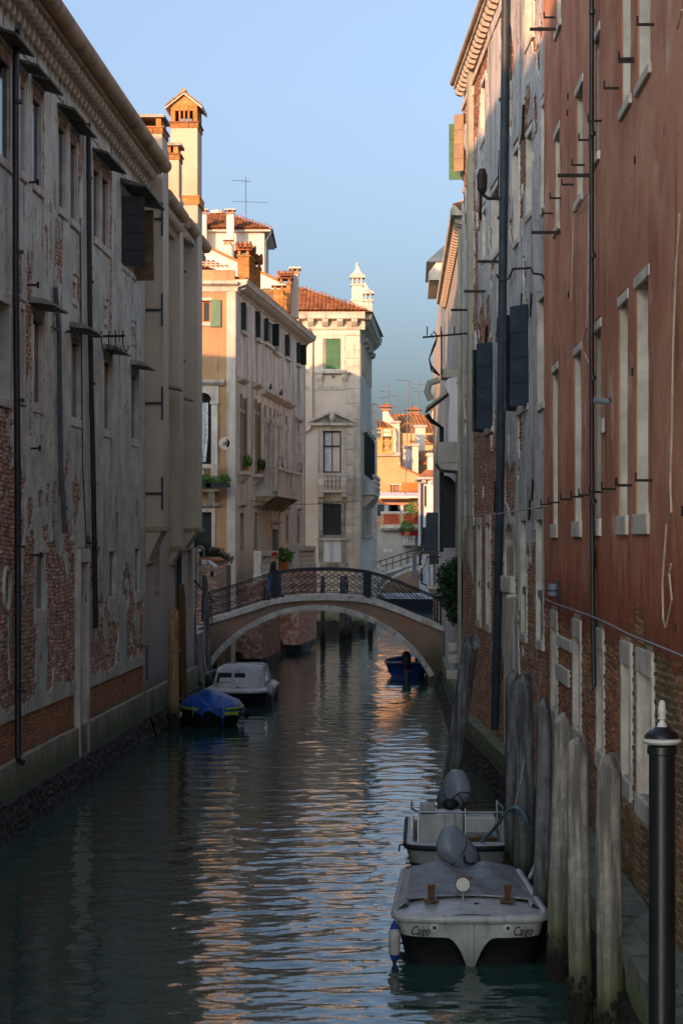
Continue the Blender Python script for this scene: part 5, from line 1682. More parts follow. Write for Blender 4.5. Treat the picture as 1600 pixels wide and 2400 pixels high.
MB().prism([(0.0, r[3] + .3), (-.08, r[3] + .3), (-.24, r[3] + .42), (-.26, r[3] + .52), (0, r[3] + .55)], r[0] - .5, r[1] + .55, 'x').build('cornice', M['istrian'], p)
MB().loft([[(r[1] - .62 + .08 * math.sin(k * 1.7) + k * .05 - .10 * (j < 1), .14 + .03 * math.sin(k * 2.1), z) for k in range(10)] for j, z in enumerate((r[2] + .1, r[2] + 1.2, r[2] + 2.6))]).build('curtain', M['curtain'], p, smooth=True)
# balcony of the arched window with flower boxes
g1 = OF.z('G', 80, 820)[1]; g0 = OF.z('G', 80, 1010)[1]
bl = MB().box(-6, r[1] + .35, -.55, 0, g0 - .12, g0).build('balcony', M['istrian'], P1)
MB().box(-6, r[1] + .3, -.5, -.3, g1 - .12, g1 + .02).build('rail', M['istrian'], bl)
MB().box(r[1] + .0, r[1] + .28, -.5, -.28, g0 + .001, g1 - .121).build('pedestal', M['istrian'], bl)
bme = baluster_mesh(g1 - .12 - g0, .11, 'istrian')
for k in range(3): inst('baluster', bme, bl, (r[1] - .35 - k * .32, -.4, g0))
MB().hexa([(r[1] - .1, -.1, g0 - .6), (r[1] + .15, -.1, g0 - .6), (r[1] + .15, 0, g0 - .6), (r[1] - .1, 0, g0 - .6), (r[1] - .1, -.5, g0 - .121), (r[1] + .15, -.5, g0 - .121), (r[1] + .15, 0, g0 - .121), (r[1] - .1, 0, g0 - .121)]).build('bracket', M['istrian'], bl)
p = window(P1, fw[2], 'shutter_dark', recess=.2, jamb=.16, head=.16, st='istrian')
MB().prism([(0, fw[2][3] + .22), (-.15, fw[2][3] + .25), (-.18, fw[2][3] + .36), (0, fw[2][3] + .4)], -5, fw[2][1] + .35, 'x').build('cornice', M['stone_dirty'], p)
for i, (cx_, lab) in enumerate(((90, 'left'), (245, 'right'))):
    q = OF.z('G', cx_, 985, -.65)
    fb = thing('flower_box', ('trailing plant box at left end of the ochre palazzo front balcony', 'white flowering plant box at right end of the ochre front balcony')[i], 'flower box', tuple(OF.world(q[0], -.68, q[1])), 0, 'flower boxes on the ochre palazzo')
    MB().box(-.5, .5, -.12, .12, -.06, .12).build('box', M['pipe_black'], fb)
    leaf_cloud(fb, 'foliage', 'leaf_bright', [((0, 0, .25), (.5, .2, .2)), ((.3, 0, .3), (.25, .2, .2))], 500, .05, seed=20 + i)
# medallion and cornice
q = OF.z('G', 300, 645)
md = MB().lathe([(.25, 0), (.27, .02), (.27, .05), (.22, .05), (.2, .03)], n=20); md.xform(Matrix.Rotation(math.radians(90), 4, 'X'))
mo = md.build('medallion', M['stone_white'], P1, loc=(q[0], -.0, q[1]))
MB().ell((0, -.05, 0), (.12, .02, .09), 8, 6).ell((.06, -.06, .07), (.05, .02, .05), 8, 6).build('relief', M['stone_dirty'], mo)
MB().prism([(0, PT1 - .3), (-.06, PT1 - .3), (-.12, PT1 - .1), (-.34, PT1), (-.36, PT1 + .12), (0, PT1 + .12)], -6, .12, 'x').build('cornice', M['istrian'], P1)
MB().box(-6, -.02, -.02, .5, PT1 + .121, PT1 + .62).build('parapet', M['ochre'], P1)
# ---- canal side (children of P1, built in the canal frame)
def cs(mb, name, m, smooth=False, bevel=0):
    o = mb.build(name, M[m], P1, smooth=smooth, bevel=bevel); o.rotation_euler = (0, 0, CF.a); return o


cw_top = [CF.rect('E', *q) for q in ((425, 462, 880, 1105), (540, 575, 950, 1165), (608, 668, 1005, 1195), (680, 735, 1065, 1265), (775, 810, 1135, 1312), (868, 892, 1200, 1370))]
cw_m = [CF.rect('G', *q) for q in ((408, 440, 240, 865), (527, 552, 280, 888))]
logg = [CF.rect('G', *q) for q in ((598, 626, 325, 830), (641, 664, 345, 830), (676, 696, 360, 830), (708, 722, 375, 835), (730, 742, 390, 838))]
cw_m2 = [CF.rect('G', *q) for q in ((770, 793, 415, 838), (868, 888, 460, 850))]
cw_l = [CF.rect('G', *q) for q in ((412, 442, 1200, 1500), (528, 552, 1200, 1495), (780, 797, 1215, 1440), (868, 886, 1220, 1440), (668, 716, 1330, 1600))]
allc = cw_top + cw_m + logg + cw_m2 + cw_l
wl_ = facade(P1, .0, CL, -.6, PT1, allc, M['p1_plaster'], depth=.3, name='canal_wall'); wl_.rotation_euler = (0, 0, CF.a)
o = MB().box(.1, CL - .02, .45, 9, -.5, PT1).build('building_core', M['p1_plaster'], P1); o.rotation_euler = (0, 0, CF.a)
cs(MB().box(.002, .35, -.03, .3, 1.2, PT1 - .3), 'corner_pilaster', 'istrian')
for i, r in enumerate(cw_top):
    p = MB().box(r[0], r[1], .2, .23, r[2], r[3]).build('window', M['pane_dark' if i != 3 else 'pane_grey'], P1); p.rotation_euler = (0, 0, CF.a)
    MB().box(r[0] - .12, r[1] + .12, -.16, .1, r[2] - .14, r[2] - .001).build('sill', M['istrian'], p)
    w_ = (r[1] - r[0]) * .48
    if i != 3:
        shutter(p, r[0], -.02, r[2] + .02, r[3] - .02, min(w_, .20), -88 if i != 2 else -80, 'shutter_dark', strips=False)
        shutter(p, r[1], -.04, r[2] + .02, r[3] - .02, min(w_, .34), -5 if i in (0, 1, 4) else -100, 'house_grey' if i in (0, 1, 4) else 'shutter_dark', strips=False)


def arched(r, m='pane_dark', col=False, jm='stone_white', ratio=.5):
    ax_ = (r[0] + r[1]) / 2; ar = (r[1] - r[0]) / 2; ah = min(ar * 1.2, .75); sz_ = r[3] - ah
    p = MB().box(r[0], r[1], .22, .25, r[2], r[3]).build('window', M[m], P1); p.rotation_euler = (0, 0, CF.a)
    n = 12
    arc = [(ax_ + ar * math.cos(math.pi * k / n), sz_ + ah * math.sin(math.pi * k / n)) for k in range(n + 1)]
    MB().prism([(r[1] + .12, sz_), (r[1] + .12, r[3] + .15), (r[0] - .12, r[3] + .15), (r[0] - .12, sz_)] + arc[::-1], -.045, .2, 'y').build('arch_stone', M[jm], p)
    for (a, c) in ((r[0] - .12, r[0] + .01), (r[1] - .01, r[1] + .12)):
        MB().box(a, c, -.06, .2, r[2], sz_ - .16).build('jamb', M[jm], p)
        MB().box(a - .04, c + .04, -.11, .2, sz_ - .158, sz_ - .002).build('capital', M[jm], p)
    return p


for i, r in enumerate(cw_m):
    p = arched(r)
    MB().box(r[0] - .25, r[1] + .25, -.4, 0, r[2] - .16, r[2] - .002).build('sill', M['istrian'], p)
    MB().prism([(0, r[2] - .5), (-.1, r[2] - .45), (-.34, r[2] - .162), (0, r[2] - .162)], r[0] - .1, r[1] + .1, 'x').build('bracket', M['istrian'], p)
    shutter(p, r[0], -.03, r[2] + .1, r[3] - .05, .13, -86, 'shutter_tan', strips=False)
    shutter(p, r[1], -.03, r[2] + .1, r[3] - .15, .16, -92, 'shutter_tan', strips=False)
    MB().prism([(0, r[3] + .45), (-.08, r[3] + .45), (-.26, r[3] + .56), (-.28, r[3] + .64), (0, r[3] + .7)], r[0] - .45, r[1] + .45, 'x').build('cornice', M['istrian'], p)
    q = CF.world(*((r[0] + r[1]) / 2, -.25, r[2]))
    fb = thing('window_plant', ('leafy pot plant on the sill of the arched window nearest the corner', 'small red potted plant on the second arched window sill')[i], 'pot plant', tuple(q))
    MB().lathe([(.08, 0), (.12, .2), (.13, .22)], n=10).build('pot', M['terracotta'], fb)
    leaf_cloud(fb, 'foliage', 'leaf_bright' if i == 0 else 'leaf', [((0, 0, .42), (.24, .24, .26))], 260, .06, seed=30 + i)
for r in logg: arched(r, 'pane_dark')
for r in cw_m2: arched(r, 'pane_grey')
# columns between the arcade lights
zb = logg[0][2]
for i in range(4):
    a, c = logg[i][1], logg[i + 1][0]
    um = (a + c) / 2
    zt = min(logg[i][3], logg[i + 1][3]) - .7
    co = MB().lathe([(.16, zb), (.16, zb + .1), (.12, zb + .2), (.115, zt - .3), (.1, zt - .25), (.17, zt - .1), (.19, zt), (.19, zt + .08)], (um, -.16, 0), 12).build('column', M['istrian'], P1, smooth=True)
    co.rotation_euler = (0, 0, CF.a)
zc_ = max(q[3] for q in logg) + .35
cs(MB().prism([(0, zc_), (-.08, zc_), (-.3, zc_ + .14), (-.32, zc_ + .24), (0, zc_ + .3)], logg[0][0] - .6, cw_m2[0][1] + 1.2, 'x'), 'cornice', 'istrian')
cs(MB().prism([(0, zc_ - .5), (-.2, zc_ - .4), (-.22, zc_ - .28), (0, zc_ - .25)], cw_m2[1][0] - .6, cw_m2[1][1] + .6, 'x'), 'cornice', 'istrian')
# long balcony with panelled balustrade and crouching lions
bu0 = CF.z('G', 596, 950, -.3)[0]; bu1 = CF.z('G', 880, 1000, -.85)[0]
bz0 = CF.z('G', 640, 1030, -.6)[1]; bz1 = CF.z('G', 640, 830, -.6)[1]
bo = cs(MB().box(bu0, bu1, -1.0, 0, bz0 - .2, bz0), 'balcony', 'istrian')
for k in range(11):
    uu = bu0 + (bu1 - bu0) * k / 10
    MB().box(uu - .12, uu + .12, -1.0, -.82, bz0 + .001, bz1 - .12).build('pedestal' if k % 3 == 0 else 'baluster', M['istrian'], bo)
MB().box(bu0, bu1, -.92, -.88, bz0 + .05, bz1 - .13).build('balustrade_panel', M['stone'], bo)
MB().box(bu0 - .05, bu1 + .05, -1.03, -.8, bz1 - .12, bz1 + .02).build('rail', M['istrian'], bo)
MB().box(bu0, bu0 + .2, -.82, 0, bz0 + .001, bz1 - .12).build('balustrade_end', M['istrian'], bo)
MB().box(bu0 - .03, bu0 + .22, -.8, 0, bz1 - .119, bz1 + .02).build('rail', M['istrian'], bo)
for k in range(6):
    uu = bu0 + .15 + (bu1 - bu0 - .4) * k / 5
    MB().prism([(0, bz0 - .8), (-.15, bz0 - .75), (-.5, bz0 - .45), (-.9, bz0 - .202), (0, bz0 - .202)], uu - .1, uu + .14, 'x').build('bracket', M['gutter_clay'], bo)
for i, uu in enumerate((bu0 + .25 + (bu1 - bu0) * .12, bu1 - .3)):
    q = CF.world(uu, -.92, bz1 + .02)
    ln = thing('stone_lion', ('crouching stone lion on the near end of the arcade balcony rail', 'crouching stone lion on the far end of the arcade balcony rail')[i], 'statue', tuple(q), CF.a)
    b = MB()
    b.loft([[(x, r_ * math.cos(t * math.pi / 4) * .8, h + r_ * math.sin(t * math.pi / 4)) for t in range(8)] for (x, h, r_) in ((-.34, .1, .06), (-.25, .17, .15), (0, .2, .15), (.2, .26, .16), (.3, .36, .15), (.42, .36, .09))], closed=True, cap=True)
    b.build('body', M['stone_dirty'], ln, smooth=True)
    MB().ell((.34, 0, .38), (.15, .13, .15), 10, 8).build('mane', M['stone_dirty'], ln, smooth=True)
    for yy in (-.1, .1):
        MB().tube([(.2, yy, .2), (.3, yy, .04), (.45, yy, .03)], .05, 6).build('paw', M['stone_dirty'], ln)
for i, r in enumerate(cw_l):
    p = MB().box(r[0], r[1], .2, .23, r[2], r[3]).build('window' if i < 4 else 'door', M['shutter_blue' if i < 4 else 'pane_dark'], P1); p.rotation_euler = (0, 0, CF.a)
    for (a, c) in ((r[0] - .14, r[0]), (r[1], r[1] + .14)):
        MB().box(a, c, -.05, .2, r[2], r[3]).build('jamb', M['istrian'], p)
    MB().box(r[0] - .16, r[1] + .16, -.06, .2, r[3] + .001, r[3] + .25).build('lintel', M['istrian'], p)
    MB().prism([(0, r[3] + .26), (-.22, r[3] + .34), (-.24, r[3] + .42), (0, r[3] + .46)], r[0] - .3, r[1] + .3, 'x').build('cornice', M['istrian'], p)
# eroded door surround with bare brick
dr = cw_l[4]
rr = random.Random(11)
for r in range(28):
    for c in range(3):
        for s in (-1, 1):
            uu = (dr[0] - .3 - c * .24) if s < 0 else (dr[1] + .3 + c * .24)
            if rr.random() < .3 + c * .2: continue
            o = inst('brick', brick_mesh('p1', M['old_brick'], rr.randrange(6)), P1, tuple(Matrix.Rotation(CF.a, 3, 'Z') @ Vector((uu, -.02, dr[2] + .1 + r * .085))), rz=CF.a, scale=(.22, .05, .07))
# base, cornice
cs(MB().box(.36, CL, -.06, 0, .5, 3.0), 'base_course', 'old_brick')
for uu in (1.5, 7.5, 14.0, 20.5):
    cs(MB().box(uu, uu + .5, -.14, 0, .4, 3.02), 'buttress', 'stone_dirty')
o = mussel_bank(P1, 0, CL, -.4, .7, -.2, -.6, seed=31); o.rotation_euler = (0, 0, CF.a)
cs(MB().prism([(0, PT1 - .3), (-.08, PT1 - .3), (-.14, PT1 - .12), (-.5, PT1), (-.52, PT1 + .1), (-.58, PT1 + .2), (0, PT1 + .2)], -.1, CL + .3, 'x'), 'cornice', 'istrian')
mm = MB().prism([(0, -.16), (-.12, -.14), (-.42, -.02), (-.42, .05), (0, .05)], -.09, .09, 'x').mesh('modillion', M['istrian'])
k = .25
Rm = Matrix.Rotation(CF.a, 3, 'Z')
while k < CL:
    inst('modillion', mm, P1, tuple(Rm @ Vector((k, 0, PT1 - .12))), rz=CF.a); k += .55
# roof: canal slope and front slope in tiles
zr = PT1 + .64
cs(MB().box(.1, CL, -.45, -.36, PT1 + .201, PT1 + .34), 'eave_board', 'tile_far')
cs(MB().prism([(-.5, PT1 + .22), (5.2, PT1 + 2.2), (10, PT1 + .4), (10, PT1), (.2, PT1)], .35, CL, 'x'), 'roof', 'tile_far')
tiled(P1, (-5.5, .1, zr), (1, 0, 0), (0, math.cos(.42), math.sin(.42)), 5.3, 1.9, clip=lambda a, h: a < 5.2 - h * .9)
# chimneys on the roof
def brick_chimney(root, x, y, w, d, z0, z1, cap='tiles', m='chim_brick', name='chimney'):
    ch = bpy.data.objects.new(name, MB().box(x - w / 2, x + w / 2, y - d / 2, y + d / 2, z0, z1).mesh(name, M[m])); C.objects.link(ch); ch.parent = root
    rows = int((z1 - z0) / .16)
    if m == 'chim_brick':
        for r in range(rows):
            off = (r % 2) * .12
            n = max(2, int(w / .24))
            for c in range(n):
                a = x - w / 2 + c * w / n
                MB().box(a + .008, a + w / n - .008, y - d / 2 - .012, y - d / 2 + .02, z0 + r * .16 + .01, z0 + (r + 1) * .16 - .01).build('brick', M[m], ch)
    if cap == 'tiles':
        MB().box(x - w / 2 - .06, x + w / 2 + .06, y - d / 2 - .06, y + d / 2 + .06, z1 + .001, z1 + .08).build('band', M[m], ch)
        for sx in (-1, 1):
            MB().box(x + sx * w * .36 - .06, x + sx * w * .36 + .06, y - d / 2, y + d / 2, z1 + .081, z1 + .3).build('pier', M[m], ch)
        MB().box(x - w / 2 - .1, x + w / 2 + .1, y - d / 2 - .12, y + d / 2 + .12, z1 + .301, z1 + .36).build('cap_slab', M['tile'], ch)
        nt_ = max(3, int((w + .3) / .17))
        for row in (0, 1):
            for k in range(nt_):
                inst('roof_tile', tile_mesh('tile', .17, .4), ch, (x - (w + .3) / 2 + (k + .5) * (w + .3) / nt_, y - d / 2 - .25 + row * .25, z1 + .36 + row * .16), rot=(math.radians(28), 0, 0))
        MB().box(x - w / 2 - .12, x + w / 2 + .12, y - .1, y + d / 2 + .1, z1 + .37, z1 + .68).build('cap_back', M['tile'], ch)
    elif cap == 'slab':
        MB().box(x - w / 2 - .04, x + w / 2 + .04, y - d / 2 - .04, y + d / 2 + .04, z1 + .001, z1 + .09).build('band', M['chim_brick'], ch)
        for sx in (-1, 1):
            MB().box(x + sx * w * .34 - .06, x + sx * w * .34 + .06, y - d / 2, y + d / 2, z1 + .091, z1 + .28).build('pier', M['chim_brick'], ch)
        MB().box(x - w / 2 - .12, x + w / 2 + .12, y - d / 2 - .12, y + d / 2 + .12, z1 + .281, z1 + .36).build('cap_slab', M['stone'], ch)
    return ch


def ec(x, y, d): 
    q = at(*zc('E', x, y), d); return q


def chim_px(root, org, key, xl, xr, ytop, ybot, d, cap, m, dep=None):
    """chimney from its outline in the photograph at depth d, as a part of root (whose origin is org)"""
    a = at(*zc(key, xl, ytop), d); b_ = at(*zc(key, xr, ybot), d)
    w_ = b_.x - a.x
    cap_h = .75 if cap == 'tiles' else .36
    return brick_chimney(root, (a.x + b_.x) / 2 - org[0], d - org[1] + (dep or w_) / 2, w_, dep or w_, b_.z - org[2], a.z - cap_h - org[2], cap, m)


P1o = (-4.48, 86.4, 0)
chim_px(P1, P1o, 'E', 398, 490, 390, 900, 97.0, 'tiles', 'chim_brick', .8)
chim_px(P1, P1o, 'E', 492, 522, 425, 900, 98.2, 'tiles', 'chim_brick', .6)
chim_px(P1, P1o, 'E', 522, 578, 490, 860, 99.0, 'tiles', 'chim_brick', .7)
chim_px(P1, P1o, 'E', 733, 822, 625, 960, 108, 'tiles', 'chim_brick', .9)
chim_px(P1, P1o, 'E', 683, 765, 735, 920, 106, 'slab', 'chim_brick', .9)
chim_px(P1, P1o, 'E', 826, 884, 600, 1000, 109, 'slab', 'white_render', .9)
# pigeons
def pigeon(loc, rz, label, s=1.0):
    g = thing('pigeon', label, 'bird', loc, rz, 'pigeons')
    b = MB().loft([[(x * s, r_ * math.cos(t * math.pi / 5) * s, (h + r_ * math.sin(t * math.pi / 5)) * s) for t in range(10)] for (x, h, r_) in ((-.22, .09, .012), (-.14, .10, .03), (-.05, .11, .062), (.05, .13, .07), (.11, .17, .05), (.13, .22, .032), (.15, .26, .034), (.19, .26, .012))], closed=True, cap=True)
    b.build('body', M['pigeon'], g, smooth=True)
    MB().ell((-.04 * s, 0, .13 * s), (.13 * s, .066 * s, .045 * s), 10, 6).build('wing', M['pigeon'], g, smooth=True)
    for yy in (-.025, .025): MB().tube([(.0, yy * s, .06 * s), (.01 * s, yy * s, 0)], .008 * s, 5).build('leg', M['terracotta'], g)
    return g


for i, (x, y, lab) in enumerate(((660, 632, 'pigeon resting on the arcade cornice of the pale palazzo side, left one'), (745, 683, 'pale pigeon on the arcade cornice of the palazzo, right one'))):
    q = CF.z('E', x, 1610 + i * 36, -.2)
    pigeon(tuple(CF.world(q[0], -.2, zc_ + .28)), CF.a, lab, 1.3)
q = LF.px(121, 92, -.6)
pigeon(tuple(LF.world(LF.px(118, 84, -.6)[0], -.62, EAVE + .64)), 1.0, 'dark pigeon perched on the long clay gutter at upper left', 1.15)

# ================================================================== white house behind the ochre palazzo
WH = thing('white_house', 'white house with hipped tile roof and slim chimneys above the ochre palazzo', 'house', (-9.0, 140.0, 0))
Wo = (-9.0, 140.0, 0)
def wl(key, x, y, d=140.0): 
    q = at(*zc(key, x, y), d); return q - Vector(Wo)


a = wl('E', 40, 320); c = wl('E', 612, 320)
w1 = (wl('E', 375, 480).x - .3, wl('E', 375, 480).x + .5, wl('E', 375, 540).z, wl('E', 375, 470).z)
facade(WH, a.x, c.x, 0, c.z, [w1], M['white_render'], depth=.2)
window(WH, w1, 'pane_dark', recess=.15, jamb=.08, head=.1, sill=.1, st='istrian')
MB().box(a.x, c.x - .02, .3, 8, 0, c.z - .01).build('building_core', M['white_render'], WH)
MB().box(c.x - .25, c.x - .001, .0021, 8, 0, c.z - .02).build('end_wall', M['white_render'], WH)
MB().box(a.x - .2, c.x + .45, -.4, 8.4, c.z + .002, c.z + .12).build('eave_board', M['white_render'], WH)
rz0 = c.z + .13
ridge = wl('E', 240, 170, 144.0)
xr_, xl_ = c.x + .6, a.x - .3
rx = ridge.x
MB().add([(xl_, -.5, rz0), (xr_, -.5, rz0), (xr_, 8.5, rz0), (xl_, 8.5, rz0), (rx - .6, 4, ridge.z), (rx + .6, 4, ridge.z)], [(0, 1, 5, 4), (1, 2, 5), (2, 3, 4, 5), (3, 0, 4)]).build('roof', M['tile_far'], WH)
sl = Vector((0, 4.5, ridge.z - rz0)); L_ = sl.length
tiled(WH, (xl_, -.5, rz0), (1, 0, 0), sl, xr_ - xl_, L_, clip=lambda q, h: (xl_ + q) > xl_ + (rx - .6 - xl_) * h / L_ and (xl_ + q) < xr_ - (xr_ - rx - .6) * h / L_, m='tile', wd=.22, tl=.42)
MB().lathe([(.5, 0), (.5, .22), (.45, .24)], (rx, 4, ridge.z - .05), 14).build('roof_cap', M['stone'], WH)
chim_px(WH, Wo, 'E', 90, 150, 135, 620, 139, 'slab', 'white_render', .6)
chim_px(WH, Wo, 'E', 310, 368, 135, 560, 138.4, 'slab', 'white_render', .6)
chim_px(WH, Wo, 'E', 292, 348, 375, 560, 137, 'slab', 'p2_plaster', .6)
pipe(WH, [(c.x + .5, -.3, c.z - .05), (c.x + .12, -.1, c.z - .6), (c.x + .12, -.1, c.z - 6)], .06, 'pipe_blue')
# tv aerial
q = wl('E', 465, 235, 143); t_ = wl('E', 463, -120, 143)
an = MB().tube([tuple(q), tuple(t_)], .03, 6).build('tv_aerial', M['pipe_blue'], WH)
h = wl('E', 465, 78, 143); MB().tube([(h.x - .95, h.y - .2, h.z), (h.x + 1.5, h.y + .2, h.z - .02)], .02, 5).build('antenna_arm', M['pipe_blue'], an)
h = wl('E', 465, -90, 143); MB().tube([(h.x - 1.0, h.y - .2, h.z), (h.x + .3, h.y + .2, h.z - .02)], .02, 5).build('antenna_arm', M['pipe_blue'], an)
for k in range(6): MB().tube([(h.x - .9 + k * .2, h.y - .3, h.z - .1), (h.x - .9 + k * .2, h.y + .3, h.z + .1)], .012, 4).build('antenna_rod', M['pipe_blue'], an)
# gabled annex in front of it
GA = thing('gabled_annex', 'low white gabled annex between the white house and the brick chimneys', 'house', (-9.0, 126.0, 0))
def gl(x, y, d=126.0): 
    q = at(*zc('E', x, y), d); return (q.x + 9.0, q.z)


pk = gl(178, 458); e0 = gl(20, 540); e1 = gl(740, 725)
MB().prism([(e0[0] - 2, 5), (e1[0], 5), e1, pk, (e0[0] - 2, e0[1] - .9)], 0, 5, 'y').build('wall', M['white_render'], GA)
for (p0, p1) in ((pk, e1), ((e0[0] - 2, e0[1] - .9), pk)):
    b = MB()
    b.hexa([(p0[0], -.2, p0[1]), (p1[0], -.2, p1[1]), (p1[0], 5, p1[1]), (p0[0], 5, p0[1]), (p0[0], -.2, p0[1] + .16), (p1[0], -.2, p1[1] + .16), (p1[0], 5, p1[1] + .16), (p0[0], 5, p0[1] + .16)])
    b.build('roof', M['tile_far'], GA)
q = gl(590, 770); q2 = gl(662, 860)
sh = MB().box(q[0], q2[0], -.06, -.01, q2[1] - .6, q[1]).build('shutter', M['shutter_green'], GA)

# ================================================================== white palazzo at the bend
P2 = thing('white_palazzo', 'cream stone palazzo with pediment window and hipped tile roof at the canal bend', 'palazzo', (1.08, 121.0, 0))
VF = Frame(1.08, 121.0, 1.0, 0.0)
SF = Frame(1.08, 121.0, 0.92, 16.0)
SL = math.hypot(.92, 16)
PT2 = VF.z('E', 1200, 1100)[1]
v_up = VF.rect('E', 1080, 1222, 1172, 1417)
v_md = VF.rect('G', 1080, 1225, 545, 880)
v_lo = VF.rect('G', 1078, 1226, 1130, 1376)
v_bk = VF.rect('G', 1085, 1225, 1405, 1545)
facade(P2, -4.6, -.001, -.6, PT2, [v_up, v_md, v_lo], M['p2_plaster'], depth=.25)
body(P2, -4.6, -.1, .4, 12, -.5, PT2, M['p2_plaster'])
p = window(P2, v_up, 'shutter_green', recess=.08, jamb=.26, head=.28, sill=.12, st='istrian', sill_out=.18)
sg = v_up
MB().box(sg[0] + .02, sg[0] + .16, .02, .07, sg[2] + .02, sg[3] - .02).build('frame', M['stone_dirty'], p)
MB().box(sg[0] + .17, sg[1] - .02, .03, .078, sg[2] + .02, sg[3] - .02).build('shutter', M['shutter_green'], p)
zz = v_up[2]
MB().box(v_up[0] - .45, v_up[1] + .5, -.28, 0, zz - .26, zz - .121).build('sill', M['istrian'], p, bevel=.02)
for uu in (v_up[0] - .2, v_up[1] + .2):
    MB().prism([(0, zz - 1.1), (-.06, zz - 1.1), (-.08, zz - .75), (-.22, zz - .5), (-.22, zz - .262), (0, zz - .262)], uu - .16, uu + .16, 'x').build('console', M['istrian'], p)
MB().ell(((v_up[0] + v_up[1]) / 2 + .05, -.06, zz - .42), (.08, .08, .1), 8, 6).build('boss', M['stone_dirty'], p)
# pediment window with balustered balcony
p = window(P2, v_md, 'curtain', recess=.2, jamb=.3, head=.3, st='istrian', fm='pipe_navy', bars=1, framew=.09)
MB().box(v_md[0], v_md[1], .14, .197, v_md[3] - .95, v_md[3] - .85).build('transom', M['pipe_navy'], p)
t0 = v_md[3] + .31
xm = (v_md[0] + v_md[1]) / 2
MB().box(xm - 1.25, xm + 1.25, -.3, 0, t0, t0 + .16).build('cornice', M['istrian'], p)
for s in (-1, 1):
    MB().hexa([(xm, -.34, t0 + .75), (xm + s * 1.35, -.34, t0 + .162), (xm + s * 1.35, 0, t0 + .162), (xm, 0, t0 + .75), (xm, -.34, t0 + .92), (xm + s * 1.35, -.34, t0 + .32), (xm + s * 1.35, 0, t0 + .32), (xm, 0, t0 + .92)]).build('pediment_rake', M['istrian'], p)
MB().prism([(xm - 1.15, t0 + .162), (xm + 1.15, t0 + .162), (xm, t0 + .74)], -.08, 0, 'y').build('tympanum', M['stone_dirty'], p)
MB().ell((xm, -.2, t0 + .55), (.2, .15, .3), 10, 8).build('mask', M['istrian'], p, smooth=True)
MB().box(v_md[0] - .15, v_md[1] + .15, -.05, 0, v_md[3] + .302, v_md[3] + .309).build('frieze', M['stone_dirty'], p)
g1 = VF.z('G', 1100, 885)[1]; g0 = VF.z('G', 1100, 1020)[1]
bl = MB().box(v_md[0] - .3, v_md[1] + .35, -.6, 0, g0 - .14, g0).build('balcony', M['istrian'], P2)
MB().box(v_md[0] - .3, v_md[1] + .35, -.6, -.38, g1 - .14, g1 + .02).build('rail', M['istrian'], bl)
for uu in (v_md[0] - .12, v_md[1] + .16): MB().prism([(-.6, g0 + .001), (-.66, g0 + .3), (-.58, g1 - .3), (-.6, g1 - .141), (-.4, g1 - .141), (-.4, g0 + .001)], uu - .17, uu + .17, 'x').build('pedestal', M['istrian'], bl)
bme = baluster_mesh(g1 - .14 - g0, .12, 'istrian')
for k in range(4): inst('baluster', bme, bl, (v_md[0] + .2 + k * (v_md[1] - v_md[0] - .36) / 3, -.5, g0))
for uu in (v_md[0] - .12, v_md[1] + .18):
    MB().prism([(0, g0 - .75), (-.1, g0 - .75), (-.25, g0 - .5), (-.55, g0 - .4), (-.55, g0 - .142), (0, g0 - .142)], uu - .15, uu + .15, 'x').build('bracket', M['istrian'], bl)
p = window(P2, v_lo, 'shutter_dark', recess=.1, jamb=.26, head=.2, sill=.18, st='stone_dirty', sill_out=.2)
MB().box(v_lo[0] - .4, v_lo[1] + .4, -.2, 0, v_lo[2] - .32, v_lo[2] - .182).build('sill', M['istrian'], p)
for uu in (v_lo[0] - .12, v_lo[1] + .12): MB().box(uu - .13, uu + .13, -.1, 0, v_lo[2] - 1.6, v_lo[2] - .322).build('pilaster', M['stone_dirty'], p)
MB().box(v_lo[0] + .02, v_lo[1] - .02, -.05, 0, v_lo[2] - 1.6, v_lo[2] - .322).build('panel', M['house_white'], p)
MB().box(v_lo[0] - .2, v_lo[1] + .4, -.12, 0, v_lo[2] - 2.05, v_lo[2] - 1.65).build('slab_course', M['stone_dirty'], p)
# quoins and courses
k = 0
z = .6
while z < PT2 - .9:
    ww = .78 if k % 2 else .45
    MB().box(-ww, .0, -.06, .2, z + .006, z + .44).build('quoin', M['istrian'], P2)
    MB().box(.0021, .055, -.0, .5 if k % 2 else .8, z + .006, z + .44).build('quoin', M['istrian'], P2).rotation_euler = (0, 0, 0)
    z += .447; k += 1
for yy in (1430, 1565):
    zz = VF.z('E', 1000, yy)[1]
    MB().box(-4.6, -.8, -.05, 0, zz - .12, zz + .12).build('string_course', M['istrian'], P2)
pd = VF.z('E', 990, 1090); pd2 = VF.z('G', 990, 480)
pipe(P2, [(pd[0] - .25, -.35, PT2 + .1), (pd[0], -.12, PT2 - .5), (pd[0], -.12, pd2[1]), (pd[0] - .15, -.12, pd2[1] - .4), (pd[0] - 1.6, -.12, pd2[1] - 1.2)], .08, 'p2_plaster', clips=0)
# main cornice with brackets
MB().prism([(0, PT2), (-.1, PT2), (-.14, PT2 + .12), (-.14, PT2 + .52), (-.62, PT2 + .6), (-.66, PT2 + .8), (-.74, PT2 + .98), (0, PT2 + .98)], -4.6, .3, 'x').build('cornice', M['istrian'], P2)
br = MB().prism([(0, -.32), (-.12, -.3), (-.4, -.05), (-.42, .1), (0, .1)], -.17, .17, 'x').mesh('bracket', M['istrian'])
for k in range(5): inst('bracket', br, P2, (-.32 - k * .86, -.141, PT2 + .49))
MB().box(-4.6, 0, -.07, 0, PT2 - .35, PT2 - .2).build('architrave', M['istrian'], P2)
# side to the right-hand canal
def ss(mb, name, m, smooth=False):
    o = mb.build(name, M[m], P2, smooth=smooth); o.rotation_euler = (0, 0, SF.a); return o


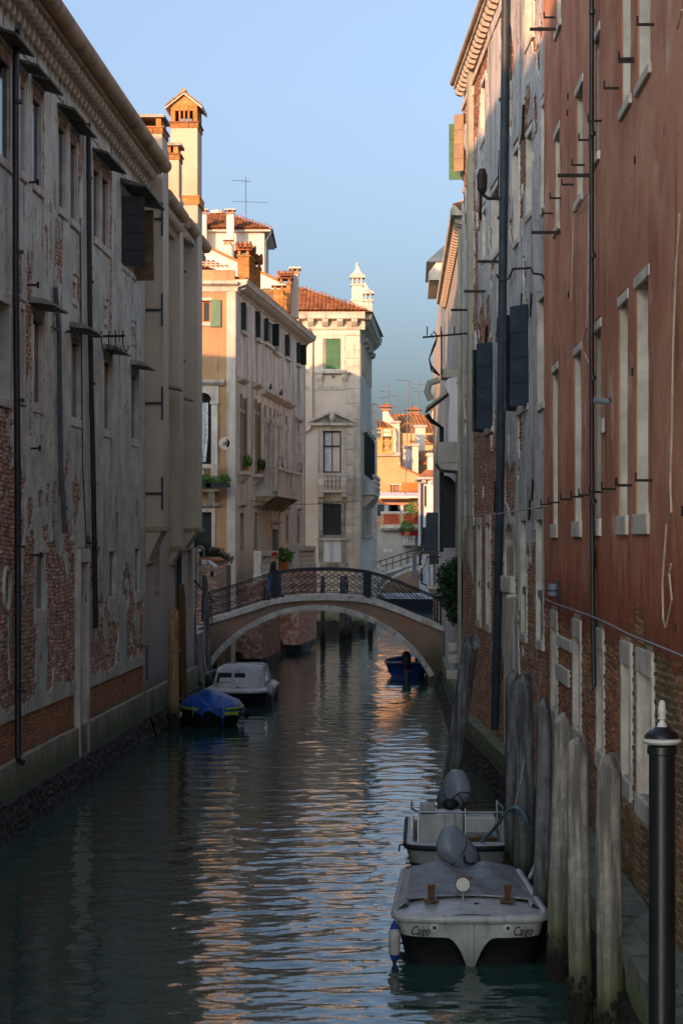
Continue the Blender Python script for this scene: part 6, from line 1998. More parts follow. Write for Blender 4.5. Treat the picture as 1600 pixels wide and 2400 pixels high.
so = []
for uu in (3.0, 6.2, 9.4, 12.6):
    so += [(uu, uu + 1.1, v_up[2], v_up[3]), (uu, uu + 1.1, v_md[2], v_md[3]), (uu, uu + 1.1, v_lo[2], v_lo[3])]
o = facade(P2, 0.003, SL, -.6, PT2, so, M['istrian'], depth=.25, name='side_wall'); o.rotation_euler = (0, 0, SF.a)
ss(MB().box(.1, SL, .4, 6, -.5, PT2), 'building_core', 'p2_plaster')
for i, r in enumerate(so):
    p = MB().box(r[0], r[1], .15, .18, r[2], r[3]).build('window', M['pane_dark'], P2); p.rotation_euler = (0, 0, SF.a)
    for (a, c) in ((r[0] - .2, r[0]), (r[1], r[1] + .2)): MB().box(a, c, -.12, .1, r[2], r[3]).build('jamb', M['istrian'], p)
    MB().prism([(0, r[3]), (-.3, r[3] + .1), (-.4, r[3] + .3), (0, r[3] + .35)], r[0] - .35, r[1] + .35, 'x').build('lintel', M['istrian'], p)
    if i % 3 == 1: shutter(p, r[0] - .05, -.05, r[2], r[3], .28, -75, 'shutter_dark', strips=False); shutter(p, r[1] + .05, -.05, r[2], r[3], .28, -105, 'shutter_dark', strips=False)
    if i % 3 == 2: MB().prism([(0, r[2] - .2), (-.25, r[2] - .15), (-.25, r[2] - .02), (0, r[2])], r[0] - .3, r[1] + .3, 'x').build('sill', M['istrian'], p)
bo = ss(MB().box(2.4, 9.5, -.8, 0, g0 - .2, g0), 'balcony', 'istrian')
MB().box(2.4, 9.5, -.85, -.65, g1 - .14, g1 + .02).build('rail', M['istrian'], bo)
for k in range(5): MB().prism([(0, g0 - 1.0), (-.2, g0 - .9), (-.75, g0 - .4), (-.75, g0 - .202), (0, g0 - .202)], 2.6 + k * 1.6, 2.95 + k * 1.6, 'x').build('bracket', M['istrian'], bo)
for k in range(18): inst('baluster', bme, bo, (2.6 + k * .39, -.75, g0))
ss(MB().prism([(0, PT2), (-.14, PT2 + .12), (-.14, PT2 + .52), (-.62, PT2 + .6), (-.74, PT2 + .98), (0, PT2 + .98)], -.1, SL, 'x'), 'cornice', 'istrian')
Rs = Matrix.Rotation(SF.a, 3, 'Z')
for k in range(18): inst('bracket', br, P2, tuple(Rs @ Vector((.5 + k * .86, -.141, PT2 + .49))), rz=SF.a)
# roof
zr = PT2 + .99
pkz = zr + 2.2
MB().add([(-7, -.7, zr), (.75, -.7, zr), (1.7, 14, zr), (-7, 14, zr), (-7, 5.5, pkz), (-3.6, 5.5, pkz)], [(0, 1, 5, 4), (1, 2, 5), (2, 3, 4, 5)]).build('roof', M['tile_far'], P2)
sl = Vector((0, 6.2, pkz - zr)); L_ = sl.length
tiled(P2, (-7, -.7, zr), (1, 0, 0), sl, 7.6, L_, clip=lambda q, h: q < 7.6 - 4.2 * h / L_ and q > 2.2, m='tile', wd=.24, tl=.45)
# two ornate chimneys with bell caps


def bell_chimney(x, y, w, z0, z1, ztop, m='p2_plaster'):
    ch = MB().box(x - w / 2, x + w / 2, y - w / 2, y + w / 2, z0, z1).build('chimney', M[m], P2)
    MB().box(x - w / 2 - .08, x + w / 2 + .08, y - w / 2 - .08, y + w / 2 + .08, z1 + .001, z1 + .12).build('band', M['istrian'], ch)
    MB().box(x - w / 2 - .06, x + w / 2 + .06, y - w / 2 - .06, y + w / 2 + .06, z0 + .9, z0 + 1.02).build('band', M['istrian'], ch)
    h = .36
    for sx in (-1, 0, 1):
        for sy in (-1, 1):
            MB().lathe([(.09, 0), (.07, .1), (.07, h - .1), (.09, h)], (x + sx * w * .38, y + sy * w * .38, z1 + .121), 8).build('colonnette', M['istrian'], ch)
    q = z1 + .122 + h
    MB().box(x - w / 2 - .12, x + w / 2 + .12, y - w / 2 - .12, y + w / 2 + .12, q, q + .12).build('cornice', M['istrian'], ch)
    H_ = ztop - q - .12
    secs = []
    for (r_, t) in ((1.25, 0), (1.28, .06), (.85, .2), (.5, .4), (.3, .62), (.2, .8), (.18, .84)):
        s_ = w / 2 * r_
        secs.append([(x - s_, y - s_, q + .121 + H_ * t), (x + s_, y - s_, q + .121 + H_ * t), (x + s_, y + s_, q + .121 + H_ * t), (x - s_, y + s_, q + .121 + H_ * t)])
    MB().loft(secs, closed=True, cap=True).build('bell_cap', M['stone'], ch)
    MB().ell((x, y, ztop - .06), (.1, .1, .14), 8, 6).build('finial', M['stone'], ch)


def vpos(x, y, d): q = at(*zc('E', x, y), d); return q - Vector((1.08, 121, 0))


a = vpos(1353, 755, 123); t_ = vpos(1348, 570, 123)
bell_chimney(a.x, 2.0, (vpos(1398, 0, 123) - vpos(1310, 0, 123)).x, zr, a.z, t_.z)
a = vpos(1420, 880, 130); t_ = vpos(1400, 730, 130)
bell_chimney(a.x, 9.0, .8, zr - 1, a.z, t_.z, 'stone')
# water stakes in front
mussel_bank(P2, -7, 0, -.4, .8, -.1, -.5, seed=41)
ss(MB().box(0, SL, -.3, 0, -.5, .9), 'plinth', 'plinth')
MB().box(-7, 0, -.15, 0, .5, 1.3).build('plinth', M['plinth'], P2)
cy = MB(); cy.tube([(-3.6, -.4, 1.6), (-2.4, -.4, 1.6)], .28, 14); cy.build('pipe_stub', M['stone'], P2, smooth=True)

# ================================================================== second bridge, far right
B2 = thing('far_footbridge', 'second arched stone footbridge far behind, rising to the right', 'bridge', (4.2, 176.0, 0))
def b2(x, y): q = at(*zc('U', x, y), 176.0); return (q.x - 4.2, q.z)


dl = [b2(40, 1290), b2(200, 1215), b2(380, 1160), b2(500, 1120), b2(600, 1085), b2(720, 1050), b2(850, 1020), b2(1000, 1020)]
dl += [(dl[-1][0] + 2.5, dl[-1][1] - .6), (dl[-1][0] + 5, dl[-1][1] - 1.8)]
ar_ = [b2(150, 1560), b2(200, 1460), b2(300, 1350), b2(420, 1270), b2(560, 1200), b2(720, 1150), b2(900, 1130)]
ar_ += [(2 * ar_[-1][0] - q[0], q[1]) for q in ar_[-2::-1]]
MB().prism(dl + [(dl[-1][0], -.5), (ar_[-1][0], -.5)] + ar_[::-1] + [(ar_[0][0], -.5), (dl[0][0], -.5)], 0, 2.6, 'y').build('spandrel', M['bridge_wall'], B2)
for i in range(len(ar_) - 1):
    (x0, z0), (x1, z1) = ar_[i], ar_[i + 1]
    MB().hexa([(x0, -.06, z0 - .02), (x1, -.06, z1 - .02), (x1, .2, z1 - .02), (x0, .2, z0 - .02), (x0, -.06, z0 + .26), (x1, -.06, z1 + .26), (x1, .2, z1 + .26), (x0, .2, z0 + .26)]).build('voussoir', M['bridge_stone'], B2)
for i in range(len(dl) - 1):
    (x0, z0), (x1, z1) = dl[i], dl[i + 1]
    MB().hexa([(x0, -.1, z0 - .2), (x1, -.1, z1 - .2), (x1, .3, z1 - .2), (x0, .3, z0 - .2), (x0, -.1, z0 + .05), (x1, -.1, z1 + .05), (x1, .3, z1 + .05), (x0, .3, z0 + .05)]).build('coping_stone', M['bridge_stone'], B2)
    for yy in (.1, 2.5):
        for h in (.55, 1.05): MB().tube([(x0, yy, z0 + h), (x1, yy, z1 + h)], .03, 5).build('rail', M['iron_rail'], B2)
        n = max(1, int((x1 - x0) / .5))
        for k in range(n):
            t = k / n
            MB().tube([(x0 + (x1 - x0) * t, yy, z0 + (z1 - z0) * t), (x0 + (x1 - x0) * t, yy, z0 + (z1 - z0) * t + 1.05)], .022, 5).build('upright', M['iron_rail'], B2)
for x in (45, 165):
    q = b2(x, 1190)
    MB().lathe([(.2, 0), (.2, 1.3), (.24, 1.35), (.2, 1.5), (.05, 1.6)], (q[0], -1.2, q[1] - 1.0), 10).build('stone_post', M['stone'], B2)
bk = MB().box(2.2, 12, 186, 187, -.6, 2.9).build('quay_wall', M['bridge_wall']); tag(bk, 'low brick canal wall behind the far bridge', 'wall')
qf = MB().box(-3, 16, 187.05, 189.4, -.6, 2.6).build('far_quay', M['paving']); qf['kind'] = 'structure'

# ================================================================== far houses
def fh(name, label, d, cat='house'):
    return thing(name, label, cat, (0, d, 0))


def fp(key, x, y, d): q = at(*zc(key, x, y), d); return (q.x, q.z)


def roof_slope(root, key, pts, d, dd, m='tile_far', wd=.28):
    """a tiled slope from its outline: lower left, lower right, upper right, upper left; depth of eave and ridge"""
    (a, b_, c, e) = pts
    A = at(*zc(key, *a), d); B = at(*zc(key, *b_), d); Cc = at(*zc(key, *c), d + dd); E_ = at(*zc(key, *e), d + dd)
    off = Vector((0, root.location.y, 0))
    A, B, Cc, E_ = [q - off for q in (A, B, Cc, E_)]
    MB().hexa([A - Vector((0, 0, .15)), B - Vector((0, 0, .15)), Cc - Vector((0, 0, .15)), E_ - Vector((0, 0, .15)), A, B, Cc, E_]).build('roof', M[m], root)
    n = max(2, int((B - A).length / wd))
    rb = MB()
    for k in range(n):
        t = (k + .5) / n
        p0 = A.lerp(B, t) + Vector((0, 0, .05)); p1 = E_.lerp(Cc, t) + Vector((0, 0, .05))
        rb.tube([tuple(p0), tuple(p1)], wd * .3, 6)
    o = rb.build('roof_tiles', M[m], root, smooth=True); o['kind'] = 'stuff'


# beige house with the roof terrace
DA = fh('terrace_house', 'beige lit house with wooden roof terrace beyond the white palazzo', 196.0)
x0, z1 = fp('H', 120, 935, 196); x1, _ = fp('H', 450, 935, 196)
ops_ = []
a = fp('H', 360, 1225, 196); b_ = fp('H', 470, 1320, 196)
ops_ = [(a[0], b_[0], b_[1], a[1])]
facade(DA, x0 - 4, x1, 0, z1, ops_, M['house_beige'], depth=.2)
body(DA, x0 - 4, x1 - .05, .3, 7, 0, z1 - .02, M['house_beige'])
window(DA, ops_[0], 'wood_lintel', recess=.15, head=.1, sill=.1, st='stone')
for k in range(6): MB().box(ops_[0][0] + .25 + k * .65 * .9, ops_[0][0] + .33 + k * .65 * .9, -.02, .05, ops_[0][2], ops_[0][3]).build('bar', M['altana_wood'], DA)
MB().box(x0 - 4, x1 + .1, -.3, .2, z1, z1 + .35).build('parapet', M['house_grey'], DA)
# lean-to of the same house to the right
p0 = fp('H', 450, 1045, 196); p1 = fp('H', 660, 1140, 196)
MB().prism([(p0[0], 0), (p1[0], 0), p1, p0], .01, 6, 'y').build('lean_to', M['house_beige'], DA)
MB().hexa([(p0[0], -.2, p0[1]), (p1[0], -.2, p1[1]), (p1[0], 6, p1[1]), (p0[0], 6, p0[1]), (p0[0], -.2, p0[1] + .2), (p1[0], -.2, p1[1] + .2), (p1[0], 6, p1[1] + .2), (p0[0], 6, p0[1] + .2)]).build('roof', M['tile_far'], DA)
p0 = fp('H', 480, 1200, 194); p1 = fp('H', 662, 1285, 194)
MB().box(p0[0], p1[0], -2, 0, p1[1], p0[1]).build('annex_wall', M['house_orange'], DA)
MB().box(p0[0] - .3, p1[0], -2.8, -1.9, p1[1] - .25, p1[1] - .02).build('annex_roof', M['tile_far'], DA)
# timber terrace
t0 = fp('H', 165, 900, 195.5); t1 = fp('H', 385, 655, 195.5); tm = fp('H', 275, 780, 195.5)
al = bpy.data.objects.new('roof_terrace', MB().box(t0[0] - .1, t1[0] + .1, -.4, 3, t0[1] - .15, t0[1]).mesh('roof_terrace', M['altana_wood'])); C.objects.link(al); al.parent = DA
for x in (t0[0], (t0[0] + t1[0]) / 2, t1[0]):
    for yy in (-.35, 2.6): MB().box(x - .08, x + .08, yy - .08, yy + .08, t0[1], t1[1]).build('post', M['altana_wood'], al)
for z in (t0[1] + .12, tm[1], (tm[1] + t1[1]) / 2 + .2, t1[1] - .05):
    MB().box(t0[0], t1[0], -.32, -.24, z - .06, z + .06).build('rail', M['altana_wood'], al)
for k in range(2):
    xa = t0[0] + (t1[0] - t0[0]) * k / 2; xb = t0[0] + (t1[0] - t0[0]) * (k + 1) / 2
    for (q0, q1) in (((xa, t0[1] + .1), (xb, tm[1])), ((xa, tm[1]), (xb, t0[1] + .1))):
        MB().tube([(q0[0], -.28, q0[1]), (q1[0], -.28, q1[1])], .05, 5).build('brace', M['altana_wood'], al)
MB().box(t0[0], t1[0], 3.0, 3.2, t0[1], t1[1] - .6).build('back_wall', M['house_beige'], DA)
roof_slope(DA, 'H', ((60, 650), (400, 650), (330, 610), (130, 555)), 196, 4)
a = fp('H', 412, 605, 197); b_ = fp('H', 452, 940, 197)
MB().box(a[0], b_[0], .5, 1.7, b_[1] - .5, a[1]).build('chimney', M['p2_plaster'], DA)
MB().box(a[0] - .5, b_[0] + .1, .3, 1.9, a[1] + .001, a[1] + .15).build('chimney_cap', M['house_grey'], DA)
# lower house with lattice terrace
DB = fh('lattice_house', 'grey low house with orange lattice terrace behind the far bridge', 190.0)
a = fp('H', 150, 1650, 190); b_ = fp('H', 660, 2000, 190)
facade(DB, a[0] - 3, b_[0], 0, a[1], [], M['house_grey'], depth=.2)
body(DB, a[0] - 3, b_[0], .25, 6, 0, a[1], M['house_grey'])
u0, zt = fp('H', 265, 1490, 189.4); u1, zb = fp('H', 655, 1625, 189.4)
MB().box(u0, u1, -.7, .3, zb - .3, zb).build('terrace_slab', M['stone'], DB)
MB().box(u0, u1, -.6, .2, zb - .5, zb - .301).build('dentil_course', M['stone_dirty'], DB)
MB().box(u0, u1, -.65, -.45, zt - .22, zt).build('terrace_rail', M['stone'], DB)
pc = [fp('H', x, 1500, 189.4)[0] for x in (265, 295, 450, 495, 640, 655)]
for (xa, xb) in ((pc[0], pc[1]), (pc[2], pc[3]), (pc[4], pc[5])): MB().box(xa, xb, -.64, -.46, zb, zt - .221).build('pedestal', M['house_beige'], DB)
for (xa, xb) in ((pc[1], pc[2]), (pc[3], pc[4])):
    n = int((xb - xa) / .32); m_ = 5
    lt = MB()
    for i in range(n):
        for j in range(m_):
            cxx = xa + (i + .5) * (xb - xa) / n; czz = zb + (j + .5) * (zt - .22 - zb) / m_
            r_ = .5 * (xb - xa) / n
            lt.tube([(cxx + r_ * math.cos(t * math.pi / 4), -.55, czz + r_ * math.sin(t * math.pi / 4)) for t in range(8)], .045, 4, closed=True)
    o = lt.build('lattice_panel', M['lattice_clay'], DB); o['kind'] = 'stuff'
    MB().box(xa, xb, -.5, -.46, zb, zt - .221).build('panel_back', M['house_pink'], DB)
a = fp('H', 270, 1375, 191.5); b_ = fp('H', 560, 1490, 191.5)
MB().box(a[0] - .5, b_[0] + 3.5, 1.5, 4, b_[1] - 1, a[1] + .1).build('upper_wall', M['house_pink'], DB)
for (xa, xb) in ((300, 360), (438, 492)):
    q0 = fp('H', xa, 1410, 191.4)[0]; q1 = fp('H', xb, 1410, 191.4)[0]
    p = MB().box(q0, q1, 1.44, 1.49, b_[1] - .4, a[1] - .5).build('window', M['curtain'], DB)
    for (c0, c1) in ((q0 - .9, q0 - .02), (q1 + .02, q1 + .9)): MB().box(c0, c1, 1.40, 1.47, b_[1] - .4, a[1] - .45).build('shutter', M['shutter_navy'], p)
MB().hexa([(a[0] - .8, -.3, a[1] + .2), (b_[0] + 3, -.3, a[1] + .1), (b_[0] + 3, 2, a[1] + .5), (a[0] - .8, 2, a[1] + .6), (a[0] - .8, -.3, a[1] + .35), (b_[0] + 3, -.3, a[1] + .25), (b_[0] + 3, 2, a[1] + .65), (a[0] - .8, 2, a[1] + .75)]).build('awning', M['house_white'], DB)
q = fp('H', 295, 1865, 189.9); q2 = fp('H', 382, 1900, 189.9)
sg_ = MB().box(q[0], q2[0], -.06, -.01, q2[1], q[1]).build('street_sign', M['sign_enamel'], DB)


def text_mesh(txt, size, m, parent, loc, rot, shear=0.0, ext=.004, name='lettering', align='CENTER'):
    cu = bpy.data.curves.new(name, 'FONT'); cu.body = txt; cu.size = size; cu.shear = shear; cu.extrude = ext; cu.align_x = align; cu.resolution_u = 3
    o = bpy.data.objects.new(name, cu); C.objects.link(o)
    me = bpy.data.meshes.new_from_object(o.evaluated_get(bpy.context.evaluated_depsgraph_get()))
    bpy.data.objects.remove(o)
    me.materials.clear(); me.materials.append(m); me.name = name
    ob = bpy.data.objects.new(name, me); C.objects.link(ob); ob.parent = parent; ob.location = loc; ob.rotation_euler = rot
    return ob


hs = (q[1] - q2[1])
text_mesh('CALLE DE', hs * .42, M['ink_blue'], sg_, ((q[0] + q2[0]) / 2, -.07, q2[1] + hs * .55), (math.pi / 2, 0, 0))
text_mesh('LE TURLE', hs * .42, M['ink_blue'], sg_, ((q[0] + q2[0]) / 2, -.07, q2[1] + hs * .12), (math.pi / 2, 0, 0))
# enclosed window bay under a red box
q = fp('H', 480, 1730, 189); q2 = fp('H', 605, 1830, 189)
wb = MB().box(q[0], q2[0], -1.0, 0, q2[1], q[1]).build('window_bay', M['curtain'], DB)
MB().box(q[0] - .1, q2[0] + .8, -1.1, 0, q[1] + .001, q[1] + .35).build('bay_roof', M['beanie'], wb)
for k in range(5): MB().box(q[0] + (q2[0] - q[0]) * k / 4 - .06, q[0] + (q2[0] - q[0]) * k / 4 + .06, -1.06, -.99, q2[1], q[1]).build('bay_post', M['house_grey'], wb)
for i, (x, y, n_, lab, mm_) in enumerate(((590, 1470, .8, 'tall green plant on the lattice terrace', 'leaf_bright'), (530, 1650, .7, 'yellow green plant on the red roofed bay', 'leaf_bright'), (690, 1880, .6, 'plant on the far quay by the white house', 'leaf'))):
    q = at(*zc('H', x, y), 188.3 if i != 2 else 180)
    fb = thing('terrace_plant', lab, 'plant', tuple(q - Vector((0, 0, .5))))
    MB().lathe([(.2, -.35), (.28, .1), (.3, .12)], n=10).build('pot', M['terracotta'], fb)
    leaf_cloud(fb, 'foliage', mm_, [((0, 0, .55), (n_, .6, n_ * .8))], 260, .13, seed=60 + i)
# long tiled roof behind
DC = fh('long_roof_house', 'house with long orange tile roof and aerials in the far background', 212.0)
a = fp('H', 300, 600, 212); b_ = fp('H', 900, 850, 212)
MB().box(a[0], b_[0] + 3, .3, 9, 0, b_[1] + 1.5).build('wall', M['house_beige'], DC)
pk0 = fp('H', 340, 510, 212); 
MB().prism([(fp('H', 290, 610, 212)[0], fp('H', 290, 610, 212)[1] - 4), (fp('H', 460, 700, 212)[0], fp('H', 460, 700, 212)[1] - 4), (fp('H', 440, 650, 212)[0], fp('H', 440, 650, 212)[1]), pk0, (fp('H', 290, 610, 212)[0], fp('H', 290, 610, 212)[1])], -.5, .2, 'y').build('gable', M['p2_plaster'], DC)
roof_slope(DC, 'H', ((560, 800), (1000, 800), (1000, 530), (340, 512)), 212, 6)
for (xl, xr, yt, yb, d_) in ((285, 345, 405, 600, 213), (545, 640, 435, 520, 218), (780, 860, 400, 530, 216)):
    a = at(*zc('H', xl, yt), d_); b_ = at(*zc('H', xr, yb), d_)
    w_ = b_.x - a.x
    ch = MB().box(a.x, b_.x, d_ - 212, d_ - 212 + w_, b_.z - .5, a.z - .8).build('chimney', M['p2_plaster'], DC)
    MB().box(a.x - .2, b_.x + .2, d_ - 212.2, d_ - 211.8 + w_, a.z - .799, a.z - .6).build('cap_band', M['chim_brick'], ch)
    MB().prism([(a.x - .4, a.z - .45), (b_.x + .4, a.z - .45), ((a.x + b_.x) / 2, a.z)], d_ - 212.3, d_ - 211.7 + w_, 'y').build('cap_roof', M['tile'], ch)
# second roof and mid chimneys
DD = fh('stepped_roof_house', 'jumble of small tile roofs and pale chimneys above the white blue house', 203.0)
roof_slope(DD, 'H', ((800, 810), (900, 810), (900, 690), (690, 735)), 203, 3)
roof_slope(DD, 'H', ((640, 1005), (860, 1005), (860, 860), (640, 900)), 199, 3)
for (xl, xr, yt, yb, d_, m_) in ((610, 710, 650, 850, 202, 'p2_plaster'), (580, 640, 835, 1120, 198, 'p2_plaster'), (490, 590, 860, 1060, 200, 'house_white'), (735, 800, 930, 1140, 196, 'white_render')):
    a = at(*zc('H', xl, yt), d_); b_ = at(*zc('H', xr, yb), d_)
    w_ = b_.x - a.x
    ch = MB().box(a.x, b_.x, d_ - 203, d_ - 203 + min(w_, 2), b_.z - 1, a.z).build('chimney', M[m_], DD)
    MB().box(a.x - .12, b_.x + .12, d_ - 203.15, d_ - 202.8 + min(w_, 2), a.z + .001, a.z + .25).build('cap_slab', M['house_grey'], ch)
MB().box(fp('H', 500, 900, 204)[0], fp('H', 900, 900, 204)[0] + 3, .5, 6, 0, fp('H', 500, 900, 204)[1]).build('wall', M['house_beige'], DD)
# white-blue house on the right
DE = fh('pale_blue_house', 'pale bluish white house with narrow dark shutters beside the far bridge', 182.0)
x0, zt = fp('H', 662, 1170, 182); x1, _ = fp('H', 880, 1170, 182)
ow_ = []
for (xa, xb, ya, yb) in ((700, 722, 1235, 1440), (795, 815, 1230, 1445), (680, 722, 1650, 1860), (770, 800, 1650, 1860)):
    a = fp('H', xa, ya, 182); b_ = fp('H', xb, yb, 182); ow_.append((a[0], b_[0], b_[1], a[1]))
facade(DE, x0, x1 + 2, 0, zt, ow_, M['house_white'], depth=.15)
body(DE, x0 + .05, x1 + 2, .25, 7, 0, zt - .05, M['house_white'])
for r in ow_: window(DE, r, 'shutter_dark', recess=.08, jamb=.08, head=.12, sill=.12, st='white_render')
for k in range(12): MB().box(x0 + .1 + k * .75, x0 + .45 + k * .75, -.35, 0, zt - .35, zt - .002).build('dentil', M['istrian'], DE)
MB().box(x0 - .3, x1 + 2.2, -.5, 7.2, zt, zt + .2).build('eave', M['stone'], DE)
MB().hexa([(x0 - .3, -.5, zt + .201), (x1 + 2.2, -.5, zt + .201), (x1 + 2.2, 7, zt + .201), (x0 - .3, 7, zt + .201), (x0 + 1.5, 3, zt + 1.8), (x1, 3, zt + 1.8), (x1, 5, zt + 1.8), (x0 + 1.5, 5, zt + 1.8)]).build('roof', M['tile_far'], DE)
pipe(DE, [(x0 + .1, -.12, zt), (x0 + .1, -.12, 2)], .1, 'pipe_navy')
a = at(*zc('H', 735, 935), 183); b_ = at(*zc('H', 800, 1140), 183)
ch = MB().box(a.x, b_.x, 1, 2.5, b_.z - .5, a.z).build('chimney', M['white_render'], DE)
MB().box(a.x - .15, b_.x + .15, .85, 2.65, a.z + .001, a.z + .25).build('cap_slab', M['istrian'], ch)
# chimney pot of the house behind the white palazzo
DG = fh('rear_palazzo', 'grey rear palazzo wing with dark chimney behind the white palazzo', 150.0)
a = at(*zc('H', 120, 20), 150); b_ = at(*zc('H', 158, 560), 150)
MB().box(a.x - 4, a.x + .8, 0, 12, 0, at(0, zc('H', 0, 560)[1], 150).z + 1).build('wall', M['stone'], DG)
MB().box(a.x + .1, b_.x, .5, 1.6, b_.z, a.z - .4).build('chimney', M['house_grey'], DG)
MB().box(a.x, b_.x + .1, .4, 1.7, a.z - .399, a.z).build('chimney_cap', M['stone_dirty'], DG)
a = at(*zc('H', 178, 425), 150); b_ = at(*zc('H', 212, 570), 150)
MB().box(a.x, b_.x, 2, 3.2, b_.z - 2, a.z).build('chimney', M['house_pink'], DG)
MB().box(a.x - .1, b_.x + .2, 1.9, 3.3, a.z + .001, a.z + .25).build('chimney_cap', M['istrian'], DG)
# aerials
def aerial(key, base, topp, arms, d, label):
    p0 = at(*zc(key, *base), d); p1 = at(*zc(key, *topp), d)
    g = thing('tv_aerial', label, 'aerial', tuple(p0), 0, 'rooftop aerials')
    MB().tube([(0, 0, 0), tuple(p1 - p0)], .045, 5).build('mast', M['pipe_blue'], g)
    for (xa, ya, xb, yb) in arms:
        q0 = at(*zc(key, xa, ya), d) - p0; q1 = at(*zc(key, xb, yb), d) - p0
        ar2 = MB().tube([tuple(q0), tuple(q1)], .03, 4).build('arm', M['pipe_blue'], g)
        n = max(3, int((q1 - q0).length / .5))
        for k in range(n + 1):
            c = q0.lerp(q1, k / n)
            MB().tube([(c.x, c.y - .35, c.z - .03), (c.x, c.y + .35, c.z + .03)], .018, 4).build('rod', M['pipe_blue'], ar2)
    return g


aerial('H', (345, 500), (335, 205), ((258, 285, 352, 290), (295, 340, 355, 345), (240, 355, 330, 352)), 213, 'three armed aerial above the tiled chimney')
aerial('H', (428, 600), (430, 325), ((350, 328, 432, 330), (355, 440, 435, 440)), 205, 'two armed aerial right of the tiled chimney')
aerial('H', (508, 1320), (540, 190), ((425, 168, 565, 190),), 190, 'tallest leaning mast with single sloping aerial')
aerial('H', (570, 800), (562, 185), ((568, 255, 630, 255),), 202, 'thin mast beside the tall leaning one')
aerial('H', (642, 510), (643, 155), ((585, 213, 770, 215), (592, 290, 695, 290), (725, 293, 830, 293)), 214, 'aerial with wide arms above the roof ridge')

# ================================================================== boats
def outline(L, b0, b1, n=26, sq=3.2, bow=0.75):
    """half plan of a blunt hull: points (x, y) from stern right round the bow to stern left; y grows aft from the bow at 0"""
    pts = []
    for k in range(n + 1):
        t = (k / n) ** 1.5
        a = math.pi / 2 * t
        x = b0 * (math.sin(a) ** (2 / sq)); y = bow * (1 - math.cos(a) ** (2 / sq))
        pts.append((x, y))
    pts.append(((b0 + b1) / 2, (bow + L) / 2)); pts.append((b1, L))
    right = pts[::-1]
    left = [(-x, y) for (x, y) in pts[1:]]
    return right + left


def cathedral_boat(root, L, b0, b1, ztop, top_m, bot_m, zb_side, flare=.82, bow_in=.18, recess=.10, sq=3.2, bowlen=.55, arch=.30):
    """blunt whaler hull: pale topsides with a central keel tongue over dark tunnels"""
    ol = outline(L, b0, b1, sq=sq, bow=bowlen)

    def zb(x):
        q = min(1.0, max(0.0, (abs(x) - .025) / arch))
        return -.12 + (zb_side + .12) * (1 - (1 - q) ** 2.1)

    def pt(x, y, z, ins=0.0):
        t = (ztop - z) / (ztop + .12)
        f = 1 - (1 - flare) * t
        return (x * f, y + bow_in * t * max(0, 1 - y / 2.0) + ins * max(0, 1 - y / 1.0), z)
    NU = 6
    up = [[pt(x, y, zb(x) + (ztop - zb(x)) * j / NU) for j in range(NU + 1)] for (x, y) in ol]
    MB().loft(up).build('hull_topside', M[top_m], root, smooth=50)
    lo = []
    for (x, y) in ol:
        col = []
        for j in range(NU + 1):
            z = zb(x) * (1 - j / NU) + (-.2) * j / NU
            col.append(pt(x, y, z, recess * min(1, j * .6)))
        lo.append(col)
    MB().loft(lo).build('hull_bottom', M[bot_m], root, smooth=50)
    tr = [p for p in (up[0][::-1])] + []
    MB().add([pt(b1, L, ztop), pt(-b1, L, ztop), pt(-b1, L, -.2), pt(b1, L, -.2)], [(0, 1, 2, 3)]).build('transom', M[top_m], root)
    return ol


def outboard(root, loc, s, cowl_m, leg_m, tilt, rz, name='outboard_motor', roll=0.0):
    o = bpy.data.objects.new(name, None); C.objects.link(o); o.parent = root; o.location = loc; o.rotation_euler = (tilt, roll, rz); o.scale = (s, s, s)
    secs = []
    for (z, rx, ry, oy) in ((-.34, .12, .18, -.01), (-.31, .165, .24, 0), (-.15, .185, .27, 0), (.02, .19, .285, .01), (.16, .185, .28, .03), (.27, .165, .25, .05), (.34, .125, .19, .06), (.375, .07, .11, .07), (.385, .02, .03, .07)):
        secs.append([(rx * abs(math.cos(t)) ** .7 * (1 if math.cos(t) > 0 else -1), oy + ry * abs(math.sin(t)) ** .85 * (1 if math.sin(t) > 0 else -1), z) for t in [k * 2 * math.pi / 20 for k in range(20)]])
    MB().loft(secs, closed=True, cap=True).build('cowling', M[cowl_m], o, smooth=60)
    MB().tube([(rx_ * 1.006 * math.cos(t), .01 + .292 * math.sin(t), .05) for rx_ in (.196,) for t in [k * 2 * math.pi / 24 for k in range(24)]], .008, 5, closed=True).build('cowl_seam', M[leg_m], o)
    MB().loft([[(-.06, -.08, -.33), (.06, -.08, -.33), (.06, .12, -.33), (-.06, .12, -.33)], [(-.05, -.06, -1.0), (.05, -.06, -1.0), (.05, .1, -1.0), (-.05, .1, -1.0)]], closed=True, cap=True).build('leg', M[leg_m], o)
    MB().box(-.12, .12, -.34, -.12, -.5, -.34).build('clamp', M[leg_m], o)
    MB().ell((0, .02, -1.02), (.05, .2, .05), 8, 6).build('gearcase', M[leg_m], o)
    return o


# ---- nearest boat -------------------------------------------------
BO = Vector((1.59, 25.15, 0))
b1_ = thing('motor_boat', 'grey white blunt bowed boat under grey cover, nearest, moored at the piles', 'boat', tuple(BO), math.radians(-1.5))
ol = cathedral_boat(b1_, 3.7, .93, .80, .58, 'boat_white', 'boat_dark', .37, sq=3.4, bowlen=.5)
rim = [(x, y, .60) for (x, y) in ol]
MB().tube(rim, .055, 8).build('rub_rail', M['boat_white'], b1_, smooth=True)
MB().tube([(x * 1.035, y - .03, .575) for (x, y) in ol], .018, 6).build('rub_strip', M['boat_grey'], b1_, smooth=True)
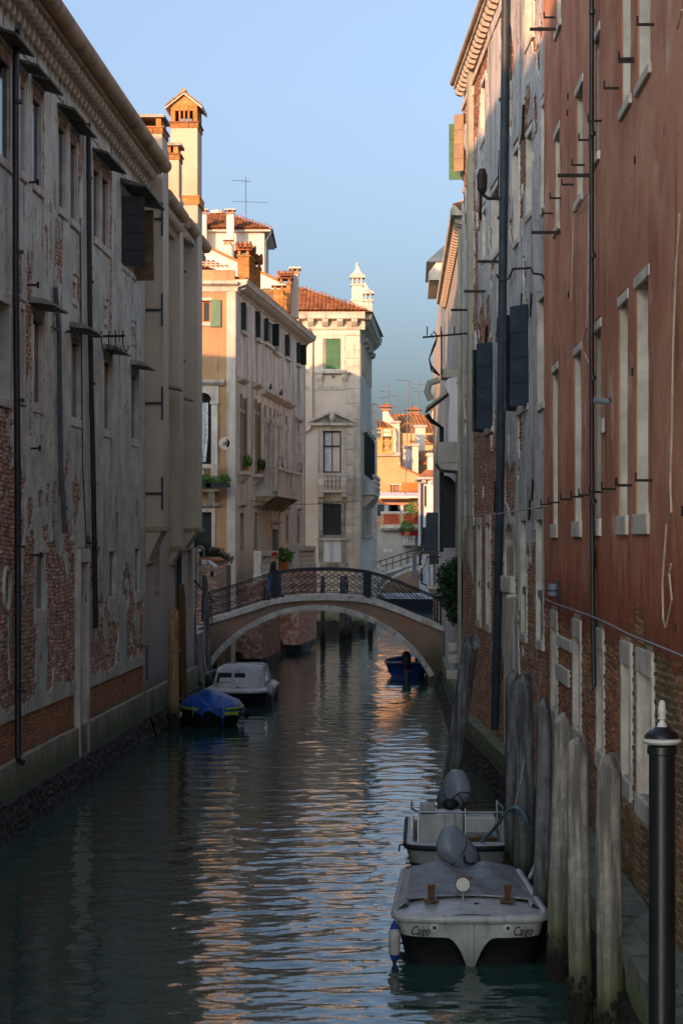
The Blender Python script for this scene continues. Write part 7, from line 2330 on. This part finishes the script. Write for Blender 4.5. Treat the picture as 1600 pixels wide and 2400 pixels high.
# keel strip
MB().loft([[(-.035, -.035 + .18 * t_, z), (.035, -.035 + .18 * t_, z), (.045, .05 + .18 * t_, z), (-.045, .05 + .18 * t_, z)] for (z, t_) in ((.55, .05), (.3, .4), (.05, .8), (-.1, 1.0))], closed=True, cap=True).build('keel_strip', M['boat_white'], b1_)
# foredeck (crowned) and side decks
def deck_sheet(y0, y1, n, hw, z_edge, crown, name, m, sag=None, seed=0):
    secs = []
    for j in range(n + 1):
        y = y0 + (y1 - y0) * j / n
        row = []
        for k in range(21):
            t = -1 + 2 * k / 20
            z = z_edge(y) + crown(y) * (1 - t * t)
            if sag: z += sag(t, (y - y0) / (y1 - y0))
            row.append((hw(y) * t, y, z))
        secs.append(row)
    return MB().loft(secs).build(name, M[m], b1_, smooth=60)


def hw1(y):
    if y < .5:
        a = min(1, max(.02, 1 - y / .5))
        return .93 * (1 - a ** 3.4) ** (1 / 3.4) + .0
    return .93 + (.80 - .93) * (y - .5) / 3.2


deck_sheet(.02, 1.0, 10, lambda y: max(.3, hw1(y)) * .985, lambda y: .615, lambda y: .05 + .05 * min(1, y), 'foredeck', 'boat_white')
for s in (-1, 1):
    MB().loft([[(s * (hw1(y) * .985), y, .615), (s * (hw1(y) - .13), y, .70), (s * (hw1(y) - .16), y, .66)] for y in (.6, 1.0, 1.6, 2.4, 3.0, 3.66)]).build('side_deck', M['boat_white'], b1_)
deck_sheet(.92, 3.15, 26, lambda y: hw1(y) - .11, lambda y: .70, lambda y: .045 + .05 * (y - .9), 'cover', 'tarp_grey',
           sag=lambda t, v: -.17 * math.exp(-(t / .42) ** 2) * max(0, v - .35) ** 1.2 * 1.3 + .012 * math.sin(t * 9 + v * 5) + .10 * max(0, v - .55) * (1 - math.exp(-((abs(t) - .62) / .3) ** 2) * 0) * (.4 if abs(t) < .3 else 1.0))
for k in range(9):
    x = -.72 + 1.44 * k / 8
    MB().ell((x, .915, .70 + .055 * (1 - (x / .82) ** 2) + .006), (.012, .012, .01), 6, 4).build('snap_button', M['chrome'], b1_)
MB().tube([(x, .91, .695 + .053 * (1 - (x / .82) ** 2)) for x in [-.8 + .1 * k for k in range(17)]], .012, 5).build('cover_hem', M['boat_grey'], b1_)
for s in (-1, 1):
    c = MB().box(s * .48 - .09, s * .48 + .09, .62, .78, .70, .74).build('bow_cleat', M['varnish'], b1_, bevel=.008)
    MB().hexa([(s * .48 - .035, .66, .741), (s * .48 + .035, .66, .741), (s * .48 + .035, .74, .741), (s * .48 - .035, .74, .741), (s * .48 - .045 + s * .0, .64, .92), (s * .48 + .055, .64, .93), (s * .48 + .055, .76, .93), (s * .48 - .045, .76, .92)]).build('bitt', M['varnish'], c, bevel=.008)
# spotlight
sl_ = MB().tube([(-.08, .66, .70), (-.08, .66, .82)], .014, 6).build('spotlight', M['chrome'], b1_)
MB().tube([(-.17, .66, .86), (-.16, .66, .82), (-.08, .66, .81), (0, .66, .82), (.01, .66, .86)], .009, 5).build('yoke', M['chrome'], sl_)
ln_ = MB().lathe([(.03, .06), (.085, .03), (.098, 0), (.098, -.02)], n=18); ln_.xform(Matrix.Translation((-.08, .66, .93)) @ Matrix.Rotation(math.radians(-85), 4, 'X'))
ln_.build('lamp_shell', M['boat_dark'], sl_, smooth=True)
dsk = MB().lathe([(.088, 0), (.088, .006)], n=18); dsk.xform(Matrix.Translation((-.08, .632, .93)) @ Matrix.Rotation(math.radians(90), 4, 'X')); dsk.build('lamp_face', M['lens'], sl_)
for (r_, n_) in ((.055, 7), (0, 1)):
    for k in range(n_):
        t = k * 2 * math.pi / n_
        MB().ell((-.08 + r_ * math.cos(t), .622, .93 + r_ * math.sin(t)), (.016, .006, .016), 8, 4).build('led', M['paint_white'], sl_)
fl = MB().box(.03, .14, .52, .62, .67, .70).build('bow_fairlead', M['chrome'], b1_, bevel=.006)
MB().ell((.085, .54, .705), (.03, .03, .015), 8, 4).build('fairlead_hole', M['boat_dark'], fl)
# hawse eyes, name on both bows
for s in (-1, 1):
    h = MB().lathe([(.055, 0), (.06, .015), (.03, .02)], n=12); h.xform(Matrix.Translation((s * .45, .015, .50)) @ Matrix.Rotation(math.radians(90), 4, 'X'))
    e = h.build('hawse_eye', M['boat_white'], b1_)
    MB().ell((s * .45, .0, .50), (.026, .012, .026), 8, 5).build('hawse_hole', M['boat_dark'], e)
for s in (-1, 1):
    x0 = s * .70
    t = text_mesh('Caigo', .17, M['ink'], b1_, (s * .63, .022, .405), (math.radians(79), 0, math.radians(s * 10)), shear=.45)
    t.scale = (.62, .95, 1)
# label on the cover
tg = MB().box(-.12, .10, 1.98, 2.08, .0, .004).build('cover_label', M['red_tag'], b1_); tg.location = (0, 0, .79)
# fender
fo = at(*zc('N', 90, 1370), 25.4)
fd = thing('fender', 'white fender with blue ends hanging off the nearest boat', 'fender', (fo.x, 25.4, fo.z))
MB().lathe([(.02, -.20), (.05, -.18), (.07, -.14), (.072, .10), (.06, .15), (.05, .17)], n=14).build('fender_body', M['fender_white'], fd, smooth=True)
for (z0, sg) in ((.13, 1), (-.15, -1)): MB().lathe([(.064, 0), (.045, sg * .07), (.022, sg * .11), (.02, sg * .13)], (0, 0, z0), 12).build('fender_end', M['fender_blue'], fd, smooth=True)
MB().tube([(0, 0, .26), (.05, 0, .42), (.14, .1, .50)], .008, 5).build('lanyard', M['rope'], fd)
om = outboard(b1_, (-.05, 3.95, .82), .98, 'motor_grey', 'boat_dark', math.radians(42), math.radians(-40), roll=math.radians(-20))
MB().tube([(.17, -.1, .0), (.2, -.2, -.02), (.24, -.2, -.1), (.3, -.18, -.12)], .02, 6).build('grab_handle', M['boat_dark'], om)
MB().box(-.35, .35, 3.68, 3.74, .2, .62).build('motor_board', M['boat_dark'], b1_)

# ---- second boat ---------------------------------------------------
b2_ = thing('open_boat', 'open white boat with chrome bow rail and silver outboard, second from viewer', 'boat', (1.86, 32.1, 0), math.radians(-1.0))
ol2 = cathedral_boat(b2_, 3.5, .85, .78, .42, 'boat_grey', 'boat_dark', .18, sq=3.0, bowlen=.5, arch=.5)
MB().tube([(x, y, .44) for (x, y) in ol2], .045, 8).build('rub_rail', M['boat_dark'], b2_, smooth=True)
MB().loft([[(x * f, y + (1 - f) * .35 * (1 if y < 1 else 0), z) for (x, y) in ol2] for (f, z) in ((.99, .475), (.86, .50), (.84, .47), (.82, .12))]).build('gunwale', M['boat_white'], b2_, smooth=50)
MB().add([(x * .82, y + .06, .12) for (x, y) in ol2], [tuple(range(len(ol2)))]).build('cockpit_floor', M['boat_white'], b2_)
MB().add([(x * .93, y + .05, .485) for (x, y) in ol2 if y < .42], [tuple(range(len([1 for q in ol2 if q[1] < .42])))]).build('foredeck', M['boat_white'], b2_)
cs2 = MB().box(-.62, .10, 1.25, 1.85, .12, .83).build('console', M['boat_white'], b2_, bevel=.03)
MB().box(-.60, -.36, 1.2, 1.5, .831, .99).build('instrument_pod', M['boat_grey'], cs2, bevel=.02)
MB().ell((-.1, 1.5, .95), (.14, .1, .1), 10, 6).build('helmet', M['boat_dark'], cs2, smooth=True)
sw = MB().tube([(.14 + .2 * math.cos(t), 1.92 + .05 * math.sin(t), .92 + .17 * math.sin(t)) for t in [k * math.pi / 9 for k in range(18)]], .014, 6, closed=True).build('steering_wheel', M['boat_dark'], cs2, smooth=True)
for a in (0, 2.1, 4.2): MB().tube([(.14, 1.92, .92), (.14 + .19 * math.cos(a), 1.92 + .05 * math.sin(a), .92 + .16 * math.sin(a))], .01, 5).build('spoke', M['boat_dark'], sw)
MB().box(.12, .64, 1.5, 2.0, .12, .74).build('side_locker', M['boat_white'], b2_, bevel=.03)
bn = MB().box(.10, .62, .85, 1.15, .50, .545).build('bench', M['stone_dirty'], b2_)
MB().box(.10, .62, .83, .86, .40, .5).build('bench_front', M['varnish'], bn)
# chrome rail
def rz_(x): return .47
for (x, y) in ((-.66, .22), (-.76, .9), (-.72, 2.0), (.68, .25), (.74, .9), (.7, 2.0), (.12, .9)):
    MB().tube([(x, y, .46), (x * .98, y + .08, .95)], .013, 6).build('stanchion', M['chrome'], b2_)
MB().tube([(-.72, 2.3, .9), (-.75, .98, .96), (-.65, .34, .97), (.67, .34, .97), (.73, .98, .96), (.70, 2.3, .9)], .017, 8).build('bow_rail', M['chrome'], b2_, smooth=True)
MB().tube([(-.86, .1, .50), (-.95, .0, .5), (-.96, -.02, .4)], .014, 6).build('anchor_hook', M['boat_dark'], b2_)
om2 = outboard(b2_, (.06, 3.95, .80), 1.15, 'motor_grey', 'motor_dark', math.radians(52), math.radians(24))
text_mesh('HONDA', .085, M['ink'], om2, (.07, -.262, -.06), (math.radians(90), 0, math.radians(14)))

# ---- boat under the blue tarpaulin ---------------------------------
tb = thing('tarp_boat', 'dark small boat under a bright blue tarpaulin at the left bank', 'boat', (-3.68, 58.4, 0), math.radians(4))
ol3 = outline(3.4, .88, .8, sq=2.2, bow=.9)
MB().loft([[(x * f, y + o_, z) for (x, y) in ol3] for (f, o_, z) in ((.7, .35, -.2), (.86, .15, .1), (.97, .05, .35), (1.0, 0, .52))]).build('hull', M['boat_dark'], tb, smooth=50)
MB().tube([(x, y, .52) for (x, y) in ol3], .04, 8).build('gunwale', M['lime'], tb, smooth=True)
MB().box(-.75, .75, 3.36, 3.4, -.2, .55).build('transom', M['boat_dark'], tb)
secs = []
for j in range(19):
    y = -.06 + 3.5 * j / 18
    a = min(1, max(0.0, 1 - y / .9))
    hw = .92 * max(.06, (1 - a ** 2.2)) ** (1 / 2.2) + .05
    row = []
    for k in range(25):
        t = -1 + 2 * k / 24
        pk = 1.02 if .7 < y else .62 + .40 * (y + .06) / .76
        pk -= .10 * max(0, y - 1.6)
        z = .50 + (pk - .50) * (1 - abs(t + .08) ** 1.25 * .93) + .02 * math.sin(t * 11 + y * 3) + .014 * math.sin(t * 23 - y * 6)
        if abs(t) > .9: z -= .15 * (1 + .6 * math.sin(y * 7 + t * 3))
        row.append((hw * t, y - .05 * (1 - t * t), z))
    secs.append(row)
MB().loft(secs).build('tarpaulin', M['tarp_blue'], tb, smooth=60)
secs0 = secs[0]
MB().loft([secs0, [(x, y - .03, z - .16 - .06 * math.sin(x * 8)) for (x, y, z) in secs0]]).build('tarp_flap', M['tarp_blue'], tb, smooth=60)
MB().box(.15, .75, -.02, .3, .36, .44).build('lime_stripe', M['lime'], tb)
for (x, y) in ((-.55, .1), (.3, -.02), (.75, .5)): MB().tube([(x, y - .08, .62), (x + .02, y - .16, .45), (x - .02, y - .1, .3)], .012, 5).build('lashing', M['rope'], tb)
mo3 = MB().tube([(-.92, .2, .38), (-.98, -.1, .28)], .075, 10).build('side_fender', M['fender_white'], tb, smooth=True)
MB().lathe([(.06, 0), (.03, .03)], (-.99, -.13, .27), 10).build('fender_end', M['fender_blue'], mo3)
MB().ell((.98, .25, .36), (.09, .12, .14), 10, 6).build('motor_head', M['rubber'], tb)

# ---- cabin boat ------------------------------------------------------
cb = thing('cabin_boat', 'white cabin cruiser with navy hull moored behind the blue tarpaulin boat', 'boat', (-3.42, 66.0, -.16), math.radians(-3))
ol4 = outline(4.6, 1.06, 1.0, sq=2.4, bow=1.1)
MB().loft([[(x * f, y + o_, z) for (x, y) in ol4] for (f, o_, z) in ((.72, .6, -.2), (.86, .3, .1), (.96, .12, .42), (1.0, 0, .60))]).build('hull', M['boat_navy'], cb, smooth=50)
MB().tube([(x * 1.01, y, .62) for (x, y) in ol4], .05, 8).build('rub_rail', M['boat_white'], cb, smooth=True)
MB().loft([[(x * f, y + o_, z) for (x, y) in ol4] for (f, o_, z) in ((1.0, 0, .64), (.9, .14, .70), (.86, .2, .72))]).build('side_deck', M['boat_white'], cb, smooth=60)
MB().add([(x * .87, y + .2, .722) for (x, y) in ol4], [tuple(range(len(ol4)))]).build('deck', M['boat_white'], cb)
MB().box(-1.0, 1.0, 4.55, 4.6, -.2, .66).build('transom', M['boat_navy'], cb)
cab = []
for (z, f, y0, y1) in ((.70, 1.0, .95, 3.6), (.95, .97, 1.05, 3.55), (1.22, .90, 1.22, 3.5), (1.34, .84, 1.35, 3.45), (1.40, .70, 1.55, 3.3)):
    w_ = .86 * f
    cab.append([(-w_, y1, z), (-w_, y0 + .25, z), (-w_ + .2, y0, z), (w_ - .2, y0, z), (w_, y0 + .25, z), (w_, y1, z)])
cbo = MB().loft(cab, closed=True, cap=True).build('cabin', M['boat_white'], cb, smooth=35, bevel=.02)
def slant(x0, x1, z0, z1, name):
    def yy(z): return .95 + (z - .7) * .52 - .022
    b = MB().hexa([(x0, yy(z0), z0), (x1, yy(z0), z0), (x1, yy(z0) + .03, z0), (x0, yy(z0) + .03, z0), (x0 + .03, yy(z1), z1), (x1 - .01, yy(z1), z1), (x1 - .01, yy(z1) + .03, z1), (x0 + .03, yy(z1) + .03, z1)])
    w = b.build(name, M['glass_boat'], cb, bevel=.02)
    return w


slant(-.72, -.22, .86, 1.18, 'windscreen'); slant(-.17, .22, .88, 1.17, 'windscreen')
MB().hexa([(.845, 1.35, .86), (.845, 2.3, .86), (.86, 2.3, .86), (.86, 1.35, .86), (.80, 1.5, 1.16), (.80, 2.3, 1.16), (.815, 2.3, 1.16), (.815, 1.5, 1.16)]).build('side_window', M['glass_boat'], cb)
MB().tube([(-.62, 1.75, 1.36), (-.6, 1.6, 1.45), (0, 1.5, 1.5), (.6, 1.6, 1.45), (.75, 2.2, 1.4), (.8, 3.0, 1.3)], .018, 6).build('roof_rail', M['chrome'], cb, smooth=True)
MB().box(-.22, .28, .55, .9, .723, .75).build('deck_hatch', M['boat_white'], cb, bevel=.01)
MB().ell((.03, .45, .74), (.05, .04, .05), 8, 5).build('bow_cleat', M['chrome'], cb)
MB().tube([(.55, 1.9, 1.38), (.66, 1.9, 1.62)], .012, 5).build('antenna', M['chrome'], cb)
mf = MB().loft([[(1.08 + r_ * math.cos(k * math.pi / 5) * .8, .65 + r_ * math.sin(k * math.pi / 5), z) for k in range(10)] for (z, r_) in ((.5, .05), (.56, .12), (.75, .13), (.86, .05))], closed=True, cap=True).build('side_fender', M['fender_white'], cb, smooth=True)
MB().box(1.0, 1.14, .3, .5, .05, .5).build('rubber_guard', M['rubber'], cb)

# ---- blue boat by the arch --------------------------------------------
bb = thing('blue_boat', 'small bright blue boat with grey outboard under the right side of the bridge', 'boat', (2.52, 80.4, 0), math.radians(-6))
bb.scale = (1.12, 1.12, 1.12)
ol5 = outline(3.6, .78, .55, sq=2.0, bow=.25)
secs = [(.0, .70), (.8, .80), (1.8, .78), (2.8, .5), (3.5, .08)]
hull = []
for (y, hw) in secs:
    hull.append([(-hw, y - .15 * (y < .1), .52 + .05 * y / 3), (-hw * .85, y, .2), (-hw * .55, y, -.15), (hw * .55, y, -.15), (hw * .85, y, .2), (hw, y - .15 * (y < .1), .52 + .05 * y / 3)])
MB().loft(hull).build('hull', M['boat_blue'], bb, smooth=60)
MB().add([(-.70, -.15, .52), (-.6, 0, .2), (-.38, 0, -.15), (.38, 0, -.15), (.6, 0, .2), (.70, -.15, .52)], [(0, 1, 2, 3, 4, 5)]).build('transom', M['boat_blue'], bb)
MB().tube([(-.70, -.15, .54), (.70, -.15, .54)], .035, 6).build('transom_cap', M['boat_white'], bb)
for s in (-1, 1): MB().tube([(s * hw, y - .15 * (y < .1), .53 + .05 * y / 3) for (y, hw) in secs], .035, 6).build('gunwale', M['boat_white'], bb, smooth=True)
MB().loft([[(-hw * .9, y, .2), (hw * .9, y, .2)] for (y, hw) in secs]).build('cockpit_floor', M['boat_dark'], bb)
MB().loft([[(-hw * .2 + 0, y, .58), (hw * .4, y, .72), (hw, y, .56)] for (y, hw) in secs[1:]]).build('tarpaulin', M['tarp_blue'], bb, smooth=60)
MB().box(-.7, .7, .6, .85, .4, .45).build('bench', M['varnish'], bb)
outboard(bb, (.05, -.38, .62), .85, 'motor_dark', 'motor_dark', math.radians(8), math.pi)

# ---- far covered boat ---------------------------------------------------
fb_ = thing('far_boat', 'far navy boat under a white cover seen through the bridge railing', 'boat', tuple(onz(*zc('U', 640, 1740), 0)), math.radians(82))
ol6 = outline(4.2, .75, .6, sq=2.0, bow=1.2)
MB().loft([[(x * f, y - 2.1 + o_, z) for (x, y) in ol6] for (f, o_, z) in ((.7, .4, -.2), (.92, .1, .4), (1.0, 0, .85))]).build('hull', M['boat_navy'], fb_, smooth=50)
MB().loft([[(x * f, y - 2.1 + (1 - f) * .8, z) for (x, y) in ol6] for (f, z) in ((1.02, .84), (.95, 1.05), (.6, 1.25), (.05, 1.3))]).build('cover', M['boat_white'], fb_, smooth=60)

# ================================================================== mooring piles
def pile(name_label, px, wl, top_px, top_y, r, m, lean=0.0, tip='point', group='timber mooring piles', ytilt=0.0, taper=.92, wet=None, seed=0, d=None):
    d = d or FPX * EYE / (wl - CY)
    x = (px - CX) / FPX * d
    xt = (top_px - CX) / FPX * d; zt = EYE + (CY - top_y) / FPX * d
    g = thing('mooring_pile', name_label, 'pile', (x, d, 0), 0, group)
    rnd = random.Random(seed)
    n = 30; rows = 34
    gr = [rnd.random() for _ in range(n)]
    secs = []
    z0 = -.5
    for j in range(rows + 4):
        t = min(1.0, j / rows)
        shr = 1.0 if j <= rows else (.75, .4, .05)[j - rows - 1]
        z = z0 + (zt - z0) * t
        cx_ = (xt - x) * (z / zt) + .012 * math.sin(t * 5 + seed)
        rr_ = r * (1.04 - (1.04 - taper) * t)
        row = []
        for k in range(n):
            a = 2 * math.pi * k / n
            q = shr * rr_ * (1 + .035 * math.sin(3 * a + seed) + .02 * math.sin(7 * a + z * 2 + seed) + .015 * rnd.random() - (.07 * max(0, gr[k] - .72) / .28 * (.5 + .5 * math.sin(z * 1.3 + k * 2))))
            zz = z
            if tip == 'cut' and t > .93:
                u_ = (t - .93) / .07
                q *= 1 - .15 * u_
                zz = z - .25 * max(0, math.cos(a - 5.3)) * u_
            vx, vy = q * math.cos(a), q * math.sin(a)
            if tip == 'point':                       # hewn top: three slanting axe cuts
                for (fa, k_, off_) in ((-1.9 + .5 * math.sin(seed), 1.9, .30), (-.35 + .4 * math.cos(seed * 2), 2.6, .15), (2.6, 1.4, .0)):
                    zz = min(zz, zt - k_ * max(0, vx * math.cos(fa) + vy * math.sin(fa) - r * off_))
            row.append((cx_ + vx, vy, zz))
        secs.append(row)
    MB().loft(secs, closed=True, cap=True).build('shaft', M[m], g, smooth=55)
    # barnacles at the foot
    bm_ = MB()
    for i in range(70):
        a = rnd.random() * 2 * math.pi; z = rnd.random() * .6 - .05
        q = r * 1.03
        cx_ = (xt - x) * (z / zt)
        s = .018 + rnd.random() * .022
        bm_.ell((cx_ + q * math.cos(a), q * math.sin(a), z), (s, s, s * 1.3), 5, 3)
    o = bm_.build('barnacles', M['mussels'], g); o['kind'] = 'stuff'
    return g


mz = lambda x, y: zc('M', x, y)
pile('pale grey pile nearest the black pole, its top cut to a point', 1426, 2470, 1428, mz(0, 30)[1], .135, 'wood_grey', seed=1)
pile('weathered pile second from the black pole', 1360, 2405, 1352, 1722, .125, 'wood_grey', seed=2)
pile('brownish grey pile touching the blue mooring rope', 1307, 2300, 1315, 1668, .122, 'wood_grey', seed=3)
pile('slim dark green pile with the knotted rope end', 1268, 2215, 1272, 1632, .105, 'wood_dark', seed=4)
pile('thick pile carrying the rope loop, fifth from the black pole', 1226, 2125, 1228, 1578, .142, 'wood_dark', seed=5)
pile('rearmost upright pile half hidden behind the rope loop pile', 1198, 2080, 1203, 1570, .12, 'wood_dark', seed=6)
pile('leaning grey pile standing alone beside the peeling house', 1045, 1900, 1106, 1490, .17, 'wood_dark', tip='cut', seed=7)
pile('orange brown bare pile with sawn top at the left bank', 407, 1700, 408, zc('V', 380, 1000)[1], .155, 'wood_brown', tip='cut', seed=8, d=57.5)
pile('dark mossy pile close behind the orange brown pile', 432, 1680, 424, zc('V', 470, 700)[1], .12, 'wood_brown_dark', tip='cut', seed=9, d=60.5)
pile('slender grey pile leaning left in front of the bridge end', 468, 1640, 450, zc('V', 600, 1050)[1], .105, 'wood_dark', tip='cut', seed=10, d=69.0)
pile('tall slender grey pole rising above the bridge railing', 491, 1630, 480, zc('V', 745, 590)[1], .105, 'wood_dark', tip='cut', seed=11, d=70.5)
for i, (x, y0, y1, lab) in enumerate(((168, 375, 980, 'left one of the dark stakes standing before the white palazzo'), (395, 370, 980, 'broad stake before the white palazzo, seen through the railing'), (455, 800, 985, 'short stake right of the broad one under the bridge'), (680, 800, 960, 'stake at far right under the arch'))):
    px, wy = zc('Q', x, y1); ty = zc('Q', x, y0)[1]
    pile(lab, px, wy, px, ty, .13 if i != 1 else .24, 'wood_dark', tip='cut', seed=20 + i, d=110.0 + i)
for i, (x, y0, lab) in enumerate(((720, 510, 'dark stake behind the left railing panel'), (860, 560, 'second dark stake behind the left railing panel'))):
    px, ty = zc('P', x, y0)
    pile(lab, px, 1550, px, ty, .16, 'wood_dark', tip='cut', seed=30 + i, d=94.0)
# black palina with white finial
pl = thing('palina_post', 'glossy black mooring post with white ring and white pine cone finial', 'post', (2.555, 16.35, 0))
pz = lambda y: EYE + (CY - zc('W', 0, y)[1]) / FPX * 16.35
r0 = .108
MB().lathe([(r0 * 1.02, -.5), (r0 * .96, pz(500)), (r0 * .96, pz(495)), (r0 * 1.1, pz(488)), (r0 * 1.1, pz(440)), (r0 * 1.0, pz(432))], n=28).build('shaft', M['palina_black'], pl, smooth=40)
q0 = pz(425); q1 = pz(380)
MB().lathe([(r0 * 1.1, q0), (r0 * 1.36, q0 + .01), (r0 * 1.45, (q0 + q1) / 2), (r0 * 1.36, q1 - .01), (r0 * 1.1, q1)], n=28).build('ring', M['paint_white'], pl, smooth=True)
MB().lathe([(r0 * 1.3, q1 + .001), (r0 * 1.25, q1 + .02), (r0 * .95, q1 + .06), (r0 * .8, pz(330)), (r0 * .6, pz(308)), (r0 * .35, pz(302))], n=24).build('cap', M['palina_black'], pl, smooth=60)
MB().lathe([(.042, pz(306)), (.035, pz(285)), (.022, pz(268)), (.022, pz(255)), (.034, pz(248)), (.034, pz(240)), (.026, pz(235)), (.036, pz(215)), (.037, pz(190)), (.03, pz(188)), (.03, pz(175)), (.029, pz(160)), (.024, pz(135)), (.015, pz(124)), (.003, pz(120))], n=18).build('finial', M['paint_white'], pl, smooth=50)

# ================================================================== ropes
def smooth_path(pts, k=6):
    P = [Vector(p) for p in pts]; out = []
    for i in range(len(P) - 1):
        p0, p1, p2, p3 = P[max(i - 1, 0)], P[i], P[i + 1], P[min(i + 2, len(P) - 1)]
        for j in range(k):
            t = j / k
            out.append(.5 * ((2 * p1) + (p2 - p0) * t + (2 * p0 - 5 * p1 + 4 * p2 - p3) * t * t + (3 * p1 - p0 - 3 * p2 + p3) * t ** 3))
    return [tuple(q) for q in out] + [tuple(P[-1])]


def rope(pts, r, m, label, sag=0.0):
    pts = smooth_path(pts)
    return tag(MB().tube(pts, r, 7).build('mooring_rope', M[m], None, smooth=True), label, 'rope')


def nz(x, y, d): return tuple(at(*zc('N', x, y), d))


rope([nz(1405, 1100, 25.6), nz(1450, 1075, 25.3), nz(1510, 1020, 24.9), nz(1568, 965, 24.6), nz(1600, 930, 24.5)], .016, 'rope_blue', 'blue rope from the nearest boat bow to a pile')
rope([nz(1270, 815, 27.6), nz(1300, 740, 27.7), nz(1370, 610, 27.8), nz(1430, 500, 27.9), nz(1450, 450, 28.0)], .024, 'rope', 'grey rope from the nearest boat up to the slim pile')
rope([nz(790, 540, 33.0), nz(910, 435, 32.0), nz(1000, 330, 30.6), nz(1070, 235, 29.8), nz(1140, 195, 29.0), nz(1200, 225, 29.0), nz(1250, 330, 29.2), nz(1270, 440, 29.6)], .026, 'rope_blue', 'thick blue grey rope looped over the pile to the second boat')
rope([nz(1142, 190, 28.9), nz(1160, 90, 28.9), nz(1190, -20, 28.8), (nz(1225, -240, 28.8))], .008, 'rope', 'thin line rising from the rope loop along the pile')
vz = lambda x, y, d: tuple(at(*zc('V', x, y), d))
rope([vz(660, 1770, 66.5), vz(740, 1750, 66.0), vz(810, 1725, 66.5), vz(880, 1700, 67.2)], .018, 'rope', 'white rope from the cabin boat roof to the leaning pole')
rope([vz(740, 1200, 70.0), vz(755, 1600, 69.0), vz(790, 1760, 67.5)], .012, 'rope', 'thin line hanging down the tall grey pole to the cabin boat')
rope([vz(440, 2010, 58.0), vz(500, 2060, 58.3), vz(560, 2100, 58.6)], .014, 'rope_blue', 'short blue line from the orange brown pile to the tarpaulin boat')
for (x0, y0, x1, y1) in ((345, 1480, 430, 1475),):
    p0 = at(*zc('V', x0, y0), 57.3); p1 = at(*zc('V', x1, y1), 57.3)
    c = (p0 + p1) / 2
    rope([(c.x + .165 * math.cos(t), 57.5 + .165 * math.sin(t), c.z + .02 * math.sin(2 * t)) for t in [k * math.pi / 8 for k in range(17)]], .012, 'rope', 'cord tied round the orange brown pile')
# overhead wire across the canal
a = at(*zc('G', 240, 1065), 88); b_ = at(*zc('G', 1360, 1105), 100)
tag(MB().tube([tuple(a.lerp(b_, k / 10) - Vector((0, 0, .25 * math.sin(math.pi * k / 10)))) for k in range(11)], .015, 5).build('overhead_wire', M['iron'], None), 'thin overhead wire from the ochre palazzo to the white palazzo', 'wire')

# ================================================================== stone balustrades along the palazzo water front
wb = thing('water_balustrade', 'weathered stone balustrade at the near palazzo corner behind the bridge', 'balustrade', (-4.48, 86.4, 0), CF.a)
def balus(g, u0, u1, z0, z1, yy, n, mm_='stone_white'):
    MB().box(u0, u1, yy - .16, yy + .16, z1 - .22, z1).build('rail', M[mm_], g)
    MB().box(u0, u1, yy - .18, yy + .18, z0 - .25, z0).build('base', M[mm_], g)
    for uu in (u0 + .18, u1 - .18): MB().box(uu - .18, uu + .18, yy - .15, yy + .15, z0 + .001, z1 - .221).build('pedestal', M[mm_], g)
    me_ = baluster_mesh(z1 - .22 - z0, .13, mm_)
    for k in range(n): inst('baluster', me_, g, (u0 + .55 + (u1 - u0 - 1.1) * k / max(1, n - 1), yy, z0))


z1b = CF.z('G', 480, 1505, -1.0)[1]; z0b = CF.z('G', 480, 1700, -1.0)[1]
balus(wb, .3, 5.6, z0b, z1b, -.9, 6)
MB().box(.3, 6.0, -1.1, -.06, .4, z0b - .251).build('terrace_base', M['old_brick'], wb)
for uu in (1.2, 3.4): MB().ell((uu, -1.12, z0b - 1.0), (.4, .06, .55), 12, 8).build('dark_arch_oval', M['pane_dark'], wb)  # dark ovals on the face stand in for the shade of arch recesses
wb2 = thing('water_balustrade', 'stone balustrade further along the palazzo, with a pot plant before it', 'balustrade', (-4.48, 86.4, 0), CF.a)
z1c = CF.z('G', 880, 1465, -1.0)[1]; z0c = CF.z('G', 880, 1610, -1.0)[1]
balus(wb2, 12.5, 19.5, z0c, z1c, -.9, 8)
MB().box(12.5, 19.5, -1.1, -.06, .4, z0c - .251).build('terrace_base', M['old_brick'], wb2)
q = at(*zc('P', 1185, 240), 97)
pp_ = thing('pot_plant', 'bright green pot plant in front of the far balustrade, beside the walker', 'pot plant', (q.x, 97, q.z - .4))
MB().lathe([(.22, 0), (.3, .4), (.32, .45)], n=12).build('pot', M['terracotta'], pp_)
MB().box(-.35, .35, -.35, .35, -1.6, -.001).build('stone_stand', M['p2_plaster'], pp_)
leaf_cloud(pp_, 'foliage', 'leaf_bright', [((0, 0, .72), (.5, .4, .36))], 420, .09, seed=71)
